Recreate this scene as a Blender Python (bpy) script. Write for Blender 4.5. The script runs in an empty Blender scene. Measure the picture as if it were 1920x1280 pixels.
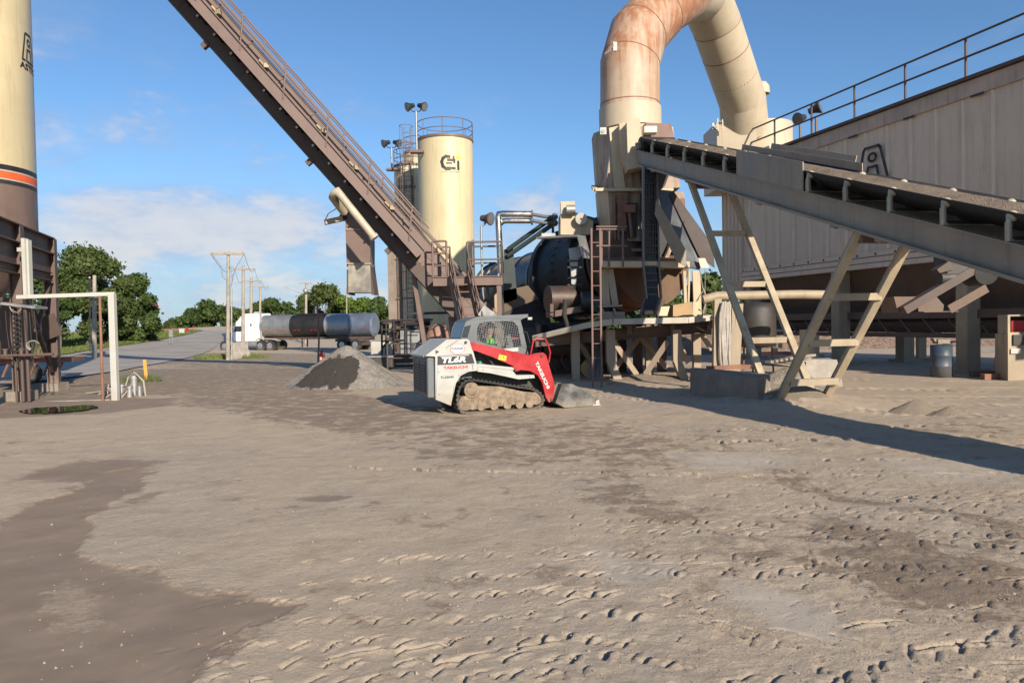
import bpy, bmesh, math, random
import numpy as np
from mathutils import Vector, Matrix
random.seed(7); rng = np.random.default_rng(7)
V = Vector; R = math.radians
sc = bpy.context.scene; COL = sc.collection

# ------------------------------------------------------------------ camera, light, sky
FPX = 1400.0; EYE = 1.8
cam_d = bpy.data.cameras.new('camera'); cam = bpy.data.objects.new('camera', cam_d); COL.objects.link(cam)
cam_d.sensor_width = 36; cam_d.lens = 36*FPX/1920; cam_d.clip_end = 3000; cam_d.clip_start = 0.05
CR = Matrix.Rotation(math.pi/2 - math.atan(34/FPX), 3, 'X') @ Matrix.Rotation(-0.018, 3, 'Z')
cam.location = (0, 0, EYE); cam.rotation_euler = CR.to_euler()
sc.camera = cam
SUN_EL = R(23.7); SUN_AZ = R(153.5)          # clockwise from +Y: behind the camera, to the right
sdir = V((math.sin(SUN_AZ)*math.cos(SUN_EL), math.cos(SUN_AZ)*math.cos(SUN_EL), math.sin(SUN_EL)))
sl = bpy.data.lights.new('sun', 'SUN'); sl.energy = 4.6; sl.angle = R(0.53); sl.color = (1.0, .885, .74)
so = bpy.data.objects.new('sun', sl); COL.objects.link(so); so.rotation_euler = sdir.to_track_quat('Z', 'Y').to_euler(); so.location = (0, 0, 50)
sc.view_settings.view_transform = 'Standard'; sc.view_settings.look = 'None'
sc.view_settings.exposure = 0.60; sc.view_settings.gamma = 1.0

W_ = bpy.data.worlds.new('World'); sc.world = W_; W_.use_nodes = True
nt = W_.node_tree; nt.nodes.clear()
def N(t, ty, **kw):
    n = t.nodes.new(ty)
    for k, v in kw.items():
        if k.startswith('i_'):
            n.inputs[k[2:].replace('_', ' ')].default_value = v
        else: setattr(n, k, v)
    return n
def L(t, a, b): t.links.new(a, b)
def mth(t, op, a, b=None, c=None, clamp=False):
    n = t.nodes.new('ShaderNodeMath'); n.operation = op; n.use_clamp = clamp
    for i, v in enumerate((a, b, c)):
        if v is None: continue
        if isinstance(v, (int, float)): n.inputs[i].default_value = v
        else: t.links.new(v, n.inputs[i])
    return n.outputs[0]
def rng_(t, v, a, b, c=0.0, d=1.0, smooth=True):
    n = t.nodes.new('ShaderNodeMapRange'); n.interpolation_type = 'SMOOTHSTEP' if smooth else 'LINEAR'
    t.links.new(v, n.inputs[0]); n.inputs[1].default_value = a; n.inputs[2].default_value = b; n.inputs[3].default_value = c; n.inputs[4].default_value = d
    return n.outputs[0]
sky = N(nt, 'ShaderNodeTexSky', sky_type='NISHITA', sun_disc=False, sun_elevation=SUN_EL, sun_rotation=SUN_AZ)
sky.air_density = 1.0; sky.dust_density = 0.3; sky.ozone_density = 2.5
bg = N(nt, 'ShaderNodeBackground'); bg.inputs['Strength'].default_value = 0.082
tint = N(nt, 'ShaderNodeMix', data_type='RGBA', blend_type='MULTIPLY'); tint.inputs[0].default_value = 1; tint.inputs[7].default_value = (.74, .97, 1.16, 1); L(nt, sky.outputs[0], tint.inputs[6]); L(nt, tint.outputs[2], bg.inputs['Color'])
tc = N(nt, 'ShaderNodeTexCoord'); sp = N(nt, 'ShaderNodeSeparateXYZ'); L(nt, tc.outputs['Generated'], sp.inputs[0])
mp = N(nt, 'ShaderNodeMapping'); mp.inputs['Scale'].default_value = (1, 1, 2.6); mp.inputs['Location'].default_value = (.37, .2, .11); L(nt, tc.outputs['Generated'], mp.inputs[0])
n1 = N(nt, 'ShaderNodeTexNoise', i_Scale=4.2, i_Detail=9.0, i_Roughness=.62, i_Distortion=.5); L(nt, mp.outputs[0], n1.inputs['Vector'])
n2 = N(nt, 'ShaderNodeTexNoise', i_Scale=1.7, i_Detail=4.0, i_Roughness=.5); L(nt, mp.outputs[0], n2.inputs['Vector'])
n3 = N(nt, 'ShaderNodeTexNoise', i_Scale=17.0, i_Detail=8.0, i_Roughness=.6); L(nt, mp.outputs[0], n3.inputs['Vector'])
az = mth(nt, 'ARCTAN2', sp.outputs[0], sp.outputs[1]); el = sp.outputs[2]
def bump2(a0, sa, e0, se):
    da = mth(nt, 'DIVIDE', mth(nt, 'SUBTRACT', az, a0), sa); de = mth(nt, 'DIVIDE', mth(nt, 'SUBTRACT', el, e0), se)
    q = mth(nt, 'ADD', mth(nt, 'MULTIPLY', da, da), mth(nt, 'MULTIPLY', de, de))
    return mth(nt, 'POWER', 2.718, mth(nt, 'MULTIPLY', q, -1.0))
dens = mth(nt, 'ADD', mth(nt, 'ADD', bump2(-.44, .17, .125, .06), mth(nt, 'MULTIPLY', bump2(-.30, .34, .10, .065), .55)), mth(nt, 'MULTIPLY', bump2(.02, .07, .13, .05), .5))
dens = mth(nt, 'ADD', dens, mth(nt, 'MULTIPLY', bump2(-.56, .09, .235, .04), .38))
edge = mth(nt, 'ADD', mth(nt, 'ADD', mth(nt, 'MULTIPLY', n1.outputs[0], 1.7), -.35), mth(nt, 'MULTIPLY', n3.outputs[0], .34))
soft = rng_(nt, mth(nt, 'ADD', edge, mth(nt, 'MULTIPLY', dens, .44)), .70, 1.26)
haze = rng_(nt, el, .26, .0, 0.0, .62)
cl = mth(nt, 'MULTIPLY', mth(nt, 'MULTIPLY', soft, rng_(nt, el, .40, .27)), .74, clamp=True)
tot = mth(nt, 'SUBTRACT', 1.0, mth(nt, 'MULTIPLY', mth(nt, 'SUBTRACT', 1.0, cl), mth(nt, 'SUBTRACT', 1.0, haze)))
tot = mth(nt, 'MULTIPLY', tot, rng_(nt, el, -.02, .0))
bg2 = N(nt, 'ShaderNodeBackground'); bg2.inputs['Strength'].default_value = 0.50
cc = N(nt, 'ShaderNodeMix', data_type='RGBA'); cc.inputs[6].default_value = (.47, .60, .88, 1); cc.inputs[7].default_value = (.98, .93, .93, 1)
L(nt, rng_(nt, mth(nt, 'ADD', n3.outputs[0], mth(nt, 'MULTIPLY', cl, .8)), .55, 1.25), cc.inputs[0]); L(nt, cc.outputs[2], bg2.inputs['Color'])
mxs = N(nt, 'ShaderNodeMixShader'); L(nt, tot, mxs.inputs[0]); L(nt, bg.outputs[0], mxs.inputs[1]); L(nt, bg2.outputs[0], mxs.inputs[2])
wo = N(nt, 'ShaderNodeOutputWorld'); L(nt, mxs.outputs[0], wo.inputs[0])

# ------------------------------------------------------------------ surveying helpers (pixels of the photo -> metres)
def ray(px, py): return CR @ V(((px-960)/FPX, -(py-640)/FPX, -1))
def W(px, py, d):                      # point seen at that pixel, d metres ahead
    r = ray(px, py); r = r*(d/r.y); return V((r.x, r.y, r.z+EYE))
def onplane(px, py, P0, n):
    r = ray(px, py); k = (V(P0)-V((0, 0, EYE))).dot(V(n))/r.dot(V(n)); return V((0, 0, EYE)) + r*k
def sst(x, a, b):
    t = np.clip((x-a)/(b-a), 0, 1); return t*t*(3-2*t)
def hg(x, y):                          # terrain height
    x = np.asarray(x, float); y = np.asarray(y, float)
    h = -0.55*sst(y, 26, 70)*sst(-x, -12, 8) + 2.1*sst(y, 78, 190)
    h = h + .30*np.exp(-(((x-5.9)/1.5)**2+((y-15.6)/1.1)**2))
    h = h + .9*np.exp(-(((x+62)/26)**2))*sst(y, 45, 80)
    return h
def G(px, py):                         # ground point seen at that pixel
    r = ray(px, py); lo = 1.0
    for i in range(4000):
        hi = lo*1.006
        p = r*(hi/r.y)
        if p.z+EYE < float(hg(p.x, p.y)): return V((p.x, p.y, float(hg(p.x, p.y))))
        lo = hi
        if hi > 400: break
    return V((p.x, p.y, float(hg(p.x, p.y))))
def gz(x, y): return float(hg(x, y))

# ------------------------------------------------------------------ object helpers
ORG = {}
def tag(o, label=None, cat=None, group=None, kind=None):
    for k, v in (('label', label), ('category', cat), ('group', group), ('kind', kind)):
        if v: o[k] = v
    return o
def thing(name, label, cat, loc=(0, 0, 0), group=None, local=False, rz=0):
    o = bpy.data.objects.new(name, None); COL.objects.link(o); o.location = loc; o.rotation_euler = (0, 0, rz); o.empty_display_size = .3
    ORG[o.name] = V((0, 0, 0)) if local else V(loc)
    return tag(o, label, cat, group)
def kids(o): return [c for c in bpy.data.objects if c.parent == o]
def copy_tree(o, parent=None):
    c = o.copy(); COL.objects.link(c); c.parent = parent
    for ch in kids(o): copy_tree(ch, c)
    return c
class MB:
    def __init__(s): s.v = []; s.f = []; s.sm = []
    def add(s, vs, fs, smooth=False):
        b = len(s.v); s.v += [V(v) for v in vs]
        s.f += [tuple(b+i for i in f) for f in fs]
        s.sm += [smooth]*len(fs) if not isinstance(smooth, list) else smooth
        return s
    def box(s, c, sz, rz=0, M=None):
        c = V(c); x, y, z = sz[0]/2, sz[1]/2, sz[2]/2
        m = M if M is not None else Matrix.Rotation(rz, 3, 'Z')
        vs = [c + m @ V((a*x, b*y, d*z)) for a in (-1, 1) for b in (-1, 1) for d in (-1, 1)]
        return s.add(vs, [(0, 1, 3, 2), (4, 6, 7, 5), (0, 4, 5, 1), (2, 3, 7, 6), (0, 2, 6, 4), (1, 5, 7, 3)])
    def beam(s, p0, p1, w, h=None, up=(0, 0, 1)):
        h = h or w; p0 = V(p0); p1 = V(p1); d = (p1-p0); l = d.length
        if l < 1e-6: return s
        d.normalize(); u = V(up)
        if abs(d.dot(u)) > .97: u = V((0, 1, 0)) if abs(d.y) < .9 else V((1, 0, 0))
        lat = d.cross(u).normalized(); u = lat.cross(d).normalized()
        m = Matrix((d, lat, u)).transposed()
        return s.box((p0+p1)/2, (l, w, h), M=m)
    def hbeam(s, p0, p1, w, h, up=(0, 1, 0), t=.02):
        p0 = V(p0); p1 = V(p1); d = (p1-p0).normalized(); u = V(up); lat = d.cross(u).normalized(); u = lat.cross(d).normalized()
        for k in (-1, 1): s.beam(p0+u*k*(h/2-t/2), p1+u*k*(h/2-t/2), w, t, up)
        return s.beam(p0, p1, t, h-2*t, up)
    def tube(s, p0, p1, r0, r1=None, n=12, cap=True):
        r1 = r0 if r1 is None else r1; p0 = V(p0); p1 = V(p1); d = (p1-p0)
        if d.length < 1e-6: return s
        d.normalize(); a = d.orthogonal().normalized(); b = d.cross(a)
        ring = lambda p, r: [p + (a*math.cos(2*math.pi*i/n)+b*math.sin(2*math.pi*i/n))*r for i in range(n)]
        A = ring(p0, r0); B = ring(p1, r1)
        s.add(A+B, [(i, (i+1) % n, n+(i+1) % n, n+i) for i in range(n)], True)
        if cap: s.add(A, [tuple(range(n))[::-1]]); s.add(B, [tuple(range(n))])
        return s
    def pipe(s, pts, r, n=10, cap=True, seg=False):
        pts = [V(p) for p in pts]; rs = r if isinstance(r, (list, tuple)) else [r]*len(pts)
        a = None; rings = []
        for i, p in enumerate(pts):
            d = (pts[min(i+1, len(pts)-1)]-pts[max(i-1, 0)]).normalized()
            if i not in (0, len(pts)-1):
                d0 = (p-pts[i-1]).normalized(); d1 = (pts[i+1]-p).normalized(); d = (d0+d1).normalized()
                k = 1/max(.5, d.dot(d1))
            else: k = 1
            a = d.orthogonal().normalized() if a is None else (a-d*a.dot(d)).normalized()
            b = d.cross(a)
            # stretch in the mitre plane
            if k > 1.0001:
                m = (d1-d0); m = (m-d*m.dot(d))
                m = m.normalized() if m.length > 1e-6 else a
            ring = []
            for j in range(n):
                o = (a*math.cos(2*math.pi*j/n)+b*math.sin(2*math.pi*j/n))*rs[i]
                if k > 1.0001: o = o + m*(o.dot(m))*(k-1)
                ring.append(p+o)
            rings.append(ring)
        if seg:
            for i in range(len(rings)-1): s.add(rings[i]+rings[i+1], [(j, (j+1) % n, n+(j+1) % n, n+j) for j in range(n)], True)
            return s
        vs = [v for g in rings for v in g]; fs = []
        for i in range(len(rings)-1):
            for j in range(n): fs.append((i*n+j, i*n+(j+1) % n, (i+1)*n+(j+1) % n, (i+1)*n+j))
        s.add(vs, fs, True)
        if cap: s.add(rings[0], [tuple(range(n))[::-1]]); s.add(rings[-1], [tuple(range(n))])
        return s
    def prism(s, pts, off):             # closed outline of 3D points pushed along off
        pts = [V(p) for p in pts]; n = len(pts); off = V(off)
        s.add(pts, [tuple(range(n))]); s.add([p+off for p in pts], [tuple(range(n))[::-1]])
        return s.add(pts+[p+off for p in pts], [(i, i+n, (i+1) % n+n, (i+1) % n) for i in range(n)])
    def ring(s, outer, inner, off):     # frame between two outlines of the same count
        n = len(outer); off = V(off); o = [V(p) for p in outer]; i_ = [V(p) for p in inner]
        vs = o+i_+[p+off for p in o]+[p+off for p in i_]; fs = []
        for k in range(n):
            q = (k+1) % n
            fs += [(k, q, n+q, n+k), (2*n+k, 3*n+k, 3*n+q, 2*n+q), (k, 2*n+k, 2*n+q, q), (n+k, n+q, 3*n+q, 3*n+k)]
        return s.add(vs, fs)
    def lathe(s, c, prof, n=48, smooth=True):   # prof: (r,z) list, axis +Z through c
        c = V(c); vs = []; fs = []; m = len(prof)
        for r, z in prof:
            vs += [c+V((r*math.cos(2*math.pi*i/n), r*math.sin(2*math.pi*i/n), z)) for i in range(n)]
        for k in range(m-1):
            fs += [(k*n+i, k*n+(i+1) % n, (k+1)*n+(i+1) % n, (k+1)*n+i) for i in range(n)]
        return s.add(vs, fs, smooth)
    def ball(s, c, r, n=10, sq=(1, 1, 1)):
        c = V(c); vs = []; fs = []; m = n//2+1
        for k in range(m):
            th = math.pi*k/(m-1)
            for i in range(n):
                ph = 2*math.pi*i/n
                vs.append(c+V((r*sq[0]*math.sin(th)*math.cos(ph), r*sq[1]*math.sin(th)*math.sin(ph), r*sq[2]*math.cos(th))))
        for k in range(m-1): fs += [(k*n+i, (k+1)*n+i, (k+1)*n+(i+1) % n, k*n+(i+1) % n) for i in range(n)]
        return s.add(vs, fs, True)
    def build(s, name, mat, parent=None, org=None, bevel=0, label=None):
        if org is None:
            root = parent
            while root is not None and root.parent is not None: root = root.parent
            org = ORG.get(root.name, V((0, 0, 0))) if root is not None else V((0, 0, 0))
        me = bpy.data.meshes.new(name); me.from_pydata([tuple(v-org) for v in s.v], [], s.f)
        me.polygons.foreach_set('use_smooth', s.sm); me.materials.append(mat); me.update()
        o = bpy.data.objects.new(name, me); COL.objects.link(o)
        if parent is not None: o.parent = parent
        else: o.location = org; ORG[o.name] = V(org)
        if label: o['label'] = label
        if bevel:
            m = o.modifiers.new('bevel', 'BEVEL'); m.width = bevel; m.segments = 2; m.limit_method = 'ANGLE'; m.angle_limit = R(40)
        return o

# ------------------------------------------------------------------ materials
MATS = {}
def mat(name, col, rough=.6, metal=0.0, var=.18, scale=1.2, streak=0.0, rust=0.0, rustcol=(.22, .085, .035), dust=0.0, dusth=1.0, dustcol=(.30, .235, .175), bump=.15, bscale=30, spec=.5, grime=0.0):
    if name in MATS: return MATS[name]
    m = bpy.data.materials.new(name); m.use_nodes = True; t = m.node_tree; b = t.nodes['Principled BSDF']
    b.inputs['Roughness'].default_value = rough; b.inputs['Metallic'].default_value = metal; b.inputs['Specular IOR Level'].default_value = spec
    tc = N(t, 'ShaderNodeTexCoord'); O = tc.outputs['Object']
    nz = N(t, 'ShaderNodeTexNoise', i_Scale=scale, i_Detail=8.0, i_Roughness=.62); L(t, O, nz.inputs['Vector'])
    c = N(t, 'ShaderNodeMix', data_type='RGBA'); c.inputs[6].default_value = tuple(x*(1-var) for x in col)+(1,); c.inputs[7].default_value = tuple(min(1, x*(1+var)) for x in col)+(1,)
    L(t, rng_(t, nz.outputs[0], .3, .7), c.inputs[0]); out = c.outputs[2]
    def mix(fac, color, prev):
        q = N(t, 'ShaderNodeMix', data_type='RGBA'); L(t, fac, q.inputs[0]); L(t, prev, q.inputs[6]); q.inputs[7].default_value = tuple(color)+(1,); return q.outputs[2]
    rough_s = None
    if streak or rust:
        mpn = N(t, 'ShaderNodeMapping'); mpn.inputs['Scale'].default_value = (5.5, 5.5, .45); L(t, O, mpn.inputs[0])
        ns = N(t, 'ShaderNodeTexNoise', i_Scale=1.0, i_Detail=7.0, i_Roughness=.65); L(t, mpn.outputs[0], ns.inputs['Vector'])
    if streak:
        out = mix(mth(t, 'MULTIPLY', rng_(t, ns.outputs[0], .46, .72), streak), tuple(x*.45 for x in col), out)
    if rust:
        n4 = N(t, 'ShaderNodeTexNoise', i_Scale=.55*scale, i_Detail=9.0, i_Roughness=.66); L(t, O, n4.inputs['Vector'])
        f = mth(t, 'ADD', mth(t, 'MULTIPLY', ns.outputs[0], .45), mth(t, 'MULTIPLY', n4.outputs[0], .75))
        lo = .80-.28*rust
        out = mix(mth(t, 'MULTIPLY', rng_(t, f, lo-.05, lo+.09), .72), tuple(x*.5+y*.5 for x, y in zip(rustcol, col)), out)
        out = mix(mth(t, 'MULTIPLY', rng_(t, f, lo+.06, lo+.20), .85), rustcol, out)
    if grime:
        n5 = N(t, 'ShaderNodeTexNoise', i_Scale=scale*4, i_Detail=8.0, i_Roughness=.7); L(t, O, n5.inputs['Vector'])
        out = mix(mth(t, 'MULTIPLY', rng_(t, n5.outputs[0], .52, .70), grime), tuple(x*.35 for x in col), out)
    if dust:
        sx = N(t, 'ShaderNodeSeparateXYZ'); L(t, O, sx.inputs[0])
        n6 = N(t, 'ShaderNodeTexNoise', i_Scale=scale*3, i_Detail=8.0, i_Roughness=.7); L(t, O, n6.inputs['Vector'])
        q = mth(t, 'ADD', mth(t, 'DIVIDE', sx.outputs[2], dusth), mth(t, 'MULTIPLY', n6.outputs[0], .9))
        out = mix(mth(t, 'MULTIPLY', rng_(t, q, 1.25, .35), dust), dustcol, out)
    L(t, out, b.inputs['Base Color'])
    if rough < .95:
        L(t, rng_(t, nz.outputs[0], .25, .75, max(.05, rough-.12), min(1, rough+.15)), b.inputs['Roughness'])
    if bump:
        nb = N(t, 'ShaderNodeTexNoise', i_Scale=bscale, i_Detail=5.0); L(t, O, nb.inputs['Vector'])
        bp = N(t, 'ShaderNodeBump', i_Strength=bump, i_Distance=.02); L(t, nb.outputs[0], bp.inputs['Height']); L(t, bp.outputs[0], b.inputs['Normal'])
    MATS[name] = m; return m
cream = mat('cream_paint', (.50, .40, .265), .55, streak=.25, rust=.18, scale=.8, grime=.12, bump=.1)
silo_cream = mat('silo_cream', (.56, .47, .285), .45, var=.06, streak=.30, scale=.5, bump=.04)
cream_frame = mat('cream_frame', (.36, .29, .195), .6, rust=.45, streak=.3, scale=1.5, dust=.7, dusth=1.5, grime=.25)  # base darkened to stand in for shade on frames around the drum
bag_paint = mat('baghouse_paint', (.66, .53, .41), .6, var=.07, streak=.30, scale=.5, rust=.12, grime=.15, bump=.08)
bag_dark = mat('baghouse_hopper', (.15, .10, .075), .7, var=.15, streak=.3, scale=.6)
duct_rust = mat('duct_rusty', (.50, .39, .28), .55, var=.08, streak=.25, rust=1.10, rustcol=(.31, .115, .042), scale=.62, grime=.1, bump=.1)
duct_clean = mat('duct_cream', (.50, .415, .295), .55, var=.06, streak=.2, rust=.20, rustcol=(.30, .13, .06), scale=.7, bump=.08)
tower_rust = mat('tower_rusty', (.42, .335, .24), .6, var=.1, streak=.45, rust=.92, rustcol=(.15, .065, .04), scale=.9, grime=.55, bump=.15)
brown = mat('brown_paint', (.165, .112, .092), .55, var=.12, streak=.2, rust=.1, rustcol=(.2, .1, .06), scale=1.0, bump=.08)
brown_dk = mat('brown_dark', (.085, .058, .048), .6, var=.15, scale=1.0, bump=.08)
brown_frame = mat('brown_frame', (.11, .07, .055), .6, var=.15, streak=.2, dust=.8, dusth=.7, scale=1.0)
black = mat('black_steel', (.022, .022, .024), .55, var=.3, grime=.2, scale=1.0, dust=.12, dusth=3)
rubber = mat('rubber', (.028, .027, .026), .8, var=.2, dust=.35, dusth=.8, scale=2)
belt_m = mat('belt_rubber', (.022, .021, .021), .75, var=.2)
steel = mat('stainless', (.62, .58, .52), .28, metal=1.0, var=.08, scale=3, bump=.05)
galv = mat('galvanised', (.34, .34, .33), .5, metal=.6, var=.15, scale=3, grime=.2)
drumskin = mat('drum_skin', (.10, .105, .115), .38, metal=.7, var=.4, scale=1.3, rust=.25, rustcol=(.09, .05, .03), grime=.4)
conv_grey = mat('conveyor_grey', (.27, .225, .165), .5, metal=0, var=.2, scale=1.2, streak=.35, rust=.2, grime=.3)
chute_grey = mat('chute_grey', (.12, .13, .14), .5, metal=.4, var=.3, scale=2, grime=.3)
concrete = mat('concrete', (.40, .36, .31), .9, var=.18, scale=2.5, streak=.2, dust=.6, dusth=.6, bump=.5)
concrete_dk = mat('concrete_grey', (.22, .19, .155), .9, var=.2, scale=2.5, streak=.3, dust=.4, dusth=.5, bump=.5)
white_p = mat('white_paint', (.45, .445, .40), .45, var=.05, dust=.3, dusth=.5, scale=2)
wood = mat('grey_wood', (.33, .285, .225), .85, var=.2, streak=.5, scale=3)
wood_br = mat('brown_wood', (.26, .17, .10), .85, var=.2, streak=.5, scale=3)
orange = mat('orange_marker', (.75, .33, .07), .6, var=.08)
redp = mat('red_paint', (.36, .012, .016), .38, var=.08, scale=3, dust=.45, dusth=.5)
ld_white = mat('loader_white', (.40, .40, .365), .42, var=.06, scale=3, dust=.9, dusth=.95, grime=.15, dustcol=(.30, .235, .15))
ld_grey = mat('loader_grey', (.115, .128, .135), .45, var=.1, scale=3, dust=.35, dusth=.8)
mudm = mat('dried_mud', (.235, .18, .125), .95, var=.35, scale=9, grime=.5, bump=1.0, bscale=18)
lens_m = mat('lamp_glass', (.16, .16, .16), .15, var=.1, metal=.2)
txt_black = mat('lettering_black', (.02, .02, .022), .5, var=.2); txt_white = mat('lettering_white', (.62, .62, .60), .5, var=.05)
txt_red = mat('lettering_red', (.55, .03, .04), .5, var=.1); txt_navy = mat('lettering_navy', (.02, .03, .12), .5, var=.1)
yellow = mat('sticker_yellow', (.78, .50, .03), .5, var=.05)
red_ext = mat('extinguisher_red', (.55, .02, .02), .35, var=.05)
stripe_or = mat('stripe_orange', (.70, .12, .03), .5, var=.08)
cable_m = mat('cable_sheath', (.25, .22, .18), .7, var=.25, scale=5)
bluebar = mat('barrel_blue', (.045, .07, .10), .5, var=.2, dust=.3)
rustm = mat('rusty_steel', (.23, .11, .07), .75, var=.3, scale=2, streak=.3)
glassm = mat('window_glass', (.03, .04, .045), .08, var=.1, bump=0)

def txt(s, w, h, f, name, m, parent, bold=.02, shear=0.0, cuts=0):
    cu = bpy.data.curves.new('t', 'FONT'); cu.body = s; cu.offset = bold; cu.shear = shear; cu.resolution_u = 3
    ob = bpy.data.objects.new('t', cu); COL.objects.link(ob); dg = bpy.context.evaluated_depsgraph_get()
    me = bpy.data.meshes.new_from_object(ob.evaluated_get(dg)); bpy.data.objects.remove(ob); bpy.data.curves.remove(cu)
    bm = bmesh.new(); bm.from_mesh(me); bpy.data.meshes.remove(me)
    bmesh.ops.triangulate(bm, faces=bm.faces[:])
    if cuts: bmesh.ops.subdivide_edges(bm, edges=bm.edges[:], cuts=cuts)
    xs = [v.co.x for v in bm.verts]; ys = [v.co.y for v in bm.verts]; x0, x1, y0, y1 = min(xs), max(xs), min(ys), max(ys)
    ky = h/(y1-y0); kx = w/(x1-x0) if w else ky
    b = MB(); bm.verts.index_update()
    b.add([f((v.co.x-x0)*kx, (v.co.y-y0)*ky) for v in bm.verts], [tuple(v.index for v in fc.verts) for fc in bm.faces]); bm.free()
    return b.build(name, m, parent)
def flatmap(o, x, y):
    o = V(o); x = V(x).normalized(); y = V(y).normalized(); return lambda u, v: o+x*u+y*v
def cylmap(c, r, a0, z0):               # a0 azimuth (from -Y, towards +X) of u = 0
    return lambda u, v: V((c[0]+r*math.sin(a0+u/r), c[1]-r*math.cos(a0+u/r), z0+v))
def strip2(b, f, pts, w, n=1, closed=False):   # flat ribbon along a 2D path, mapped by f
    P = [V((p[0], p[1], 0)) for p in pts]
    if closed: P = P+[P[0]]
    for a, c in zip(P, P[1:]):
        d = (c-a); k = max(1, int(d.length/.12)) if n else 1; u = d.normalized(); q = V((-u.y, u.x, 0))*w/2; a = a-u*w*.35; c = c+u*w*.35
        for i in range(k):
            s0 = a+(c-a)*i/k; s1 = a+(c-a)*(i+1)/k
            b.add([f(*(s0-q).xy), f(*(s1-q).xy), f(*(s1+q).xy), f(*(s0+q).xy)], [(0, 1, 2, 3)])
def railing(b, pts, h=1.05, r=.022, step=1.8, mids=1, up=V((0, 0, 1)), toe=0):
    pts = [V(p) for p in pts]
    for a, c in zip(pts, pts[1:]):
        n = max(1, round((c-a).length/step))
        for i in range(n+1):
            p = a+(c-a)*i/n; b.tube(p, p+up*h, r*1.15, n=6)
        b.tube(a+up*h, c+up*h, r, n=6)
        for k in range(mids): b.tube(a+up*h*(k+1)/(mids+1), c+up*h*(k+1)/(mids+1), r*.85, n=6)
        if toe: b.beam(a+up*toe/2, c+up*toe/2, .01, toe)
    return b

# ------------------------------------------------------------------ ground
def vnoise(x, y, seed=0):
    xi = np.floor(x).astype(np.int64); yi = np.floor(y).astype(np.int64); fx = x-xi; fy = y-yi
    def hsh(a, b):
        n = (a*374761393 + b*668265263 + seed*1442695041) & 0xffffffff
        n = ((n ^ (n >> 13))*1274126177) & 0xffffffff; n = n ^ (n >> 16)
        return (n & 0xffff)/65535.0
    ux = fx*fx*(3-2*fx); uy = fy*fy*(3-2*fy)
    a = hsh(xi, yi); b = hsh(xi+1, yi); c = hsh(xi, yi+1); d = hsh(xi+1, yi+1)
    return (a+(b-a)*ux)*(1-uy)+(c+(d-c)*ux)*uy
def fbm(x, y, seed=0, o=4):
    s = 0; a = .5; t = 0
    for k in range(o):
        s = s + a*vnoise(x*2**k+13.7*k, y*2**k-7.1*k, seed+k); t += a; a *= .55
    return s/t-.5
def axis(lo, hi, f):
    out = [lo]
    while out[-1] < hi: out.append(out[-1]+f(out[-1]))
    return np.array(out)
ys = np.concatenate([axis(-40, -2, lambda y: 1.5)[:-1], axis(-2, 3.2, lambda y: .12)[:-1], axis(3.2, 900, lambda y: .014*max(1, y/5)**1.35 if y < 60 else .5*(y/60)**2)])
xp = axis(0, 700, lambda x: .018 if x < 3.2 else (.018*(x/3.2)**1.0 if x < 30 else .25*(x/30)**2)); xs = np.concatenate([-xp[1:][::-1], xp])
X, Y = np.meshgrid(xs, ys); nx, ny = len(xs), len(ys)
near = sst(Y, 34, 16)
def poly_mask(pix, warp, seed, n=5):
    P = np.array([[G(*p).x, G(*p).y] for p in pix]); out = np.zeros_like(X)
    x0, y0 = P.min(0)-1; x1, y1 = P.max(0)+1; sel = (X > x0) & (X < x1) & (Y > y0) & (Y < y1)
    if not sel.any(): return out
    xs_ = X[sel]; ys_ = Y[sel]; acc = np.zeros(xs_.shape)
    for k in range(n):
        w = warp*(.6+.4*k/n)*5
        xx = xs_ + w*(fbm(xs_*1.3/warp*.25+k*.35, ys_*1.3/warp*.25, seed, 6)+.22*fbm(xs_*7, ys_*7, seed+40+k, 4)); yy = ys_ + w*(fbm(xs_*1.3/warp*.25, ys_*1.3/warp*.25+k*.35, seed+9, 6)+.22*fbm(xs_*7, ys_*7, seed+60+k, 4))
        ins = np.zeros(xs_.shape, bool); j = len(P)-1
        for i in range(len(P)):
            xi, yi = P[i]; xj, yj = P[j]
            if yi != yj:
                c = ((yi > yy) != (yj > yy)) & (xx < (xj-xi)*(yy-yi)/(yj-yi)+xi); ins ^= c
            j = i
        acc += ins
    out[sel] = acc/n; return out
wetA = poly_mask([(-60, 1000), (0, 985), (60, 950), (150, 905), (215, 885), (262, 872), (262, 905), (205, 950), (135, 1000), (160, 1040), (240, 1062), (330, 1080), (400, 1098), (465, 1118), (430, 1124), (500, 1136), (572, 1132), (520, 1176), (450, 1212), (400, 1240), (370, 1290), (-60, 1330)], .18, 1)
dryA = poly_mask([(20, 1120), (110, 1080), (160, 1140), (165, 1190), (60, 1230), (0, 1200)], .45, 5)*.75
wet = np.clip(wetA-dryA*.8, 0, 1)
wet = np.maximum(wet, poly_mask([(50, 902), (110, 878), (180, 862), (300, 862), (270, 885), (190, 900), (150, 908)], .3, 11))
wet = np.maximum(wet, poly_mask([(0, 752), (120, 744), (330, 748), (300, 762), (180, 778), (60, 786), (-40, 790)], .5, 21)*.9)
wet = np.maximum(wet, .9*poly_mask([(560, 937), (610, 930), (672, 932), (640, 940), (590, 941)], .12, 31))
wet = np.maximum(wet, .55*poly_mask([(640, 1148), (690, 1146), (715, 1158), (680, 1168)], .1, 35))
damp = .75*poly_mask([(400, 690), (640, 700), (760, 735), (850, 760), (820, 800), (700, 830), (560, 815), (430, 765), (330, 720)], 1.6, 3)
damp = np.maximum(damp, .55*poly_mask([(600, 775), (830, 790), (800, 835), (640, 830)], .8, 4))
damp = np.maximum(damp, .6*poly_mask([(840, 850), (900, 870), (1010, 950), (1060, 1000), (980, 990), (890, 910)], .5, 6))
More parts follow.
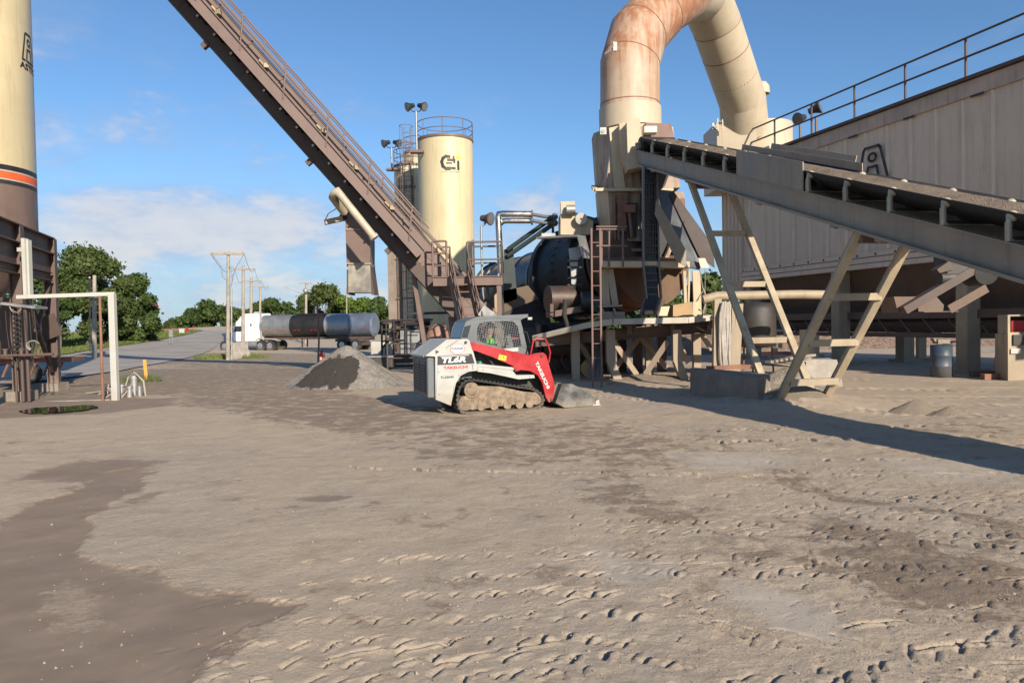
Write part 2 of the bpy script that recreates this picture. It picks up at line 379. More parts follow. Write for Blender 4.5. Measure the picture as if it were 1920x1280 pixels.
damp = np.maximum(damp, .7*poly_mask([(1340, 852), (1500, 880), (1700, 940), (1960, 1010), (1960, 1045), (1700, 965), (1480, 905)], .35, 7))
damp = np.maximum(damp, 1.0*poly_mask([(1300, 960), (1600, 985), (1960, 1110), (1960, 1230), (1700, 1150), (1480, 1080)], .9, 8))
damp = np.maximum(damp, .7*poly_mask([(1150, 860), (1400, 930), (1500, 1000), (1300, 990), (1100, 900)], 1.0, 9))
damp = np.maximum(damp, .8*poly_mask([(-100, 700), (300, 690), (700, 690), (420, 720), (260, 745), (-100, 745)], 1.5, 10))
damp = np.maximum(damp, .5*poly_mask([(90, 822), (220, 815), (420, 850), (330, 860), (120, 850)], 1.0, 12))
damp = np.maximum(damp, .6*sst(fbm(X*.22, Y*.35, 50, 6), .04, .2)*.85)
damp = np.maximum(damp, .62*poly_mask([(430, 735), (860, 745), (1180, 770), (1500, 850), (1000, 850), (700, 860), (520, 800)], 2.2, 17, 3))
damp = np.maximum(damp, .7*poly_mask([(250, 668), (420, 660), (700, 664), (640, 690), (300, 690)], 1.5, 18, 3))
pale = .8*poly_mask([(1220, 855), (1330, 840), (1520, 850), (1400, 870), (1300, 890)], .5, 13)
pale = np.maximum(pale, poly_mask([(1320, 1080), (1440, 1090), (1500, 1180), (1400, 1190), (1340, 1130)], .35, 14))
pale = np.maximum(pale, .8*poly_mask([(1720, 860), (1950, 860), (1950, 910), (1760, 905)], .5, 15))
pale = np.maximum(pale, .7*poly_mask([(1040, 1000), (1200, 1040), (1340, 1090), (1200, 1100), (1050, 1050)], .4, 16))
smooth = np.clip(wet + .8*pale, 0, 1)
Z = hg(X, Y)
und = .05*fbm(X*.35, Y*.35, 70, 3)*near + .035*fbm(X*1.3, Y*1.3, 71, 4)*near + .014*fbm(X*6, Y*6, 72, 4)*near*(1-smooth)
rough_zone = np.clip(sst(X+.35*Y, 2.2, 4.2)*sst(Y, 17, 11)+sst(X+1.3*(6-Y)*.5, -.3, 1.2)*sst(Y, 7.5, 5.5), 0, 1)
cl1 = fbm(X*5.5, Y*5.5, 80, 4); cl2 = fbm(X*15, Y*15, 83, 4); cl3 = fbm(X*33, Y*33, 87, 2); zone2 = sst(fbm(X*.7, Y*.7, 64, 3), -.12, .12)
und = und + rough_zone*near*(1-smooth)*(.022*cl1+(.3+.7*zone2)*(.020*np.maximum(0, cl2-.02)-.03*np.maximum(0, cl2*-1-.08))+.010*np.maximum(0, cl3))
und = und + near*(1-smooth)*(1-rough_zone)*.006*np.maximum(0, cl2-.05)
def tread(Z, cx, cy, Rr, a0, a1, w=.42, Lg=.17, amp=.04, skew=.55, seed=0):
    dx = X-cx; dy = Y-cy; r = np.hypot(dx, dy); t = r-Rr; a = np.degrees(np.arctan2(dy, dx)); am = (a0+a1)/2
    da = (a-am+180) % 360-180; ha = (a1-a0)/2
    sel = (np.abs(t) < w) & (np.abs(da) < ha+4)
    if not sel.any(): return Z
    t_ = t[sel]; s = np.radians(da[sel])*Rr; x = X[sel]; y = Y[sel]
    t_ = t_+.05*fbm(x*2, y*2, 90+seed, 3)*2; s = s+.05*fbm(x*3, y*3, 95+seed, 3)*2
    endm = sst(np.abs(da[sel]), ha+3, ha-3)
    m = sst(np.abs(t_), w/2+.03, w/2-.03)*endm
    ph = (s+skew*np.abs(t_)*np.sign(w))/Lg; lug = sst(np.abs((ph % 1)-.5), .34, .20)
    gap = sst(np.abs(t_), .02, .05)
    pres = sst(fbm(x*1.1, y*1.1, 99+seed, 3), -.22, .02)
    h = m*(-.25*amp+amp*.3*fbm(x*8, y*8, 55, 3)) - m*lug*gap*amp*pres*(.6+.8*vnoise(x*3, y*3, 41)) + amp*.35*endm*np.exp(-((np.abs(t_)-w/2-.05)/.06)**2)*pres
    Z = Z.copy(); Z[sel] += h*(1-.85*smooth[sel]); return Z
Zt = Z+und
TR = [(16, 30, 18.5, 190, 250, .5, .25), (16, 30, 16.6, 195, 262, .5, .25), (16, 30, 13.4, 205, 280, .55, .3), (18, 32, 13.2, 200, 280, .55, .3), (14, 40, 22, 220, 275, .6, .3), (14, 40, 24, 225, 275, .6, .3)]
for i, q in enumerate(TR): Zt = tread(Zt, *q, amp=.026, seed=i*3)
def gouge(Z, x0, y0, ang, ln, wd, dp):      # one lug print: a short slot with a pushed up lip
    r = ln*.7+wd*4; i0, i1 = np.searchsorted(xs, [x0-r, x0+r]); j0, j1 = np.searchsorted(ys, [y0-r, y0+r])
    if i1-i0 < 3 or j1-j0 < 3: return
    x = X[j0:j1, i0:i1]-x0; y = Y[j0:j1, i0:i1]-y0; c, s = math.cos(ang), math.sin(ang); u_ = x*c+y*s; w_ = -x*s+y*c
    u_ = u_+0; w_ = w_+.35*wd*np.sin(u_*38+x0*9)+.25*u_*u_/max(ln, .01)
    e = sst(np.abs(u_), ln/2+wd, ln/2-wd*.6); k = 1-.9*smooth[j0:j1, i0:i1]
    Z[j0:j1, i0:i1] += k*e*(-dp*np.exp(-(np.maximum(w_*.55, w_*-1.5)/wd)**2*1.4)+dp*.40*np.exp(-((w_+wd*1.6)/(wd*.9))**2)+dp*.10*np.exp(-((w_-wd*2.2)/(wd*1.4))**2))
Zt = Zt.copy(); gr = random.Random(11)
def row(cx, cy, Rr, a0, a1, step, ang, ln, wd, dp, jit=.03, skip=.12):
    n_ = int(abs(a1-a0)*math.pi/180*Rr/step)
    for k in range(n_):
        if gr.random() < skip: continue
        a = R(a0+(a1-a0)*k/n_); gouge(Zt, cx+Rr*math.cos(a)+gr.gauss(0, jit), cy+Rr*math.sin(a)+gr.gauss(0, jit), 1.02+(a-math.pi/2)*.45+(ang-1.1)*.35+gr.gauss(0, .15), ln*gr.uniform(.6, 1.35), wd*gr.uniform(.8, 1.3), dp*gr.uniform(.5, 1.3))
for cy, x1, sk in ((3.78, .8, .05), (3.98, 1.3, .1), (4.25, 1.1, .15), (4.55, 1.2, .1), (4.95, 1.0, .2), (5.3, 1.6, .2), (5.75, 1.5, .4)):   # lug rows crossing in front of the camera
    row(x1-1.3, cy-40, 40, 92.6, 88.6, .155, .9, .10, .014, .034, skip=sk)
for k, (x0, y0, ln, an) in enumerate([(1.15, 4.35, .42, -.85), (1.38, 4.25, .50, -.8), (1.62, 4.2, .34, -.7), (1.05, 4.75, .28, -.9), (1.9, 4.1, .3, -.9), (.1, 4.15, .3, .5), (2.1, 4.35, .4, .2), (2.4, 4.05, .5, .15), (.62, 4.9, .16, .7), (.35, 4.8, .2, .6), (.2, 5.05, .2, .5), (-.55, 4.15, .28, .5), (-.9, 4.1, .3, .4), (-.3, 4.0, .3, .5)]): gouge(Zt, x0, y0, an, ln, .016, .030)
row(5.5, 1.0, 3.9, 100, 165, .19, 1.2, .13, .012, .022); row(5.5, 1.0, 3.55, 100, 165, .19, .7, .13, .012, .022); row(3.4, 1.0, 3.2, 75, 140, .18, .9, .2, .012, .022); row(3.4, 1.0, 2.9, 75, 140, .18, -3.4, .22, .012, .022)
row(3.0, -20, 26.2, 87, 78, .2, .9, .12, .018, .025, skip=.35); row(3.0, -20, 27.4, 88, 78, .2, 1.9, .12, .018, .025, skip=.4); row(5.0, -20, 29.4, 94, 84, .24, 1.0, .16, .022, .03, skip=.3); row(6.0, -20, 31.0, 96, 84, .24, 1.7, .18, .024, .035, skip=.3); row(7.0, -20, 32.2, 97, 85, .24, 1.0, .18, .024, .035, skip=.3)
row(4.4, 30, 21.5, 252, 284, .26, 1.1, .2, .026, .035, skip=.3); row(4.4, 30, 19.8, 255, 288, .26, 1.9, .2, .026, .035, skip=.3)
for (cx_, cy_, r_, a0_, a1_) in ((-2.0, -14.0, 19.6, 58, 84), (-2.0, -14.0, 20.6, 60, 83), (-3.0, -12.0, 20.4, 52, 74), (0.5, -9.0, 15.9, 56, 84), (0.5, -9.0, 16.8, 55, 78), (1.0, -16.0, 24.6, 60, 84)):   # tread bands: two lug lines in a chevron, overlapping
    for o_, g_ in ((0, 1.5), (.16, -.9), (.32, 1.5)): row(cx_, cy_, r_+o_, a0_, a1_, .13, g_, .13, .010, .020, jit=.018, skip=.22)
for k in range(260):
    y0 = 3.6+gr.random()**1.4*9; x0 = -.2+gr.random()*(.75*y0+.2)+(.0 if y0 < 6 else .6)
    gouge(Zt, x0, y0, gr.uniform(.5, 1.5), gr.uniform(.05, .15), gr.uniform(.007, .013), gr.uniform(.010, .022))
Zt = Zt + .015*sst(wetA, .2, .8)*-1
def col_mesh(name, X, Y, Z, m, attrs=None):
    n0, n1 = X.shape; me = bpy.data.meshes.new(name)
    co = np.stack([X, Y, Z], -1).reshape(-1, 3).astype(np.float32)
    i = np.arange((n0-1)*(n1-1)); r = i//(n1-1); c = i % (n1-1); a = r*n1+c
    fs = np.stack([a, a+1, a+n1+1, a+n1], -1).astype(np.int32)
    me.vertices.add(len(co)); me.vertices.foreach_set('co', co.ravel()); me.loops.add(fs.size); me.loops.foreach_set('vertex_index', fs.ravel())
    me.polygons.add(len(fs)); me.polygons.foreach_set('loop_start', np.arange(0, fs.size, 4, dtype=np.int32)); me.polygons.foreach_set('use_smooth', np.ones(len(fs), bool))
    for k, v in (attrs or {}).items():
        at = me.attributes.new(k, 'FLOAT', 'POINT'); at.data.foreach_set('value', v.ravel().astype(np.float32))
    me.update(calc_edges=True); me.materials.append(m); o = bpy.data.objects.new(name, me); COL.objects.link(o); return o
def ground_mat():
    m = bpy.data.materials.new('yard_dirt'); m.use_nodes = True; t = m.node_tree; b = t.nodes['Principled BSDF']
    tc = N(t, 'ShaderNodeTexCoord'); O = tc.outputs['Object']
    def ns(s, d=8.0, r=.62): q = N(t, 'ShaderNodeTexNoise', i_Scale=s, i_Detail=d, i_Roughness=r); L(t, O, q.inputs['Vector']); return q.outputs[0]
    def at(a): q = N(t, 'ShaderNodeAttribute', attribute_name=a); return q.outputs['Fac']
    def mix(f, a, bb):
        q = N(t, 'ShaderNodeMix', data_type='RGBA')
        if isinstance(f, float): q.inputs[0].default_value = f
        else: L(t, f, q.inputs[0])
        for i, v in ((6, a), (7, bb)):
            if isinstance(v, tuple): q.inputs[i].default_value = v+(1,)
            else: L(t, v, q.inputs[i])
        return q.outputs[2]
    a1 = ns(.35, 6.0); a2 = ns(2.2); a3 = ns(14.0, 6.0, .7); a4 = ns(70.0, 4.0, .7)
    c = mix(rng_(t, a1, .36, .64), (.475, .378, .272), (.432, .355, .27))
    c = mix(mth(t, 'MULTIPLY', rng_(t, a2, .45, .75), .5), c, (.31, .235, .16))
    c = mix(mth(t, 'MULTIPLY', rng_(t, a3, .55, .75), .5), c, (.25, .195, .14))
    c = mix(mth(t, 'MULTIPLY', rng_(t, ns(30.0, 6.0, .75), .57, .68), .5), c, (.22, .17, .125))
    c = mix(mth(t, 'MULTIPLY', rng_(t, a4, .58, .72), .40), c, (.58, .49, .38))
    c = mix(mth(t, 'MULTIPLY', rng_(t, a4, .42, .28), .45), c, (.16, .125, .095))
    wv = mth(t, 'ADD', at('wet'), mth(t, 'ADD', mth(t, 'MULTIPLY', mth(t, 'SUBTRACT', a3, .5), 1.0), mth(t, 'MULTIPLY', mth(t, 'SUBTRACT', ns(55.0, 5.0, .7), .5), .9))); wf = rng_(t, wv, .34, .66); ring = rng_(t, wv, .02, .42)
    dv = mth(t, 'ADD', at('damp'), mth(t, 'MULTIPLY', mth(t, 'SUBTRACT', ns(2.6, 10.0, .72), .5), 2.6)); df = rng_(t, dv, .42, .80)
    c = mix(mth(t, 'MULTIPLY', df, .75), c, (.20, .145, .10))
    c = mix(mth(t, 'MULTIPLY', rng_(t, at('pale'), .1, .8), .6), c, (.44, .385, .315))
    c = mix(mth(t, 'MULTIPLY', ring, .45), c, (.24, .18, .13))
    wc = mix(rng_(t, a2, .3, .7), (.225, .168, .118), (.265, .20, .145))
    c = mix(wf, c, wc); L(t, c, b.inputs['Base Color'])
    dm = mth(t, 'SUBTRACT', .96, mth(t, 'MULTIPLY', wf, .22)); L(t, mth(t, 'SUBTRACT', dm, mth(t, 'MULTIPLY', df, .12)), b.inputs['Roughness'])
    b.inputs['Specular IOR Level'].default_value = .3
    h = mth(t, 'ADD', mth(t, 'MULTIPLY', ns(9.0, 9.0, .72), .55), mth(t, 'ADD', mth(t, 'MULTIPLY', ns(38.0, 7.0, .75), .62), mth(t, 'MULTIPLY', ns(150.0, 3.0, .6), .22)))
    bp = N(t, 'ShaderNodeBump', i_Distance=.05); L(t, h, bp.inputs['Height'])
    L(t, mth(t, 'MULTIPLY', mth(t, 'SUBTRACT', 1.0, mth(t, 'MULTIPLY', wf, .86)), mth(t, 'SUBTRACT', .62, mth(t, 'MULTIPLY', at('pale'), .35))), bp.inputs['Strength'])
    L(t, bp.outputs[0], b.inputs['Normal']); return m
tag(col_mesh('ground', X, Y, Zt, ground_mat(), {'wet': wet, 'damp': damp, 'pale': pale}), kind='structure')

# puddle by the white pipe frame
def water():
    m = bpy.data.materials.new('puddle_water'); m.use_nodes = True; b = m.node_tree.nodes['Principled BSDF']
    b.inputs['Base Color'].default_value = (.03, .024, .018, 1); b.inputs['Roughness'].default_value = .03; b.inputs['Specular IOR Level'].default_value = .6
    t = m.node_tree; n = N(t, 'ShaderNodeTexNoise', i_Scale=3.0); bp = N(t, 'ShaderNodeBump', i_Strength=.02); L(t, n.outputs[0], bp.inputs['Height']); L(t, bp.outputs[0], b.inputs['Normal']); return m
pw = [G(*p) for p in [(38, 772), (70, 767), (110, 765), (150, 763), (180, 762), (186, 766), (160, 771), (120, 776), (80, 779), (45, 778)]]
pts = []
for i in range(len(pw)):
    a, c = pw[i], pw[(i+1) % len(pw)]
    for k in range(4):
        q = a.lerp(c, k/4); pts.append(V((q.x+random.uniform(-.05, .05), q.y+random.uniform(-.07, .07), 0.035)))
b = MB(); b.add(pts, [tuple(range(len(pts)))]); tag(b.build('puddle', water(), org=V((0, 0, 0))), kind='structure')

# asphalt road climbing away at the left
road_m = bpy.data.materials.new('road_asphalt'); road_m.use_nodes = True; t = road_m.node_tree; bs = t.nodes['Principled BSDF']
tcn = N(t, 'ShaderNodeTexCoord'); nA = N(t, 'ShaderNodeTexNoise', i_Scale=.25, i_Detail=8.0); L(t, tcn.outputs['Object'], nA.inputs['Vector'])
cA = N(t, 'ShaderNodeMix', data_type='RGBA'); cA.inputs[6].default_value = (.29, .25, .205, 1); cA.inputs[7].default_value = (.36, .325, .28, 1); L(t, rng_(t, nA.outputs[0], .35, .65), cA.inputs[0]); L(t, cA.outputs[2], bs.inputs['Base Color']); bs.inputs['Roughness'].default_value = .85
Lp = [(-60, 697), (20, 682), (110, 667), (190, 653), (270, 642), (340, 630), (378, 620)]; Rp = [(-60, 735), (110, 712), (230, 696), (330, 676), (392, 659), (417, 640), (430, 619)]
la = [G(*p) for p in Lp]; ra = [G(*p) for p in Rp]
ts = np.linspace(0, len(Lp)-1, 140); us = np.linspace(0, 1, 24); XX = np.zeros((len(ts), len(us))); YY = XX.copy()
for i, tt in enumerate(ts):
    k = min(int(tt), len(Lp)-2); f = tt-k; a = la[k].lerp(la[k+1], f); c = ra[k].lerp(ra[k+1], f)
    for j, u in enumerate(us):
        q = a.lerp(c, u); XX[i, j] = q.x; YY[i, j] = q.y
ww = .35*np.array([[fbm(np.array(x*.5), np.array(y*.5), 3) for x, y in zip(r1, r2)] for r1, r2 in zip(XX, YY)])
tag(col_mesh('road', XX+ww, YY+ww, hg(XX, YY)+.05, road_m), kind='structure')

# grass verge: an actual bank of blades
def leaf_mat(name, c1, c2, sc_=.6, tr=.25):
    m = bpy.data.materials.new(name); m.use_nodes = True; t = m.node_tree; b = t.nodes['Principled BSDF']
    tc = N(t, 'ShaderNodeTexCoord'); n = N(t, 'ShaderNodeTexNoise', i_Scale=sc_, i_Detail=6.0, i_Roughness=.7); L(t, tc.outputs['Object'], n.inputs['Vector'])
    c = N(t, 'ShaderNodeMix', data_type='RGBA'); c.inputs[6].default_value = c1+(1,); c.inputs[7].default_value = c2+(1,); L(t, rng_(t, n.outputs[0], .35, .65), c.inputs[0]); L(t, c.outputs[2], b.inputs['Base Color'])
    b.inputs['Roughness'].default_value = .65; b.inputs['Specular IOR Level'].default_value = .25
    tl = N(t, 'ShaderNodeBsdfTranslucent'); L(t, c.outputs[2], tl.inputs['Color']); mx = N(t, 'ShaderNodeMixShader'); mx.inputs[0].default_value = tr
    o = t.nodes['Material Output']; L(t, b.outputs[0], mx.inputs[1]); L(t, tl.outputs[0], mx.inputs[2]); L(t, mx.outputs[0], o.inputs[0]); return m
grass_m = leaf_mat('grass_green', (.10, .135, .03), (.17, .20, .055), .3)
def raw_mesh(name, vs, nper, m, parent=None, smooth=False):
    vs = np.asarray(vs, np.float32).reshape(-1, 3); nf = len(vs)//nper; me = bpy.data.meshes.new(name)
    me.vertices.add(len(vs)); me.vertices.foreach_set('co', vs.ravel()); me.loops.add(len(vs)); me.loops.foreach_set('vertex_index', np.arange(len(vs), dtype=np.int32))
    me.polygons.add(nf); me.polygons.foreach_set('loop_start', np.arange(0, len(vs), nper, dtype=np.int32)); me.update(calc_edges=True); me.materials.append(m)
    o = bpy.data.objects.new(name, me); COL.objects.link(o)
    if parent: o.parent = parent
    return o
gl = [G(*p) for p in Lp]; far = [V((p.x-random.uniform(24, 34), p.y+14, 0)) for p in gl]
n = 42000; u = rng.random(n)*(len(gl)-1)*.999; w = rng.random(n)**1.3; k = u.astype(int); f = u-k
A = np.array([[p.x, p.y] for p in gl]); B = np.array([[p.x, p.y] for p in far])
pa = A[k]+(A[k+1]-A[k])*f[:, None]; pb = B[k]+(B[k+1]-B[k])*f[:, None]; P = pa+(pb-pa)*w[:, None]; hh = hg(P[:, 0], P[:, 1])
ang = rng.random(n)*6.28; hw = .10+.12*rng.random(n); ht = .12+.22*rng.random(n)
vs = np.zeros((n, 3, 3)); vs[:, 0] = np.stack([P[:, 0]-hw*np.cos(ang), P[:, 1]-hw*np.sin(ang), hh-.02], -1); vs[:, 1] = np.stack([P[:, 0]+hw*np.cos(ang), P[:, 1]+hw*np.sin(ang), hh-.02], -1); vs[:, 2] = np.stack([P[:, 0]+.1*rng.standard_normal(n), P[:, 1]+.1*rng.standard_normal(n), hh+ht], -1)
tag(raw_mesh('grass', vs, 3, grass_m), kind='stuff')
bank_m = leaf_mat('grass_bank', (.08, .10, .03), (.13, .15, .045), .2, .05)
us = np.linspace(0, len(gl)-1.001, 90); wv = np.linspace(-.015, 1.3, 20); XX = np.zeros((90, 20)); YY = XX.copy()
for i, q in enumerate(us):
    k = int(q); a = A[k]+(A[k+1]-A[k])*(q-k); c = B[k]+(B[k+1]-B[k])*(q-k)
    for j, w in enumerate(wv): XX[i, j], YY[i, j] = a+(c-a)*w
tag(col_mesh('grass_verge', XX, YY, hg(XX, YY)+.09, bank_m), kind='structure')

# pebbles strewn over the dirt
n = 1700; yy = 2.8+rng.random(n)**1.6*15; xx = (rng.random(n)-.45)*1.5*yy; s = .003+.010*rng.random(n)**3
ix = np.clip(np.searchsorted(xs, xx), 0, nx-1); iy = np.clip(np.searchsorted(ys, yy), 0, ny-1); zz = Zt[iy, ix]
o8 = np.array([(1, 0, 0), (0, 1, 0), (-1, 0, 0), (0, -1, 0), (0, 0, 1), (0, 0, -.6)]); fc = [(0, 1, 4), (1, 2, 4), (2, 3, 4), (3, 0, 4), (1, 0, 5), (2, 1, 5), (3, 2, 5), (0, 3, 5)]
pv = o8[None]*(s[:, None, None]*(1+.35*rng.standard_normal((n, 6, 1))))+np.stack([xx, yy, zz+s*.3], -1)[:, None]
stone_m = mat('pebble_stone', (.27, .23, .18), .9, var=.35, scale=9)
tag(raw_mesh('pebbles', pv[:, np.array(fc).ravel()].reshape(-1, 3), 3, stone_m), kind='stuff')

n = 9000; yy = 3.0+rng.random(n)**1.3*7; xx = -1.2+(rng.random(n))*(.78*yy+1.4); s = .0022+.0045*rng.random(n)**2.5
ix = np.clip(np.searchsorted(xs, xx), 0, nx-1); iy = np.clip(np.searchsorted(ys, yy), 0, ny-1); zz = Zt[iy, ix]
pv = o8[None]*(s[:, None, None]*(1+.35*rng.standard_normal((n, 6, 1))))+np.stack([xx, yy, zz+s*.3], -1)[:, None]
tag(raw_mesh('dirt_crumbs', pv[:, np.array(fc).ravel()].reshape(-1, 3), 3, mat('crumb_dirt', (.31, .245, .175), .95, var=.3, scale=9)), kind='stuff')

# ------------------------------------------------------------------ trees
leafA = leaf_mat('leaves_mid', (.055, .08, .022), (.11, .145, .042), .35); leafB = leaf_mat('leaves_dark', (.045, .075, .02), (.085, .125, .033), .35); leafC = leaf_mat('leaves_bright', (.09, .145, .02), (.14, .20, .035), .35)
bark = mat('bark', (.14, .11, .085), .9, var=.3, bump=.5, scale=3)
def crown_verts(h, rad, low, leaves, size, seed, lobes=16):
    g = np.random.default_rng(seed); C = []
    for i in range(lobes):
        a = g.random()*6.28; zz = low+(h-low)*g.random()**.8; fr = math.sin(math.pi*min(.93, max(.12, (zz-low)/(h-low)*.86+.08)))
        rr = rad*fr*(.35+.55*g.random()); C.append((rr*math.cos(a), rr*math.sin(a), zz-rad*.1, rad*(.26+.24*g.random())))
    C = np.array(C); k = g.integers(0, lobes, leaves); d = g.standard_normal((leaves, 3)); d /= np.linalg.norm(d, axis=1)[:, None]
    rr = C[k, 3]*(.45+.55*g.random(leaves)**.5)*(1+.2*g.standard_normal(leaves))
    P = C[k, :3]+d*rr[:, None]*np.array([1, 1, .8]); P[:, 2] = np.maximum(P[:, 2], .2)
    q = d+.8*g.standard_normal((leaves, 3)); q /= np.linalg.norm(q, axis=1)[:, None]
    t1 = np.cross(q, g.standard_normal((leaves, 3))); t1 /= np.linalg.norm(t1, axis=1)[:, None]; t2 = np.cross(q, t1)
    s = (size*(.5+g.random(leaves)))[:, None]; vs = np.stack([P-t1*s-t2*s*.5, P+t1*s*.9-t2*s*.6, P+t1*s*.7+t2*s*.7, P-t1*s*.5+t2*s*.8], 1)
    return vs, C
def tree(px, py, d, hpx, wpx, label, cat='tree', m=None, seed=1, group=None, name='broadleaf_tree', low=.12, leaves=9000, size=None, trunk=.2):
    p = W(px, py, d); p.z = gz(p.x, p.y)-.1; h = hpx*d/FPX; rad = wpx*d/FPX/2
    t = thing(name, label, cat, p, group); g = random.Random(seed)
    size = size or max(.09, d*.0017)
    vs, C = crown_verts(h, rad, h*low, leaves, size, seed)
    raw_mesh('crown', vs, 4, m or leafA, t)
    b = MB(); b.pipe([p, p+V((.1, 0, h*.25)), p+V((-.15, .1, h*.55)), p+V((0, 0, h*.8))], [trunk, trunk*.8, trunk*.5, trunk*.15], 8)
    for c in C[:9]: b.pipe([p+V((0, 0, h*(.15+.3*g.random()))), p+V((c[0]*.5, c[1]*.5, c[2]*.72)), p+V((c[0], c[1], c[2]))], [trunk*.45, trunk*.3, trunk*.08], 6)
    b.build('trunk', bark, t); return t
tg = 'trees on the grass bank at the left'
tree(45, 660, 78, 190, 130, 'dark tree showing through the brown silo frame', m=leafB, seed=3, group=tg, leaves=16000)
tree(112, 655, 74, 150, 80, 'low bushy tree just right of the brown silo frame', m=leafB, seed=4, group=tg, low=.02, leaves=9000)
tree(165, 655, 84, 172, 140, 'tallest broad tree left of the road, bare trunk showing low down', m=leafA, seed=5, group=tg, leaves=26000, low=.2, trunk=.35)
tree(205, 648, 92, 150, 110, 'dense tree behind the white pipe frame', m=leafA, seed=8, group=tg, low=.03, leaves=20000)
tree(252, 645, 95, 120, 88, 'rounded tree ending the row beside the road', m=leafB, seed=6, group=tg, low=.01, leaves=20000)
tree(282, 640, 100, 66, 34, 'small shrub at the foot of the rounded roadside tree', 'shrub', leafA, 9, tg, 'shrub', .0, 4000)
tg2 = 'distant trees beyond the road and truck'
far_t = [(322, 621, 190, 17, 26, leafA, 'tiny far tree left of the road crest'), (362, 619, 185, 33, 46, leafB, 'far low tree where the road crests'), (393, 618, 180, 42, 54, leafB, 'far dark tree behind the road crest, left of the utility pole'), (440, 620, 175, 34, 50, leafB, 'far tree behind the white truck cab'),
         (487, 622, 170, 42, 44, leafA, 'far tree behind the truck sleeper'), (515, 622, 160, 55, 56, leafB, 'pointed far tree above the front of the tank'), (545, 622, 165, 30, 40, leafB, 'low far tree above the black tank section'),
         (575, 624, 150, 60, 52, leafA, 'loose far tree behind the street lamp'), (612, 624, 145, 76, 62, leafA, 'tall rounded far tree above the steel tank'), (648, 624, 140, 58, 56, leafC, 'bright green far tree left of the hanging chute'), (680, 624, 135, 62, 50, leafC, 'pale green far tree below the hanging chute'),
         (716, 624, 128, 64, 60, leafB, 'dark far tree left of the ribbed silo'), (742, 624, 120, 55, 40, leafB, 'narrow far tree touching the ribbed silo')]
for i, (x, y, d, h, w, m, l) in enumerate(far_t): tree(x, y, d, h*1.02, w*1.2, l, m=m, seed=20+i, group=tg2, low=.0, leaves=8000, trunk=.25)
tg3 = 'trees behind the plant on the right'
for i, (x, d, h, w, l) in enumerate([(880, 70, 70, 90, 'tree seen under the stair platform'), (1000, 75, 62, 110, 'tree hidden behind the black drum'), (1150, 62, 80, 110, 'tree behind the drum end and its frame'), (1240, 60, 95, 100, 'tree left of the gap beside the loading chute'), (1320, 62, 120, 110, 'green tree in the gap right of the chute'),
                                  (1430, 66, 75, 130, 'tree behind the concrete block, under the filter house'), (1560, 70, 70, 140, 'tree behind the middle post of the filter house'), (1700, 70, 70, 150, 'tree beyond the cross beam under the filter house'), (1850, 66, 75, 150, 'tree beyond the blue barrel'), (1990, 66, 80, 150, 'tree at the far right edge beyond the cabinet')]):
    tree(x, 640, d, h, w, l, m=(leafA if i in (4, 5) else leafB), seed=50+i, group=tg3, low=.0, leaves=6500, size=.2)

# ------------------------------------------------------------------ tall storage silos at the left
def big_silo(cx, cy, label, shade=False):
    t = thing('storage_silo', label, 'silo', (cx, cy, 0), 'tall hot mix storage silos'); r = 1.95; c = V((cx, cy, 0))
    MB().lathe(c, [(r, 7.25), (r, 16.2), (r*.96, 16.5), (.4, 17.3), (0, 17.3)], 96).build('upper_shell', silo_cream, t)
    MB().lathe(c, [(r, 4.3), (r, 6.62)], 96).lathe(c, [(.5, 2.6), (r, 4.3)], 64).build('lower_shell', brown, t)
    MB().lathe(c, [(r+.003, 7.08), (r+.003, 7.25)], 96).lathe(c, [(r+.003, 6.62), (r+.003, 6.76)], 96).build('black_band', black, t)
    MB().lathe(c, [(r+.002, 7.04), (r+.002, 7.08)], 96).lathe(c, [(r+.002, 6.76), (r+.002, 6.80)], 96).build('white_band', white_p, t)
    MB().lathe(c, [(r+.004, 6.80), (r+.004, 7.04)], 96).build('orange_band', stripe_or, t)
    b = MB(); b.tube(c+V((0, 0, 2.2)), c+V((0, 0, 2.7)), .55, .55, 20); b.beam(c+V((-.5, 0, 2.15)), c+V((.5, 0, 2.15)), .9, .2); b.build('discharge_gate', brown_dk, t)
    for z in (9.0, 11.4, 13.8): MB().lathe(c, [(r+.001, z), (r+.005, z+.012), (r+.001, z+.024)], 96).build('weld_seam', silo_cream, t)
    return t
def astec_logo(t, f, s, words=True):      # figure in a tapered frame, s = height of the frame
    b = MB(); w = .075*s; T = lambda q: [(x*s, y*s) for x, y in q]
    strip2(b, f, T([(.02, .0), (.20, .93), (.24, 1.0), (.62, 1.0), (.67, .93), (.88, .0)]), w); strip2(b, f, T([(.02, .0), (.16, .0)]), w); strip2(b, f, T([(.27, .0), (.88, .0)]), w)
    strip2(b, f, T([(.27, .0), (.33, .43), (.57, .43), (.64, .0)]), w)
    strip2(b, f, T([(.45+.105*math.cos(a*.5236), .70+.115*math.sin(a*.5236)) for a in range(12)]), w*.9, closed=True)
    b.build('logo', txt_black, t)
s1 = big_silo(-18.15, 25.2, 'tall cream silo with orange and black bands above the brown frame')
s2 = big_silo(-16.75, 19.3, 'second tall banded silo just outside the left edge of the photo')
az0 = math.atan2(1.6, 1.05)
lg = cylmap((-18.15, 25.2), 1.965, R(89), 0)
astec_logo(s1, lambda u, v: lg(u, v+10.93), .92)
txt('ASTEC', 1.15, .22, lambda u, v: lg(u-.12, v+10.62), 'lettering', txt_black, s1, bold=.03, cuts=2)

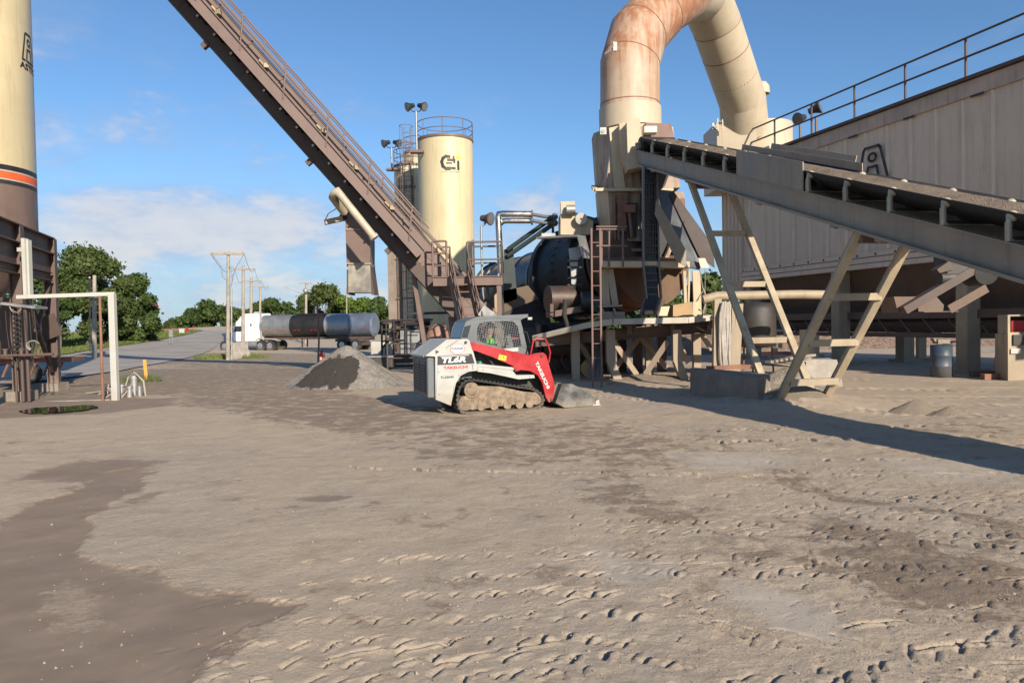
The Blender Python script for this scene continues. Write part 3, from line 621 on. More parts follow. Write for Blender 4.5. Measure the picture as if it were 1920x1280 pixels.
# steel frame carrying the silos, drive-through underneath
t = thing('silo_frame', 'brown steel drive through frame carrying the tall silos', 'steel frame', (-13.9, 22.6, 0))
fd = (V((-13.0, 19.7, 0))-V((-13.95, 22.7, 0))).normalized(); fb = V((-fd.y, fd.x, 0)); fb = fb if fb.x < 0 else -fb
F0 = V((-13.95, 22.7, 0)); cols = [F0, F0+fd*3.15, F0+fd*6.3, F0+fb*4.6, F0+fb*4.6+fd*3.15, F0+fb*4.6+fd*6.3]
for p in cols:
    b = MB(); b.hbeam(p+V((0, 0, .25)), p+V((0, 0, 4.6)), .30, .30, up=fb, t=.03); b.build('column', brown_frame, t)
    MB().prism([p+V((x, y, 0)) for x, y in ((-.28, -.28), (.28, -.28), (.28, .28), (-.28, .28))], (0, 0, .25)).build('footing', concrete_dk, t)
b = MB()
for q in (V((0, 0, 0)), fb*4.6):
    b.hbeam(F0+q+V((0, 0, 4.38)), F0+q+fd*7+V((0, 0, 4.38)), .3, .5, up=(0, 0, 1), t=.03); b.hbeam(F0+q+V((0, 0, 3.45))+fd*.17, F0+q+fd*6.3+V((0, 0, 3.45)), .2, .25, up=(0, 0, 1))
    b.beam(F0+q+V((0, 0, 3.92)), F0+q+fd*6.3+V((0, 0, 3.92)), .015, .72)
for k in (0, 3.15, 6.3): b.hbeam(F0+fd*k+V((0, 0, 4.35))+fb*.2, F0+fb*4.4+fd*k+V((0, 0, 4.35)), .3, .45, up=(0, 0, 1), t=.03)
b.build('beam', brown_frame, t)
b = MB()
b.beam(F0+fd*.2+V((0, 0, .6)), F0+fd*2.9+V((0, 0, 3.2)), .1, .1); b.beam(F0+fd*2.9+V((0, 0, .6)), F0+fd*.2+V((0, 0, 3.2)), .1, .1)
b.beam(F0+fb*.3+V((0, 0, 2.0)), F0+fb*1.2+V((0, 0, 4.1)), .12, .12); b.build('brace', brown_dk, t)
# sheet panels, walkway and dangling hoses near the left edge
b = MB(); b.beam(W(-30, 610, 21), W(62, 612, 21), .03, 1.6); b.beam(W(66, 600, 22.4), W(82, 640, 22.4), .03, 1.2); b.build('side_panel', brown_dk, t)
b = MB(); pw1 = [W(45, 447, 22.3), W(58, 560, 22.3)]
b = MB(); b.beam(W(46, 447, 19.1), W(51, 560, 19.1), .09, .16); b.beam(W(54, 450, 19.15), W(58, 560, 19.15), .05, .14); b.beam(W(33, 468, 19.2), W(46, 468, 19.2), .06, .1); b.build('white_gutter', white_p, t)

t = thing('control_stand', 'low sampling stand with gauges, coiled hose and levers at left edge', 'control stand', G(45, 745))
b = MB(); A = W(-40, 563, 19.20); Bp = W(78, 577, 19.20); b.beam(A, Bp, .5, .06); b.build('top_shelf', galv, t)
b = MB()
for x in (36, 47, 24):
    p = W(x, 578, 19.10); b.tube(p, V((p.x+.03, p.y, .02)), .045 if x != 24 else .03, n=8)
b.build('leg', brown_dk, t)
b = MB(); b.pipe([W(-20, 668, 18.90), W(100, 664, 18.90)], .04, 8)
for x in (10, 40, 72): b.tube(W(x, 666, 18.90), W(x, 655, 18.90), .05, n=8); b.tube(W(x, 655, 18.90)+V((-.07, 0, 0)), W(x, 655, 18.90)+V((.07, 0, 0)), .02, n=6)
b.build('valve_pipe', brown_frame, t)
b = MB()
for k in range(9):
    c = W(31, 600+k*9, 18.90); b.pipe([c+V((.07*math.cos(a), .07*math.sin(a), .012*a)) for a in [i*.8 for i in range(9)]], .016, 5)
b.build('coiled_hose', rubber, t)
b = MB()
for i in range(4):
    c = W(62, 648, 19.00+i*.03); b.pipe([c+V((.17*math.cos(a)*(1-i*.12), 0, .13*math.sin(a)*(1-i*.1))) for a in [.4+j*.55 for j in range(8)]], .016, 5)
b.pipe([W(18, 575, 18.90), W(22, 583, 18.90), W(34, 586, 18.90), W(40, 579, 18.90)], .015, 5); b.build('hose', cable_m, t)
b = MB()
for i in range(7):
    x = 10+i*9; p = W(x, 583+3*(i % 2), 19.05); b.pipe([p, p+V((.02, 0, -.3-.2*random.random())), p+V((.07, 0, -.9-.7*random.random()))], .013, 5)
b.build('cable', black, t)

t = thing('flatbed_trailer', 'low red edged flatbed parked behind the brown silo frame', 'trailer', G(110, 728))
p0 = W(-60, 722, 26.5); p1 = W(148, 696, 27.5); p0.z = p1.z = .78
b = MB(); b.beam(p0, p1, 1.6, .14); b.build('deck', rustm, t)
d = (p1-p0).normalized(); b = MB()
for k in range(9): q = p1-d*(.1+k*.42); b.beam(q+V((0, -.8, -.08)), q+V((-.25, -.75, -.55)), .06, .06)
b.build('side_rack', rustm, t); b = MB(); b.beam(p0+V((0, -.82, .05)), p1+V((0, -.82, .05)), .04, .1); b.build('rail', redp, t)
b = MB()
for k in (1.2, 3.0): q = p1-d*k; b.tube(V((q.x, q.y-.7, .32)), V((q.x, q.y-.45, .32)), .32, n=18)
b.build('wheel', rubber, t)

# white goal shaped pipe frame
t = thing('pipe_frame', 'white square pipe frame shaped like a gate', 'pipe frame', G(216, 750))
gp = G(217, 750); top = W(210, 551, gp.y); L0 = W(32, 557, gp.y-.25)
b = MB(); b.beam(gp+V((0, 0, -.1)), V((top.x, top.y, top.z)), .155, .155, up=(0, 1, 0)); b.build('post', white_p, t, bevel=.01)
b = MB(); b.beam(L0, V((top.x+.075, top.y, top.z)), .12, .10); b.build('crossbar', white_p, t, bevel=.01)
t = thing('brace_pole', 'thin brown pole standing left of the white pipe frame', 'pole', G(193, 752)); p = G(193, 752)
MB().tube(p, W(187, 556, p.y+.02), .035, n=8).build('shaft', rustm, t)
b = MB(); b.beam(W(25, 757, 19.3)+V((0, 0, .02)), W(206, 750, 19.3), .06, .05); t = thing('ground_pipe', 'pale pipe lying on the dirt between frame foot and silo', 'pipe', G(110, 754)); b.build('pipe', concrete, t)

t = thing('valve_stubs', 'cluster of pale pipe stubs and looped hose at the white post foot', 'pipe stubs', G(240, 745))
b = MB()
for x, y, h, r in ((228, 742, .32, .10), (243, 745, .30, .10), (252, 741, .55, .11), (262, 743, .28, .08)):
    g0 = G(x, y); b.tube(g0, g0+V((0, 0, h)), r*.8, n=12); b.tube(g0+V((0, 0, h*.8)), g0+V((0, 0, h)), r, n=12)
b.build('pipe_stub', galv, t)
b = MB(); g0 = G(235, 741)
b.pipe([G(230, 742), g0+V((.1, 0, .5)), G(255, 742)+V((0, 0, .62)), G(270, 742)+V((0, 0, .4)), G(273, 744)], .025, 6)
for k in range(10): a = G(random.uniform(192, 232), random.uniform(738, 748)); b.pipe([a, a+V((random.uniform(-.3, .3), .1, random.uniform(.08, .4))), a+V((random.uniform(-.7, .7), .2, .03))], .02, 5)
b.build('hose', concrete, t)
t = thing('marker_post', 'short orange marker post standing in the dirt', 'marker post', G(275, 716)); p = G(275, 716); q = W(271, 674, p.y)
MB().beam(p, q, .11, .05, up=(0, 1, 0)).build('stake', orange, t, bevel=.01)
for x, l in ((248, 'left thin survey stake in the weeds'), (253, 'right thin survey stake in the weeds')):
    t = thing('survey_stake', l, 'stake', G(x, 712)); p = G(x, 712); MB().beam(p, W(x-1, 692+(x-248), p.y), .03, .03).build('stake', rustm if x == 248 else white_p, t)
g0 = G(262, 716); n = 500; a = rng.random(n)*6.28; rr = .75*rng.random(n)**.6; vs = np.zeros((n, 3, 3)); bx = g0.x+rr*np.cos(a); by = g0.y+rr*.5*np.sin(a)
hh = (.08+.25*rng.random(n)); dx = .12*rng.standard_normal(n); vs[:, 0] = np.stack([bx-.02, by, 0*bx], -1); vs[:, 1] = np.stack([bx+.02, by, 0*bx], -1); vs[:, 2] = np.stack([bx+dx, by+.1*rng.standard_normal(n), hh], -1)
tag(raw_mesh('weeds', vs, 3, leaf_mat('weed_green', (.11, .14, .06), (.18, .19, .09))), kind='stuff')

# ------------------------------------------------------------------ utility poles
def upole(x, ytop, ybase, d, label, r=.16, arm=None, group='utility poles along the road', z=None, armtilt=0, name='utility_pole', armd=0, mt=None):
    p = W(x, ybase, d); p.z = gz(p.x, p.y); top = W(x+1.2 if ybase-ytop > 100 else x, ytop, d)
    t = thing(name, label, 'utility pole', p, group); MB().tube(p-V((0, 0, .2)), top, r*1.15, r*.8, n=10).build('pole', mt or wood, t)
    if arm:
        xl, xr, ya = arm; A = W(xl, ya, d+armd); Bp = W(xr, ya+armtilt, d-armd); b = MB(); b.beam(A+V((0, -r, 0)), Bp+V((0, -r, 0)), .12, .15)
        b.build('crossarm', mt or wood, t); b = MB()
        for k in (.03, .5, .97): q = A.lerp(Bp, k)+V((0, -r, .07)); b.tube(q, q+V((0, 0, .16)), .05, .035, n=6)
        b.build('insulator', concrete, t)
    return t, p, top
t, p, top = upole(427, 471, 668, 50, 'nearest tall utility pole with a wide crossarm and hanging wires', .125, (396, 458, 476))
b = MB(); b.tube(p+V((.3, -.1, 0)), W(434, 541, 50), .06, n=8); b.build('conduit', galv, t)
b = MB(); b.pipe([W(399, 479, 49.8), W(415, 500, 49.7), W(417, 517, 49.7), W(426, 528, 49.7)], .028, 5); b.pipe([W(457, 478, 49.8), W(440, 505, 49.8), W(433, 540, 49.8)], .022, 5); b.pipe([W(433, 503, 49.8), W(434, 520, 49.8), W(438, 512, 49.8), W(432, 536, 49.8)], .022, 5)
b.beam(W(430, 499, 49.8), W(441, 505, 49.8), .08, .08); b.build('wire', cable_m, t)
upole(455, 497, 648, 68, 'second utility pole, above the truck cab', .15, (440, 478, 505)); t3, _, p3 = upole(470, 520, 640, 88, 'third utility pole, above the truck sleeper', .18, (454, 490, 527))
upole(487, 536, 640, 112, 'fourth and farthest utility pole in the row', .18, (466, 504, 538)); upole(650, 540, 624, 130, 'thin far pole left of the hanging chute', .12)
t, p, top = upole(573, 529, 640, 96, 'utility pole carrying a street lamp on a long arm', .17, (561, 585, 531), mt=wood)
b = MB(); b.pipe([W(571, 552, 96), W(560, 547, 95.7), W(545, 541, 95.4), W(533, 537, 95.2)], .07, 6); b.build('lamp_arm', galv, t); MB().ball(W(573, 545, 95.6), .35, 10).build('lamp_head', galv, t)
t, p, top = upole(176, 516, 658, 58, 'leaning wooden utility pole in front of the left trees', .17, None, mt=wood)
MB().tube(G(171, 660)+V((0, -.2, 0)), W(168, 520, 57.5), .06, n=8).build('conduit', galv, t)
b = MB(); c = W(176, 553, 57.6); b.box(c, (.55, .4, .5)); b.build('transformer_box', galv, t, bevel=.03)
b = MB()
for x0, x1, y0, y1, d0, d1 in ((458, 478, 476, 505, 50, 68), (396, 440, 477, 505, 50, 68), (478, 490, 505, 528, 68, 88), (440, 454, 505, 527, 68, 88), (490, 504, 527, 538, 88, 112), (172, 240, 518, 532, 58, 90)):
    a = W(x0, y0, d0); c = W(x1, y1, d1); b.pipe([a.lerp(c, k/6)-V((0, 0, 1.1*math.sin(math.pi*k/6)*.6)) for k in range(7)], .014, 4, cap=False)
t = thing('power_line', 'thin overhead wires sagging between the utility poles', 'power line', (0, 0, 0)); b.build('wire', black, t)

t = thing('concrete_barrier', 'tapered concrete barrier piece in front of the nearest utility pole', 'barrier', G(438, 673), 'concrete barrier pieces by the pole')
def jersey(p, l, hh, w, dirv, t):
    dv = V(dirv).normalized(); sd = V((-dv.y, dv.x, 0)); prof = [(-w/2, 0), (-w/2, .12*hh), (-w*.2, .45*hh), (-w*.14, hh), (w*.14, hh), (w*.2, .45*hh), (w/2, .12*hh), (w/2, 0)]
    MB().prism([p+sd*a+V((0, 0, z)) for a, z in prof], dv*l).build('block', concrete, t, bevel=.02)
jersey(G(438, 673), 1.6, 1.15, .62, (.25, 1, 0), t)
t = thing('concrete_barrier', 'second concrete barrier piece, set back beside the truck wheel', 'barrier', G(447, 666), 'concrete barrier pieces by the pole'); jersey(G(447, 666), 1.6, 1.1, .6, (.1, 1, 0), t)
# weeds round the pole foot
n = 900; g0 = G(434, 672); a = rng.random(n)*6.28; rr = 2.6*rng.random(n)**.7; vs = np.zeros((n, 3, 3)); bx = g0.x+rr*np.cos(a); by = g0.y+rr*.6*np.sin(a); bz = hg(bx, by)
vs[:, 0] = np.stack([bx-.05, by, bz], -1); vs[:, 1] = np.stack([bx+.05, by, bz], -1); vs[:, 2] = np.stack([bx+.15*rng.standard_normal(n), by, bz+.12+.3*rng.random(n)], -1)
tag(raw_mesh('weeds', vs, 3, MATS.get('x') or grass_m), kind='stuff')

# signs by the road
def sign(x, yb, d, w, h, zc, m, label, cat='sign'):
    p = W(x, yb, d); p.z = gz(p.x, p.y); t = thing('road_sign', label, cat, p); b = MB(); c = W(x, zc, d)
    for s in (-w*.35, w*.35): b.beam(p+V((s, 0, 0)), V((p.x+s, p.y, c.z)), .07, .07)
    b.build('post', galv, t); MB().box(c+V((0, -.06, 0)), (w, .04, h)).build('panel', m, t)
sign(321, 632, 88, .5, .8, 625, galv, 'small grey box sign on the grass verge'); sign(341, 622, 120, .85, .65, 620, white_p, 'white notice board near the road crest'); sign(351, 622, 125, .45, .6, 618, redp, 'red sign right of the white notice board')
sign(318, 621, 130, 3.2, .35, 618, rustm, 'long low rust coloured board on the verge'); sign(363, 622, 150, .3, .5, 613, redp, 'tiny red sign standing at the road edge')
p = W(290, 640, 112); p.z = gz(p.x, p.y); t = thing('tall_sign', 'tall red and green sign above the roadside trees', 'sign', p); MB().tube(p, W(291, 585, 112), .12, n=8).build('post', galv, t)
MB().box(W(290, 576, 111.8), (.95, .15, .8)).build('red_panel', redp, t); MB().box(W(291, 586, 111.8), (.8, .15, .8)).build('green_panel', leafB, t)

# gravel pile
def heap(name, label, c, rx, ry, h, m, seed, cat='gravel pile', n=90, pw=1.0):
    u = np.linspace(-1.35, 1.35, n); XX, YY = np.meshgrid(u, u); r = np.hypot(XX, YY); ang = np.arctan2(YY, XX)
    r2 = r*(1+.16*fbm(np.cos(ang)*1.5+5, np.sin(ang)*1.5+5, seed)*2); z = h*np.clip(1-r2, 0, 1)**pw; z = np.where(z > h*.9, h*.9+(z-h*.9)*.5, z)
    z = z+(.05*fbm(XX*5, YY*5, seed+3, 4)+.05*fbm(XX*22, YY*22, seed+4, 3))*np.clip(z*4/h, 0, 1)*min(1, h); z = z-.03*(r2 > 1.0)
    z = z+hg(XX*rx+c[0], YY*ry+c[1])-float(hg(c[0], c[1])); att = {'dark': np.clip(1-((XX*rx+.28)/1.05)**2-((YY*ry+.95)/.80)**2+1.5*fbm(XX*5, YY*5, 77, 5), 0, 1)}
    o = col_mesh(name, XX*rx, YY*ry, z, m, att); o.location = c; return tag(o, label, cat)
def gravel_mat(name, c1, c2, sc_=45):
    m = bpy.data.materials.new(name); m.use_nodes = True; t = m.node_tree; b = t.nodes['Principled BSDF']; tc = N(t, 'ShaderNodeTexCoord')
    v = N(t, 'ShaderNodeTexVoronoi', i_Scale=sc_); L(t, tc.outputs['Object'], v.inputs['Vector']); n = N(t, 'ShaderNodeTexNoise', i_Scale=3.0, i_Detail=7.0); L(t, tc.outputs['Object'], n.inputs['Vector'])
    c = N(t, 'ShaderNodeMix', data_type='RGBA'); c.inputs[6].default_value = c1+(1,); c.inputs[7].default_value = c2+(1,)
    sx = N(t, 'ShaderNodeSeparateColor'); L(t, v.outputs['Color'], sx.inputs[0]); L(t, rng_(t, mth(t, 'ADD', mth(t, 'MULTIPLY', sx.outputs[0], .5), n.outputs[0]), .45, 1.0), c.inputs[0]); L(t, c.outputs[2], b.inputs['Base Color']); b.inputs['Roughness'].default_value = .95
    bp = N(t, 'ShaderNodeBump', i_Strength=.9, i_Distance=.03); L(t, v.outputs['Distance'], bp.inputs['Height']); L(t, bp.outputs[0], b.inputs['Normal']); return m
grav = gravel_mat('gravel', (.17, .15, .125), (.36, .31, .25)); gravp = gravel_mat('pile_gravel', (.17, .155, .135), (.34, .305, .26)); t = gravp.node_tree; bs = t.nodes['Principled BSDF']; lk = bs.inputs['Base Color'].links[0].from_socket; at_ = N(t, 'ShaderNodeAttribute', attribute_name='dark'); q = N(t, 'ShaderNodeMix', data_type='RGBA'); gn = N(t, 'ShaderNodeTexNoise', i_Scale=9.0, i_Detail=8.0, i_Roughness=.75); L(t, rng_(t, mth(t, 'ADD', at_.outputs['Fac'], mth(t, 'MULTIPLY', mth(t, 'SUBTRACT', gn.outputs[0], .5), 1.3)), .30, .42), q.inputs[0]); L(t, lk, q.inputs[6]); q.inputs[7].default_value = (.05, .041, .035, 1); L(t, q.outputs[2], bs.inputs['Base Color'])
sandm = gravel_mat('sand', (.28, .23, .17), (.38, .31, .23), 90)
gc = G(652, 722); heap('gravel_pile', 'conical grey gravel pile left of the loader', gc, 1.85, 1.6, 1.3, gravp, 5, n=150)
heap('gravel_skirt', 'low spread of loose gravel between the pile and the loader', G(735, 722)+V((0, 0, -.03)), 1.3, .9, .22, grav, 9)
t = thing('fire_extinguisher', 'red fire extinguisher hanging on a bent pole behind the gravel pile', 'extinguisher', W(603, 670, 32))
def exting(c, s, t):
    c = V(c); MB().lathe(c, [(0, 0), (.085*s, 0), (.09*s, .03*s), (.09*s, .42*s), (.06*s, .5*s), (.03*s, .53*s)], 16).build('cylinder', red_ext, t)
    b = MB(); b.tube(c+V((0, 0, .52*s)), c+V((0, 0, .6*s)), .03*s, n=8); b.beam(c+V((-.02, 0, .6*s)), c+V((.12*s, 0, .64*s)), .03, .02); b.pipe([c+V((.03, 0, .57*s)), c+V((.13*s, 0, .5*s)), c+V((.13*s, 0, .2*s))], .012*s, 5); b.build('valve', black, t)
    MB().box(c+V((0, -.0905*s, .26*s)), (.09*s, .004, .13*s)).build('label', white_p, t)
exting(W(603, 683, 31.7), 1.0, t)
p = G(596, 688); t = thing('extinguisher_pole', 'thin leaning pole behind the gravel pile', 'pole', p); MB().pipe([p, W(598, 640, p.y), W(595, 569, p.y)], .045, 7).build('pole', brown, t)

# ------------------------------------------------------------------ tank silos in the middle (liquid tanks)
def rnd_silo(pxl, pxr, ytop, d, label, zb, m, name='tank_silo'):
    a = W(pxl, ytop, d); c = W(pxr, ytop, d); r = (c.x-a.x)/2; ce = V(((a.x+c.x)/2, d+r*.0, 0)); zt = a.z
    t = thing(name, label, 'silo', (ce.x, ce.y, gz(ce.x, ce.y)), 'cream vertical tanks')
    MB().lathe(ce, [(r, zb), (r, zt)], 72).build('shell', m, t)
    MB().lathe(ce, [(r+.05, zt-.02), (r+.05, zt+.12), (0, zt+.35)], 72, smooth=False).build('roof', brown, t)
    b = MB()
    for z in [zb+k*2.4 for k in range(1, int((zt-zb)/2.4)+1)]: b.lathe(ce, [(r+.002, z), (r+.006, z+.015), (r+.002, z+.03)], 72)
    b.build('weld_seam', m, t)
    return t, ce, r, zt
dS = 44; tA, cA_, rA, zA = rnd_silo(783, 886, 268, dS, 'large smooth cream tank with a faded logo', .6, silo_cream)
tB, cB_, rB, zB = rnd_silo(739, 800, 316, 48, 'slimmer shaded tank behind the large cream tank, laddered side', .6, mat('tank_side', (.66, .57, .40), .6, streak=.3, rust=.15, scale=.8))
tC, cC_, rC, zC = rnd_silo(757, 812, 291, 51, 'rear tank of the three, only its top showing', .6, silo_cream)
def toprail(t, c, r, z, a0=0, a1=360, n=14, h=1.05):
    b = MB(); P = [c+V((r*math.cos(R(a0+(a1-a0)*i/48)), r*math.sin(R(a0+(a1-a0)*i/48)), z)) for i in range(49)]
    for k in (.5, 1.0): b.pipe([p+V((0, 0, h*k)) for p in P], .025, 5)
    for i in range(0, 49, 48//n): b.tube(P[i], P[i]+V((0, 0, h)), .025, n=6)
    b.build('guard_rail', brown, t)
toprail(tA, cA_, rA, zA, n=8); toprail(tB, cB_, rB, zB, n=8); toprail(tC, cC_, rC, zC, n=8)
# faded letters logo
f = cylmap(cA_, rA+.012, 0, 0); aw = onplane(826, 292, (0, dS-rA, 0), (0, 1, 0)); lx = aw.x-cA_.x; lz0 = onplane(826, 320, (0, dS-rA, 0), (0, 1, 0)).z
g = lambda u, v: f(u+lx, v+lz0)
b = MB(); strip2(b, g, [(.50, .78), (.30, .80), (.14, .70), (.06, .50), (.12, .24), (.30, .10), (.50, .10)], .17); strip2(b, g, [(.42, .60), (.80, .60)], .14); strip2(b, g, [(.34, .42), (.62, .42)], .08)
strip2(b, g, [(.40, .14), (.80, .14)], .15); strip2(b, g, [(.74, .80), (.78, .46)], .10); strip2(b, g, [(1.02, .54), (1.02, .1)], .13); b.build('logo', txt_black, tA)
b = MB(); strip2(b, g, [(.95, .76), (1.10, .76)], .14); b.build('logo_dot', yellow, tA)
txt('CEI ENTERPRISES', 1.05, .07, lambda u, v: g(u+.03, v-.09), 'small_lettering', mat('faded_lettering', (.38, .32, .2), .6), tA, cuts=1)
fB = cylmap(cB_, rB+.012, 0, 0); q = onplane(741, 352, (0, 48-rB, 0), (0, 1, 0))
txt('TEQUIN', 1.25, .26, lambda u, v: fB(u+(q.x-cB_.x)*.98+.0, v+q.z-.1), 'lettering', txt_black, tB, cuts=2)
# caged ladder and pipes on the shaded tank
def ladder(b, p0, p1, w=.42, lat=(1, 0, 0), step=.3, r=.02):
    p0, p1, lat = V(p0), V(p1), V(lat).normalized()*w/2
    b.beam(p0-lat, p1-lat, r*2.2, r*2.2, up=(0, 1, 0)); b.beam(p0+lat, p1+lat, r*2.2, r*2.2, up=(0, 1, 0)); n = int((p1-p0).length/step)
    for i in range(1, n): q = p0.lerp(p1, i/n); b.tube(q-lat, q+lat, r*.8, n=5)
    return b
def cage(b, p0, p1, r=.38, back=(0, -1, 0)):
    p0, p1, bk = V(p0), V(p1), V(back); lat = V((bk.y, -bk.x, 0)); n = max(2, int((p1-p0).length/1.1)); hoop = lambda c: [c+lat*r*math.sin(a)*-1+bk*(r*.55-r*math.cos(a)*1.0+r*.3) for a in [R(40+i*35) for i in range(9)]]
    for i in range(n+1): b.pipe(hoop(p0.lerp(p1, i/n)), .018, 4)
    H0 = hoop(p0); H1 = hoop(p1)
    for i in range(0, 9, 1): b.tube(H0[i], H1[i], .012, n=4)
b = MB(); base = W(757, 590, 48-rB-.25); topp = W(764, 300, 48-rB-.25); ladder(b, V((topp.x, topp.y, .8)), topp+V((0, 0, 2.0))); b.build('ladder', brown, tB)
b = MB(); cage(b, V((topp.x, topp.y, 4.0)), topp+V((0, 0, 2.0)), .42); b.build('ladder_cage', brown, tB)
b = MB()
for x, r in ((741.5, .04), (748, .03), (768, .05), (773, .05)):
    q = W(x, 330, 48-rB*.9-.05); b.tube(V((q.x, q.y, 1.2)), q, r, n=6)
for z in (3.5, 6.0, 8.4): q = W(740, 400, 48-rB-.02); b.beam(V((q.x, q.y, z)), V((q.x+1.3, q.y, z)), .05, .05)
b.build('riser_pipe', brown, tB)
b = MB(); q = W(744, 462, 48-rB+.2); b.beam(V((q.x, q.y, 1.0)), V((q.x, q.y, 6.5)), .1, 1.2, up=(1, 0, 0)); b.build('ribbed_panel', mat('tank_panel', (.22, .175, .14), .6, streak=.4), tB)
def flood(t, c, d, m=black, s=1.0):
    c = V(c); d = V(d).normalized(); b = MB(); b.tube(c-d*.10*s, c+d*.12*s, .12*s, .22*s, 14); b.tube(c-d*.26*s, c-d*.10*s, .10*s, .13*s, 10); b.tube(c+d*.12*s, c+d*.15*s, .23*s, .23*s, 14)
    o = b.build('lamp_head', m, t); MB().tube(c+d*.152*s, c+d*.16*s, .20*s, n=14).build('lens', lens_m, o)
def lamp_mast(px, ytop, ybase, d, spread, label, s=1.0):
    top = W(px, ytop+12, d); base = W(px+1, ybase, d); t = thing('flood_light', label, 'flood light', (top.x, d, base.z), 'flood lights on masts')
    MB().tube(V((top.x, d, base.z)), top, .06, n=8).build('mast', galv, t); e = spread*d/FPX
    MB().beam(top-V((e*.6, 0, 0)), top+V((e*.6, 0, 0)), .06, .06).pipe([top-V((e*.6, 0, 0)), top+V((-e*.8, 0, .15))], .03, 5).pipe([top+V((e*.6, 0, 0)), top+V((e*.8, 0, .15))], .03, 5).build('bracket', brown_dk, t)
    flood(t, top+V((-e, 0, .28)), (-.8, -.5, -.35), s=s); flood(t, top+V((e, 0, .28)), (.8, -.5, -.35), s=s)
lamp_mast(780, 197, 284, 42.6, 12, 'twin flood lights on the mast above the large cream tank', 1.15)
lamp_mast(734, 265, 322, 46.8, 11, 'twin flood lights on the mast over the shaded tank', 1.15)
b = MB(); c = W(738, 318, 46.9); b.box(c, (.9, .5, .12)); b.build('mast_shelf', brown, tB); b = MB(); c = W(782, 285, 42.5); b.box(c, (.75, .5, .14)); b.build('mast_shelf', brown, tA)

# ------------------------------------------------------------------ the long brown drag conveyor
A0 = W(872, 622, 26.4); Bx = -19.5; kk = (Bx-A0.x); Bdir = V((-1, -.13, 0)); pB = W(318, 2, 25.2)
u = (pB-A0); u.normalize(); A0 = A0-u*.3; LEN = (A0.x-(-17.6))/abs(u.x)
v = V((-u.y, u.x, 0)).normalized(); v = v if v.y < 0 else -v; nrm = u.cross(v); nrm = nrm if nrm.z > 0 else -nrm
def CV(s, a, c): return A0+u*s+v*a+nrm*c        # along, towards the camera, up from the bottom chord
t = thing('drag_conveyor', 'long brown enclosed conveyor climbing steeply to the left', 'conveyor', (A0.x, A0.y, 0))
def cbox(b, s0, s1, a0, a1, c0, c1): return b.prism([CV(s0, a0, c0), CV(s0, a1, c0), CV(s0, a1, c1), CV(s0, a0, c1)], u*(s1-s0))
b = MB(); cbox(b, -.6, LEN, -.9, 0, .12, 1.15); b.build('casing', brown, t)
b = MB(); cbox(b, -1.0, LEN, -.02, .03, 0, .42); cbox(b, -1.0, LEN, -.93, -.88, 0, .42); cbox(b, -1.0, LEN, -.12, .06, .0, .03)
for k in range(1, 9): cbox(b, k*2.95, k*2.95+.05, -.88, .05, .02, .5)
b.build('bottom_chord', brown_dk, t)
WK0 = 3.3
b = MB(); cbox(b, WK0, LEN, .86, .90, .42, .78); cbox(b, WK0, LEN, .86, .97, .76, .79); cbox(b, WK0, LEN, .86, .97, .41, .44); b.build('walkway_channel', brown, t)
b = MB(); cbox(b, WK0, LEN, .04, .86, .58, .60); b.build('walkway_deck', black, t)  # painted black for the shade seen under the walkway
b = MB(); cbox(b, WK0, LEN, .0, .012, .42, .57); b.build('casing_shade_strip', black, t)  # black strip painting the shaded gap below the walkway onto the casing
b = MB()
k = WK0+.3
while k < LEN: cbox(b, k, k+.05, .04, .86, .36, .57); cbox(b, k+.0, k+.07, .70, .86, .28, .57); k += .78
b.build('walkway_bracket', black, t)  # black paint carries the underside shade onto the brackets too
b = MB(); k = 0
while k < LEN: cbox(b, k, k+.05, -.01, .03, .45, 1.2); k += 1.55
cbox(b, 0, LEN, -.01, .03, 1.12, 1.17); cbox(b, 0, LEN, .0, .02, .78, .80); b.build('casing_rib', brown, t)
b = MB(); rs = MB(); k = WK0+.6; Z_ = V((0, 0, 1)); last = None
for h_ in (.62, 1.15): rs.tube(CV(WK0+.2, .90, .78)+Z_*h_*.9, CV(LEN, .90, .78)+Z_*h_*.9, .03, n=6); 
rs.tube(CV(WK0+.2, -.9, 1.2)+Z_*.55, CV(LEN, -.9, 1.2)+Z_*.55, .03, n=6)
while k < LEN: rs.tube(CV(k, .90, .60), CV(k, .90, .78)+Z_*1.04, .032, n=6); rs.tube(CV(k, -.9, 1.1), CV(k, -.9, 1.2)+Z_*.55, .03, n=6); k += 2.05
rs.build('handrail', brown, t)
b = MB(); b.tube(CV(1, .1, 1.33), CV(LEN, .1, 1.33), .045, n=7); b.tube(CV(1, .22, 1.28), CV(LEN, .22, 1.28), .03, n=7); b.build('conduit', brown, t)
b = MB(); k = 5.2
while k < LEN: b.box(CV(k, .16, .95), (.16, .16, .14), rz=k); b.tube(CV(k, .12, .92), CV(k+.3, .12, .92), .05, n=6); k += 1.6+random.random()*1.3
b.build('chain_fitting', cream_frame, t)
b = MB()
for k in (4.1, 8.1, 13.2, 18.0, 23): cbox(b, k, k+.18, -.1, .12, -.22, .02); 
b.build('hanger_lug', brown_dk, t)
# boot at the bottom + lower legs
b = MB(); cbox(b, -2.2, .6, -.95, .08, -.1, 1.3); b.build('boot', brown, t)
b = MB(); p = CV(3.0, -.5, 0); b.beam(p, V((p.x+.5, p.y, 0)), .15, .2); p = CV(1.0, -.5, 0); b.beam(p, V((p.x+.2, p.y-.3, 0)), .2, .2); b.build('leg', brown, t)
# head support up at the silo top
p = CV(LEN-1.2, -.4, 0); b = MB()
for dx in (-.6, .5): b.beam(V((-18.15+dx, 25.2, 16.3)), p+V((dx, 0, 0)), .15, .15)
b.build('head_support', brown, t)

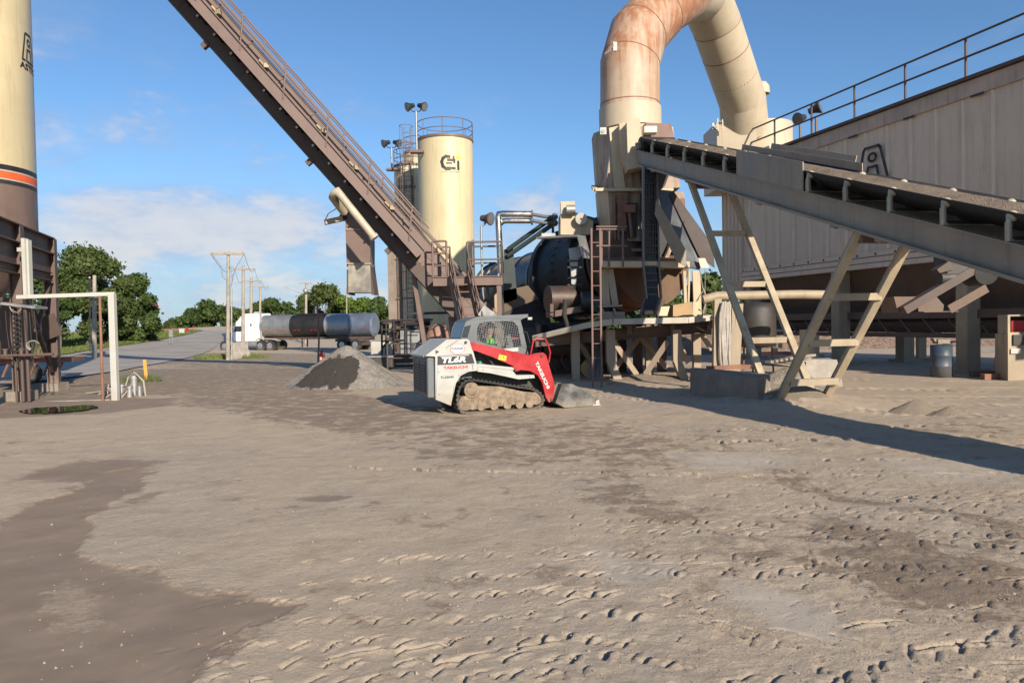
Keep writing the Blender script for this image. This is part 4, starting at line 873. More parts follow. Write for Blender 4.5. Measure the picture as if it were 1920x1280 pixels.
# platform with railing at the lower end
t = thing('service_platform', 'brown railed platform at the conveyor foot', 'platform', (A0.x, A0.y, 0)); Pl = W(812, 521, 25.6); Pr = W(941, 521, 25.6); zp = Pl.z; Pr.z = zp
bk = V((0, 1.5, 0))
b = MB(); b.beam(Pl+V((0, 0, -.12)), Pr+V((0, 0, -.12)), .05, .32); b.beam(Pl+V((0, 0, .02)), Pr+V((0, 0, .02)), .14, .03); b.beam(Pl+bk+V((0, 0, -.12)), Pr+bk+V((0, 0, -.12)), .05, .32); b.beam(Pr+V((0, 0, -.12)), Pr+bk+V((0, 0, -.12)), .05, .32); b.build('deck_edge', brown, t)
b = MB(); b.prism([Pl+V((0, .03, 0)), Pr+V((-.03, .03, 0)), Pr+bk+V((-.03, -.03, 0)), Pl+bk+V((0, -.03, 0))], (0, 0, -.05)); b.build('deck', brown_dk, t)
b = MB(); S0 = W(838, 521, 25.6); S1 = W(877, 521, 25.6); S0.z = S1.z = zp
railing(b, [Pl, S0], 1.25, .035, 1.0, 2); railing(b, [S1, Pr], 1.2, .035, 1.3, 1); railing(b, [Pr, Pr+bk, S1+bk+V((.1, 0, 0))], 1.2, .035, 1.4, 1); railing(b, [Pl+bk, S0+bk], 1.2, .03, 1, 1); b.build('railing', brown, t)
b = MB()
for q in (Pr+bk+V((-.2, -.1, 0)), Pl+V((.9, .8, 0)), Pr+V((-.1, .1, 0))): b.hbeam(V((q.x, q.y, 0)), q+V((0, 0, -.3)), .16, .16)
b.build('leg', brown, t)
# stairs
t = thing('stairs', 'steep brown metal stairs down from the platform', 'stairs', (S0.x, S0.y, 0)); E0 = W(886, 700, 23.4); E1 = W(921, 700, 23.2); E0.z = E1.z = 0.05; T0 = S0+V((.1, -.05, 0)); T1 = S1+V((0, -.05, 0))
b = MB(); b.beam(T0, E0, .05, .24); b.build('stringer', brown, t); b = MB(); b.beam(T1, E1, .05, .24); b.build('stringer', brown, t)
b = MB()
for k in range(1, 13): q0 = T0.lerp(E0, k/13.); q1 = T1.lerp(E1, k/13.); b.beam(q0, q1, .20, .035)
b.build('tread', brown, t)
b = MB()
for X0, X1 in ((T0, E0), (T1, E1)):
    d = (X1-X0)
    for h in (.95, .5): b.tube(X0+V((0, 0, h)), X0+d*.93+V((0, 0, h)), .028, n=6)
    for k in range(6): q = X0+d*(k*.93/5); b.tube(q, q+V((0, 0, .95)), .025, n=6)
b.build('handrail', brown, t)
t = thing('cable_bundle', 'loose bundle of grey cables sloping down beside the brown stairs', 'cables', W(920, 600, 24.5)); b = MB()
for i in range(11):
    a = W(894+i*1.2, 560+i*2, 24.4); c = W(918+i*2.2, 596+i*.8, 24.3); e = W(928+i*1.5, 612, 24.2+i*.02); b.pipe([a, a.lerp(c, .5)+V((.05*random.random(), 0, .1)), c, e, V((e.x+.05, e.y, .2))], .018, 5)
b.build('cable', cable_m, t); MB().box(W(912, 588, 24.1), (.42, .15, .35), M=Matrix.Rotation(.6, 3, 'Y')).build('junction_box', galv, t)

# hanging discharge chute under the conveyor
t = thing('hanging_chute', 'brown rectangular chute hanging below the conveyor', 'chute', W(673, 480, 26.6)); dC = 26.6
def cquad(x0, x1, x2, x3, yt, yb, d, dd): return [W(x0, yt, d), W(x1, yt, d), W(x2, yb, d), W(x3, yb, d)], V((0, dd, 0))
b = MB(); q, o = cquad(648, 690, 692, 651, 370, 500, dC, .9); q[1] = W(694, 440, dC); b.prism([W(646, 360, dC), W(672, 372, dC), W(694, 448, dC), W(694, 500, dC), W(650, 500, dC)], o); b.build('casing', brown, t)
b = MB(); q, o = cquad(653, 694, 696, 653, 494, 548, dC-.05, .95); b.prism(q, o); b.build('steel_skirt', mat('skirt_steel', (.30, .27, .22), .45, metal=.4, var=.3, scale=2), t)
b = MB(); b.prism([W(694, 497, dC-.05), W(702, 552, dC-.05), W(696, 552, dC-.05)], (0, .9, 0)); b.prism([W(650, 505, dC), W(653, 505, dC), W(655, 552, dC), W(650, 552, dC)], (0, 1, 0)); b.build('flap', brown_dk, t)
b = MB(); b.beam(W(649, 430, dC-.02), W(676, 430, dC-.02), .04, .04); b.beam(W(650, 494, dC-.08), W(696, 494, dC-.08), .05, .05); b.build('flange', cream_frame, t)
b = MB(); b.beam(W(609, 417, dC-.3), W(642, 410, dC-.1), .28, .17); b.build('outlet_spout', cream_frame, t, bevel=.01)
b = MB(); b.tube(W(640, 402, dC), W(648, 412, dC), .1, n=8); b.pipe([W(610, 412, dC-.3), W(616, 400, dC-.2), W(646, 382, dC)], .015, 5); b.build('actuator', black, t)
t = thing('bypass_pipe', 'pale bent pipe running beside the hanging chute', 'pipe', W(660, 400, 25.0)); dP = 24.9
b = MB(); b.pipe([W(645, 398, dP+1.2), W(632, 381, dP+.7), W(624, 370, dP+.3), W(627, 361, dP), W(633, 359, dP), W(640, 368, dP), W(700, 443, dP)], [.14, .14, .14, .13, .13, .13, .13], 12); b.tube(W(699, 442, dP), W(703, 447, dP), .16, n=12); b.build('pipe', mat('pale_pipe', (.42, .36, .27), .5, streak=.3), t)

# ------------------------------------------------------------------ filter house (baghouse)
bO = V((14.2, 23.3, 0)); ba = V((-.288, .957, 0)).normalized(); bb = V((.957, .288, 0)).normalized()
def BH(a, b_, z): return bO+ba*a+bb*b_+V((0, 0, z))
def bbox(m, a0, a1, b0, b1, z0, z1): return m.prism([BH(a0, b0, z0), BH(a0, b1, z0), BH(a1, b1, z0), BH(a1, b0, z0)], (0, 0, z1-z0))
t = thing('filter_house', 'huge beige ribbed filter house raised on posts', 'filter house', (14.2, 23.3, 0))
AL, AR, ZB, ZT, DB = 11.8, -9.5, 3.75, 9.0, 3.6
b = MB(); bbox(b, AR, AL, 0, DB, ZB, ZT); b.build('wall', bag_paint, t)
b = MB(); a = AR+.4
while a < AL: b.prism([BH(a-.05, 0, ZB+.42), BH(a-.022, -.085, ZB+.42), BH(a+.022, -.085, ZB+.42), BH(a+.05, 0, ZB+.42)], (0, 0, ZT-ZB-.95)); a += 1.02
o = b.build('wall_rib', mat('rib_paint', (.68, .58, .45), .6, var=.06, streak=.2), t)
b = MB(); bbox(b, AR, AL+.02, -.09, -.003, ZT-.50, ZT-.02); b.build('top_band', mat('baghouse_band', (.48, .38, .30), .6, streak=.4, rust=.2, scale=.7), t)
b = MB(); bbox(b, AR-.1, AL+.15, -.22, DB+.2, ZT, ZT+.1); b.build('roof_edge', brown_dk, t)
b = MB(); a = AR+1.0
while a < AL: bbox(b, a, a+.45, -.12, -.09, ZT-.56, ZT-.50); a += 2.6
b.build('band_slot', black, t)
b = MB(); bbox(b, AR, AL+.1, -.16, -.003, ZB+.0, ZB+.18); bbox(b, AR, AL+.1, -.11, -.003, ZB+.22, ZB+.40); bbox(b, AR, AL+.1, -.20, .1, ZB-.20, ZB-.03); b.build('sill_beam', bag_paint, t)
b = MB(); a = AR+.5
while a < AL: bbox(b, a, a+.05, -.14, -.11, ZB+.26, ZB+.33); a += .9
o = b.build('bolt', black, t)
# hopper under the box: long trough
b = MB(); prof = [(.15, ZB-.03), (DB-.15, ZB-.03), (DB/2+.45, 1.7), (DB/2-.45, 1.7)]
b.prism([BH(AR, x, z) for x, z in prof], ba*(AL-AR)); b.build('hopper', bag_dark, t)
b = MB(); b.tube(BH(AR, DB/2, 1.5), BH(AL, DB/2, 1.5), .30, n=16); b.build('screw_auger', bag_dark, t)
b = MB(); b.beam(BH(AR, .25, 1.85), BH(AL+1.5, .25, 1.85), .15, .26); b.beam(BH(AR, .35, 1.15), BH(AL, .35, 1.15), .12, .16)
for k in range(22): b.beam(BH(AR+k, .3, 1.22), BH(AR+k+.5, .3, 1.75), .05, .05)
b.build('truss_beam', bag_dark, t)
for a in (-6, 0, 5.6, 11.2):
    for bb_ in (.05, DB-.5):
        p = BH(a, bb_, 0); b = MB(); b.box(p+V((0, 0, (ZB-.2)/2-.02)), (.52, .42, ZB-.2), rz=math.atan2(bb.y, bb.x)); b.box(p+V((0, 0, .06)), (.9, .8, .12), rz=math.atan2(bb.y, bb.x)); b.build('post', cream_frame, t)
b = MB()
for zf in (.62, 1.2): b.tube(BH(AR, -.12, ZT+.1+zf), BH(AL+.8, -.12, ZT+.1+zf), .035, n=6)
a = AR
while a < AL+1: b.tube(BH(a, -.12, ZT+.1), BH(a, -.12, ZT+1.3), .04, n=6); a += 2.35
b.tube(BH(AL+.8, -.12, ZT+.1), BH(AL+.8, -.12, ZT+1.3), .04, n=6)
for zf in (.62, 1.2): b.tube(BH(AL+.8, -.12, ZT+.1+zf), BH(AL+.8, 2.5, ZT+.1+zf), .03, n=6)
b.build('roof_railing', brown_dk, t)
qa = onplane(1612, 335, bO-bb*.06, bb); qb = onplane(1663, 335, bO-bb*.06, bb); ua = (qa-bO).dot(ba)
fl = lambda u, v_: BH(ua+.1-u*1.3, -.10, 6.64+v_*.95)
astec_logo(t, fl, 1.30)
txt('ASTEC', 1.2, .30, lambda u, v_: fl(u-.15, v_-.37), 'lettering', txt_black, t, bold=.03)
b = MB(); bbox(b, AL+.02, AL+1.7, -.05, 2.8, 3.1, 7.95)
for k in range(6): bbox(b, AL+.1+k*.3, AL+.14+k*.3, -.1, -.051, 3.2, 7.9)
b.build('inlet_plenum', bag_paint, t); b = MB(); bbox(b, AL, AL+1.85, -.2, 3.0, 7.95, 8.08); bbox(b, AL, AL+1.85, -.2, 3.0, 2.95, 3.1); b.build('inlet_flange', bag_paint, t)
for px_, py_, d_, dr, l in ((1500, 222, 32.0, (-.9, -.5, -.3), 'round flood light facing left on the filter house roof'), (1530, 204, 30.5, (.8, -.6, .25), 'flood light tipped right on the filter house roof edge')):
    c = W(px_, py_, d_); tt = thing('flood_light', l, 'flood light', (c.x, c.y, ZT+.1), 'flood lights on the filter house roof'); MB().tube((c.x, c.y, ZT+.1), c-V((0, 0, .3)), .05, n=6).build('mast', brown, tt); flood(tt, c, dr, s=1.15)

# ------------------------------------------------------------------ big bent duct
dt = 25.6
P = [W(1182, 330, dt), W(1182, 245, dt), W(1181, 205, dt), W(1181, 122, dt), W(1196, 66, dt+.35), W(1244, 12, dt+1.2), W(1288, -14, dt+2.6)]
P += [W(1318, -10, dt+4.6), W(1342, 44, 31.5), W(1392, 190, 34.0), W(1397, 246, 34.8)]
rd = 1.0; t = thing('exhaust_duct', 'huge rusty cream duct bending over to the filter house', 'duct', (P[0].x, dt, 5.5))
MB().pipe(P[:7], rd, 40, cap=False, seg=True).build('rusty_duct', duct_rust, t); 
b = MB(); b.pipe(P[6:], [rd, rd, rd, rd*1.02, rd*1.06], 40, cap=False, seg=True); b.build('clean_duct', duct_clean, t)
b = MB()
for i, (p, q) in enumerate(((P[2], P[3]), (P[3], P[4]), (P[5], P[4]), (P[4], P[5]), (P[7], P[8]), (P[8], P[9]), (P[9], P[8]), (P[9], P[10]))):
    d = (V(q)-V(p)).normalized(); c = V(p)+d*(.12 if i != 2 else .5); b.tube(c, c+d*.03, rd+.008, n=40, cap=False)
d = (P[9]-P[8]).normalized(); 
for k in (.33, .66): c = P[8].lerp(P[9], k); b.tube(c, c+d*.04, rd+.012, n=40, cap=False)
b.build('weld_seam', rustm, t)
b = MB(); b.tube(P[1], P[2], rd+.05, n=40); b.build('collar', duct_clean, t)
b = MB(); c = W(1153, 88, dt-1.1); b.box(c, (.12, .1, .28)); b.tube(c+V((0, -.06, .05)), c+V((0, .1, .05)), .06, n=8); b.pipe([c, c+V((-.3, .2, -.15))], .02, 5); b.build('lifting_lug', white_p, t)
b = MB(); c = W(1428, 170, 34.4); b.lathe(c, [(0, .42), (.22, .36), (.34, .18), (.36, -.05), (.36, -.16)], 18); b.tube(c-V((.5, 0, .2)), c-V((.1, 0, .0)), .18, n=10); b.build('vent_hood', duct_clean, t)
t = thing('transition_box', 'cream box with rounded end where the duct enters the filter house', 'duct box', W(1400, 290, 34.8))
a0 = W(1336, 300, 35); zt_ = W(1400, 226, 35).z; zb_ = 7.8; c = W(1398, 260, 35.3)
b = MB(); b.prism([V((x, y, zb_)) for x, y in ((a0.x, 34.2), (c.x, 33.7), (c.x+.1, 36.6), (a0.x, 36.6))], (0, 0, zt_-zb_-.25)); b.build('box', duct_clean, t)
b = MB(); b.tube(V((c.x+.75, 35.3, zb_)), V((c.x+.75, 35.3, zt_-.2)), 1.38, n=40); b.build('rounded_end', duct_clean, t)
b = MB(); b.box(W(1341, 237, 34.1), (.28, .1, .28)); b.tube(W(1341, 237, 34.02), W(1341, 237, 33.95), .07, n=8); b.build('lifting_lug', white_p, t)
b = MB(); ladder(b, W(1351, 246, 33.9), W(1350, 222, 33.9), .22, step=.12); b.build('ladder', duct_clean, t)

# ------------------------------------------------------------------ tower (breeching) under the duct
t = thing('dust_tower', 'rust streaked cream tower box under the bent duct', 'tower', W(1200, 600, 25)); d0 = 24.6
def fr(pt, pb, d0, d1):    # frustum from pixel outlines: (xl,xr,y) top and bottom, from depth d0 to d1
    (xl, xr, yt), (ml, mr, yb) = pt, pb; A = [W(xl, yt, d0), W(xr, yt, d0), W(xr, yt, d0)+V((0, d1-d0, 0)), W(xl, yt, d0)+V((0, d1-d0, 0))]; B_ = [W(ml, yb, d0), W(mr, yb, d0), W(mr, yb, d0)+V((0, d1-d0, 0)), W(ml, yb, d0)+V((0, d1-d0, 0))]
    m = MB(); m.add(A+B_, [(0, 1, 2, 3), (7, 6, 5, 4), (0, 4, 5, 1), (1, 5, 6, 2), (2, 6, 7, 3), (3, 7, 4, 0)]); return m
m = fr((1150, 1262, 238), (1135, 1276, 352), d0, d0+2.6); m.build('upper_box', tower_rust, t)
m = MB(); m.prism([W(1150, 236, d0-.02), W(1113, 250, d0+1.0), W(1120, 352, d0+1.0), W(1137, 352, d0-.02)], (.02, .8, 0)); m.build('slanted_side', tower_rust, t)
m = fr((1140, 1282, 360), (1146, 1290, 452), d0+.1, d0+2.5); m.build('lower_box', tower_rust, t)
m = MB(); m.prism([W(1141, 360, d0+.08), W(1120, 356, d0+1.0), W(1130, 490, d0+1.0), W(1148, 497, d0+.08)], (.02, .8, 0)); m.build('lower_side', cream, t)
m = MB(); m.beam(W(1116, 356, d0+.0), W(1262, 356, d0-.04), .16, .10); m.beam(W(1116, 356, d0), W(1113, 350, d0+1.6), .16, .1); m.beam(W(1236, 408, d0-.08), W(1294, 408, d0-.08), .14, .08); m.build('flange', cream, t)
m = MB(); m.prism([W(1175, 228, d0-.9), W(1199, 219, d0-.9), W(1208, 312, d0-.9), W(1178, 318, d0-.9)], (0, .8, 0)); m.build('door_panel', cream, t, bevel=.02)
m = MB(); m.prism([W(1161, 232, d0-.45), W(1174, 228, d0-.5), W(1176, 318, d0-.5), W(1166, 300, d0-.45)], (0, .4, 0)); m.build('side_plate', cream, t)
m = MB(); m.prism([W(1152, 352, d0-.05), W(1142, 240, d0-.05), W(1160, 236, d0-.05), W(1172, 352, d0-.05)], (0, .04, 0)); m.build('gusset', cream, t)
m = MB(); m.prism([W(1208, 234, d0+.1), W(1255, 236, d0+.1), W(1268, 290, d0+.1), W(1210, 290, d0+.1)], (0, -.25, 0)); m.build('brown_plate', mat('rust_brown_plate', (.20, .11, .085), .6, rust=.4, streak=.4), t)
m = MB(); c = W(1218, 245, d0-.5); m.box(c, (.42, .35, .22)); m.tube(c+V((-.2, -.05, 0)), c+V((.2, -.05, 0)), .12, n=12); m.build('motor', white_p, t, bevel=.02)
m = MB(); 
for y in (262, 268): m.beam(W(1190, y, d0-.6), W(1226, y, d0-.6), .1, .04)
m.build('motor_shelf', cream, t)
m = MB(); m.box(W(1131, 246, d0-.3), (.2, .06, .22)); m.tube(W(1131, 246, d0-.37), W(1131, 246, d0-.33), .06, n=8); m.build('lifting_lug', white_p, t)
m = MB(); m.prism([W(1200, 364, d0-.0), W(1244, 364, d0-.0), W(1254, 490, d0-.0), W(1204, 490, d0-.0)], (0, .05, 0)); m.build('recess_shade', black, t)  # flat black panel painted in for the shaded tower interior
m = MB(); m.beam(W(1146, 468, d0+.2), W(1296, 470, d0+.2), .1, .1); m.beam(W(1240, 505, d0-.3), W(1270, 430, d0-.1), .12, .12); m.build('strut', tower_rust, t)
m = MB(); m.prism([W(1156, 382, d0-.02), W(1196, 380, d0-.02), W(1194, 445, d0-.02), W(1158, 445, d0-.02)], (0, .06, 0)); m.build('opening_shade', black, t)  # black panel stands in for the shade inside the opening
m = fr((1146, 1290, 452), (1148, 1292, 500), d0+.35, d0+2.4); m.build('inner_box', black, t)  # black paint stands in for shade inside the tower foot
m = MB(); m.prism([W(1240, 372, d0+.05), W(1284, 372, d0+.05), W(1288, 440, d0+.05), W(1244, 452, d0+.05)], (0, .03, 0)); m.build('rust_patch', rustm, t)
m = MB(); m.box(W(1166, 400, d0-.1), (.25, .2, 1.2)); m.tube(W(1152, 370, d0-.1), W(1153, 450, d0-.1), .06, n=8); m.tube(W(1160, 450, d0-.15), W(1160, 374, d0-.15), .04, n=8); m.box(W(1180, 392, d0-.2), (.35, .3, .25)); m.tube(W(1180, 400, d0-.4), W(1185, 445, d0-.4), .05, n=8); m.build('actuator', rustm, t)
m = MB(); m.prism([W(1204, 312, d0-.6), W(1258, 320, d0-.6), W(1246, 350, d0-.6), W(1228, 362, d0-.6), W(1210, 362, d0-.6)], (0, 1.0, 0)); m.build('discharge_hopper', mat('hopper_dark', (.06, .045, .04), .7), t)

# ------------------------------------------------------------------ dryer drum
D0 = V((4.72, 25.1, 3.95)); D1 = V((-.45, 34.5, 3.15)); dv = (D1-D0).normalized(); DL = (D1-D0).length
t = thing('dryer_drum', 'large black tilted dryer drum with thick ring', 'drum', (D0.x, D0.y, 0))
def DR(s): return D0+dv*s
b = MB(); b.tube(DR(.1), DR(1.3), 1.62, n=56); b.build('end_shell', mat('drum_end', (.13, .08, .048), .6, rust=.35, streak=.4, scale=.8), t)  # brown darkened to stand in for shade under the walk deck
b = MB(); b.tube(DR(.02), DR(.1), 1.68, n=56); b.tube(DR(1.25), DR(1.33), 1.72, n=56); b.build('end_rim', mat('drum_end', (0, 0, 0)), t)
b = MB(); b.tube(DR(1.5), DR(5.2), 1.72, n=64); b.build('black_collar', black, t)
for s in (2.3, 4.75):
    b = MB(); b.tube(DR(s), DR(s+.28), 1.86, n=64); b.build('riding_ring', black, t)
b = MB()
for k in range(36):
    a_ = 2*math.pi*k/36; o1 = dv.orthogonal().normalized(); o2 = dv.cross(o1); c = DR(3.5)+(o1*math.cos(a_)+o2*math.sin(a_))*1.73; b.tube(c, c+dv*.14, .03, n=6)
o = b.build('ring_tooth', black, t)
b = MB(); b.tube(DR(5.2), DR(DL), 1.36, n=56); b.build('shell', drumskin, t)
b = MB()
for s in (6.0, 7.3, 8.6, 9.9, DL-.1): b.tube(DR(s), DR(s+.06), 1.40, n=56)
b.build('shell_band', galv, t)
b = MB(); b.tube(DR(DL), DR(DL+.8), 1.5, 1.2, n=40); b.build('burner_end', black, t)
# frame plates over the drum
b = MB(); b.beam(W(1014, 447, 24.6), W(1090, 443, 23.6), .5, .06); b.beam(W(1090, 443, 23.6), W(1101, 485, 23.5), .5, .06); b.box(W(1028, 442, 24.5), (.45, .4, .12)); b.build('cover_plate', galv, t)
b = MB(); b.prism([W(1066, 466, 24.0), W(1090, 462, 24.0), W(1092, 478, 24.0), W(1084, 486, 24.0), W(1079, 548, 24.0), W(1073, 548, 24.0), W(1069, 500, 24.0)], (0, .05, 0)); b.build('guard_plate', galv, t)
b = MB()
for y in (489, 501, 520, 534): b.beam(W(1064, y, 23.95), W(1092, y, 23.95), .03, .05)
b.tube(W(1078, 519, 23.9), W(1097, 510, 23.8), .03, n=6); b.build('guard_bar', black, t)
b = MB(); b.tube(W(1086, 461, 23.9), W(1086, 461, 23.85), .05, n=10); b.build('marker_disc', white_p, t)
b = MB(); c = W(1048, 560, 23.6); b.tube(c+V((-.35, .1, 0)), c+V((.45, .35, 0)), .42, n=24); b.build('trunnion_roller', mat('roller', (.08, .06, .05), .5, rust=.6, metal=.4), t)
b = MB(); b.beam(W(1028, 590, 23.4), W(1090, 578, 23.6), .7, .18); b.beam(W(1034, 570, 23.2), W(1034, 592, 23.2), .1, .5); b.build('roller_bracket', brown_frame, t)
b = MB(); c = W(1125, 570, 23.3); b.box(c, (.5, .5, .5)); b.tube(c+V((-.6, 0, .1)), c+V((-.2, 0, .1)), .3, n=16); b.build('gear_motor', black, t, bevel=.02)
b = MB(); b.pipe([W(1060, 562, 23.2), W(1058, 590, 23.1), W(1064, 612, 23.1), W(1072, 616, 23.1)], .07, 8); b.build('hose', rubber, t)

# stainless pipes left of the drum
t = thing('steam_pipes', 'shiny bent pipe pair rising beside the platform', 'pipe', W(936, 510, 26)); dp = 26.5
b = MB(); b.pipe([W(939, 512, dp), W(934, 408, dp), W(936, 402, dp), W(942, 401, dp), W(996, 402, dp)], .115, 12); b.build('pipe', steel, t)
b = MB(); b.pipe([W(938, 420, dp+.1), W(942, 415, dp+.1), W(950, 414, dp+.1), W(996, 414, dp+.1)], .095, 12); b.build('pipe', steel, t)
b = MB()
for y0, y1, yy in ((402, 408, 402), (414, 420, 414)): b.tube(W(996, yy, dp), W(999, yy, dp), .15, n=12); b.pipe([W(999, yy, dp), W(1020, yy+4, dp+.1), W(1040, yy+5, dp+.3)], .06, 8); b.ball(W(1040, yy+4, dp+.3), .13, 8)
b.build('valve_joint', mat('dark_pipe', (.10, .095, .09), .5), t)
b = MB(); b.beam(W(1036, 405, dp+.3), W(1037, 440, dp+.3), .09, .09); b.build('support_post', black, t)
b = MB()
for k in (0, 13): b.tube(W(952, 468+k*.9, dp+1), W(1036, 408+k, dp+.4), .085, n=8)
b.build('diagonal_pipe', mat('green_dark_pipe', (.035, .05, .048), .5), t)
b = MB(); b.prism([W(944, 468, dp+1.1), W(962, 463, dp+1.1), W(970, 560, dp+1.1), W(944, 570, dp+1.1)], (0, .8, 0)); b.build('valve_box', mat('green_dark_pipe', (0, 0, 0)), t, bevel=.03)
t = thing('platform_lamp', 'flood light on a thin pole at the platform rail', 'flood light', W(905, 520, 26)); c = W(914, 410, 26)
b = MB(); b.tube(W(904, 520, 26), W(902, 424, 26), .04, n=6); b.pipe([W(902, 424, 26), W(909, 420, 26), W(911, 412, 26)], .035, 6); b.build('mast', galv, t); flood(t, c, (.8, -.5, -.15), m=mat('rust_lamp', (.09, .06, .05), .6, rust=.5), s=1.0)

t = thing('feed_housing', 'cream housing with motor on top of the drum', 'housing', W(1075, 425, 25.5)); dh = 25.8
b = MB(); b.prism([W(1051, 400, dh), W(1078, 397, dh), W(1112, 414, dh), W(1112, 440, dh), W(1051, 440, dh)], (0, 1.2, 0)); b.build('body', cream, t, bevel=.01)
b = MB(); b.prism([W(1051, 378, dh-.05), W(1078, 377, dh-.05), W(1079, 400, dh-.05), W(1052, 402, dh-.05)], (0, .3, 0)); b.build('head_box', cream, t, bevel=.01)
b = MB(); b.tube(W(1062, 393, dh-.2), W(1078, 393, dh-.2), .16, n=16); b.build('motor', galv, t); b = MB(); b.tube(W(1090, 410, dh-.3), W(1090, 410, dh-.06), .2, n=20); b.build('pulley', white_p, t); b = MB(); b.tube(W(1090, 410, dh-.32), W(1090, 410, dh-.3), .035, n=12); b.build('pulley_hub', redp, t)
b = MB(); b.prism([W(1092, 402, dh+.2), W(1118, 409, dh+.2), W(1118, 420, dh+.2), W(1094, 414, dh+.2)], (0, .6, 0)); b.build('belt_cover', black, t)

# ------------------------------------------------------------------ drum platform and trestle
t = thing('drum_trestle', 'cream steel trestle with braced legs carrying the drum', 'trestle', W(1200, 600, 23)); zt2 = W(1200, 604, 22.6).z
b = MB(); PP = [W(1345, 594, 22.2), W(1290, 600, 22.0), W(1150, 603, 22.0), W(1100, 610, 22.6), W(1000, 634, 24.0)]
for a_, c in zip(PP, PP[1:]): b.beam(a_, c, .12, .17)
b.build('deck_edge', mat('deck_grey', (.42, .38, .31), .6, rust=.3, scale=2), t)
b = MB(); b.add([p+V((0, .03, .03)) for p in PP]+[p+V((.3, 4.5, .05)) for p in PP], [(i, i+1, i+6, i+5) for i in range(4)]); b.add([p+V((0, .03, -.06)) for p in PP]+[p+V((.3, 4.5, -.06)) for p in PP], [(i, i+1, i+6, i+5) for i in range(4)]); b.build('deck', rustm, t)
b = MB()
for x, d_ in ((1010, 25), (1080, 24.2), (1180, 23), (1262, 22.7), (1330, 22.6)): q = W(x, 618, d_); b.beam(V((q.x, q.y, q.z)), V((q.x+.8, q.y+4, q.z+.02)), .14, .3)
b.hbeam(W(1004, 640, 23.9), W(1340, 612, 22.9), .2, .34, up=(0, 0, 1)); b.hbeam(W(1004, 634, 27.5), W(1340, 612, 27), .2, .34, up=(0, 0, 1)); b.build('cross_beam', bag_dark, t)
legs = [(1078, 23.6, 24), (1144, 22.9, 20), (1268, 22.8, 18), (1216, 24.8, 14), (1305, 25.5, 16)]
for x, d_, w in legs:
    q = W(x, 618, d_); b = MB(); b.beam(q, V((q.x, q.y, .55)), w/FPX*d_, .26, up=(1, 0, 0)); b.beam(V((q.x, q.y, .57)), V((q.x+(.22 if x in (1144, 1268) else 0), q.y-.05, -.05)), w/FPX*d_, .24, up=(1, 0, 0)); b.build('leg', cream_frame, t)
for x, d_ in ((1195, 26), (1240, 26.5), (1115, 26), (1165, 26.5), (1050, 27)):
    q = W(x, 615, d_); b = MB(); b.beam(q, V((q.x, q.y, -.05)), .3, .3, up=(0, 1, 0)); b.build('leg', brown_dk, t)
for x0, y0, x1, y1, d_ in ((1150, 640, 1195, 704, 23.3), (1200, 632, 1150, 694, 24.6), (1252, 640, 1210, 702, 23.0), (1200, 632, 1250, 690, 24.5), (1310, 618, 1334, 655, 24), (1085, 640, 1108, 678, 23.8), (1268, 630, 1290, 680, 25)):
    b = MB(); q0 = W(x0, y0, d_); q1 = W(x1, y1, d_+.3); q1.z = max(q1.z, -.03); b.beam(q0, q1, .05, .17); b.build('diagonal_brace', cream_frame, t)
b = MB(); b.prism([W(1228, 575, 22.6), W(1256, 574, 22.6), W(1251, 592, 22.5), W(1220, 592, 22.5)], (0, .06, 0)); b.build('deflector_plate', cream, t)
b = MB(); b.prism([W(1262, 572, 22.8), W(1298, 566, 22.8), W(1299, 593, 22.6), W(1262, 593, 22.6)], (0, .7, 0)); b.build('skid_box', mat('tan_box', (.34, .22, .11), .6, rust=.3), t)
b = MB(); b.prism([W(1299, 566, 22.8), W(1312, 566, 23.1), W(1306, 593, 22.8), W(1299, 593, 22.6)], (0, .03, 0)); b.build('skid_gusset', cream, t)
# upright frame and stanchions under the tower
b = MB()
for x0, y0, x1, y1, w in ((1130, 505, 1137, 575, .24), (1143, 505, 1153, 572, .2), (1133, 505, 1150, 545, .12)): b.beam(W(x0, y0, 23.0), W(x1, y1, 23.0), w, .2)
b.build('stanchion', cream_frame, t)
b = MB(); b.beam(W(1128, 496, 22.7), W(1290, 497, 22.7), .5, .18); b.build('walk_beam', cream, t)
b = MB(); b.add([W(1128, 491, 22.5), W(1296, 492, 22.5), W(1290, 480, 25), W(1130, 480, 25)], [(0, 1, 2, 3)]); b.build('walk_deck', rustm, t)
b = MB(); b.beam(W(1122, 575, 22.9), W(1165, 573, 22.9), .5, .05); b.beam(W(1122, 592, 22.9), W(1170, 592, 22.9), .3, .25); b.beam(W(1128, 578, 22.8), W(1132, 592, 22.8), .3, .05); b.beam(W(1150, 578, 22.8), W(1154, 592, 22.8), .3, .05); b.build('saddle', cream_frame, t)
b = MB()
for x0, x1, w in ((1283, 1286, .1), (1305, 1308, .26), (1292, 1290, .06)): b.beam(W(x0, 508, 25.5), W(x1, 590, 25.5), w, .1)
b.build('rear_stanchion', cream, t)
b = MB(); b.pipe([W(1312, 504, 23.4), W(1318, 545, 23.3), W(1300, 575, 23.3), W(1322, 586, 23.2)], .018, 5); b.pipe([W(1322, 504, 23.4), W(1322, 580, 23.3)], .012, 5); b.pipe([W(1318, 540, 23), W(1325, 560, 23), W(1318, 588, 23)], .03, 6)
b.pipe([W(1306, 612, 22.8), W(1325, 622, 22.8), W(1332, 610, 22.8), W(1328, 600, 22.8)], .035, 6); b.build('cable', cable_m, t)
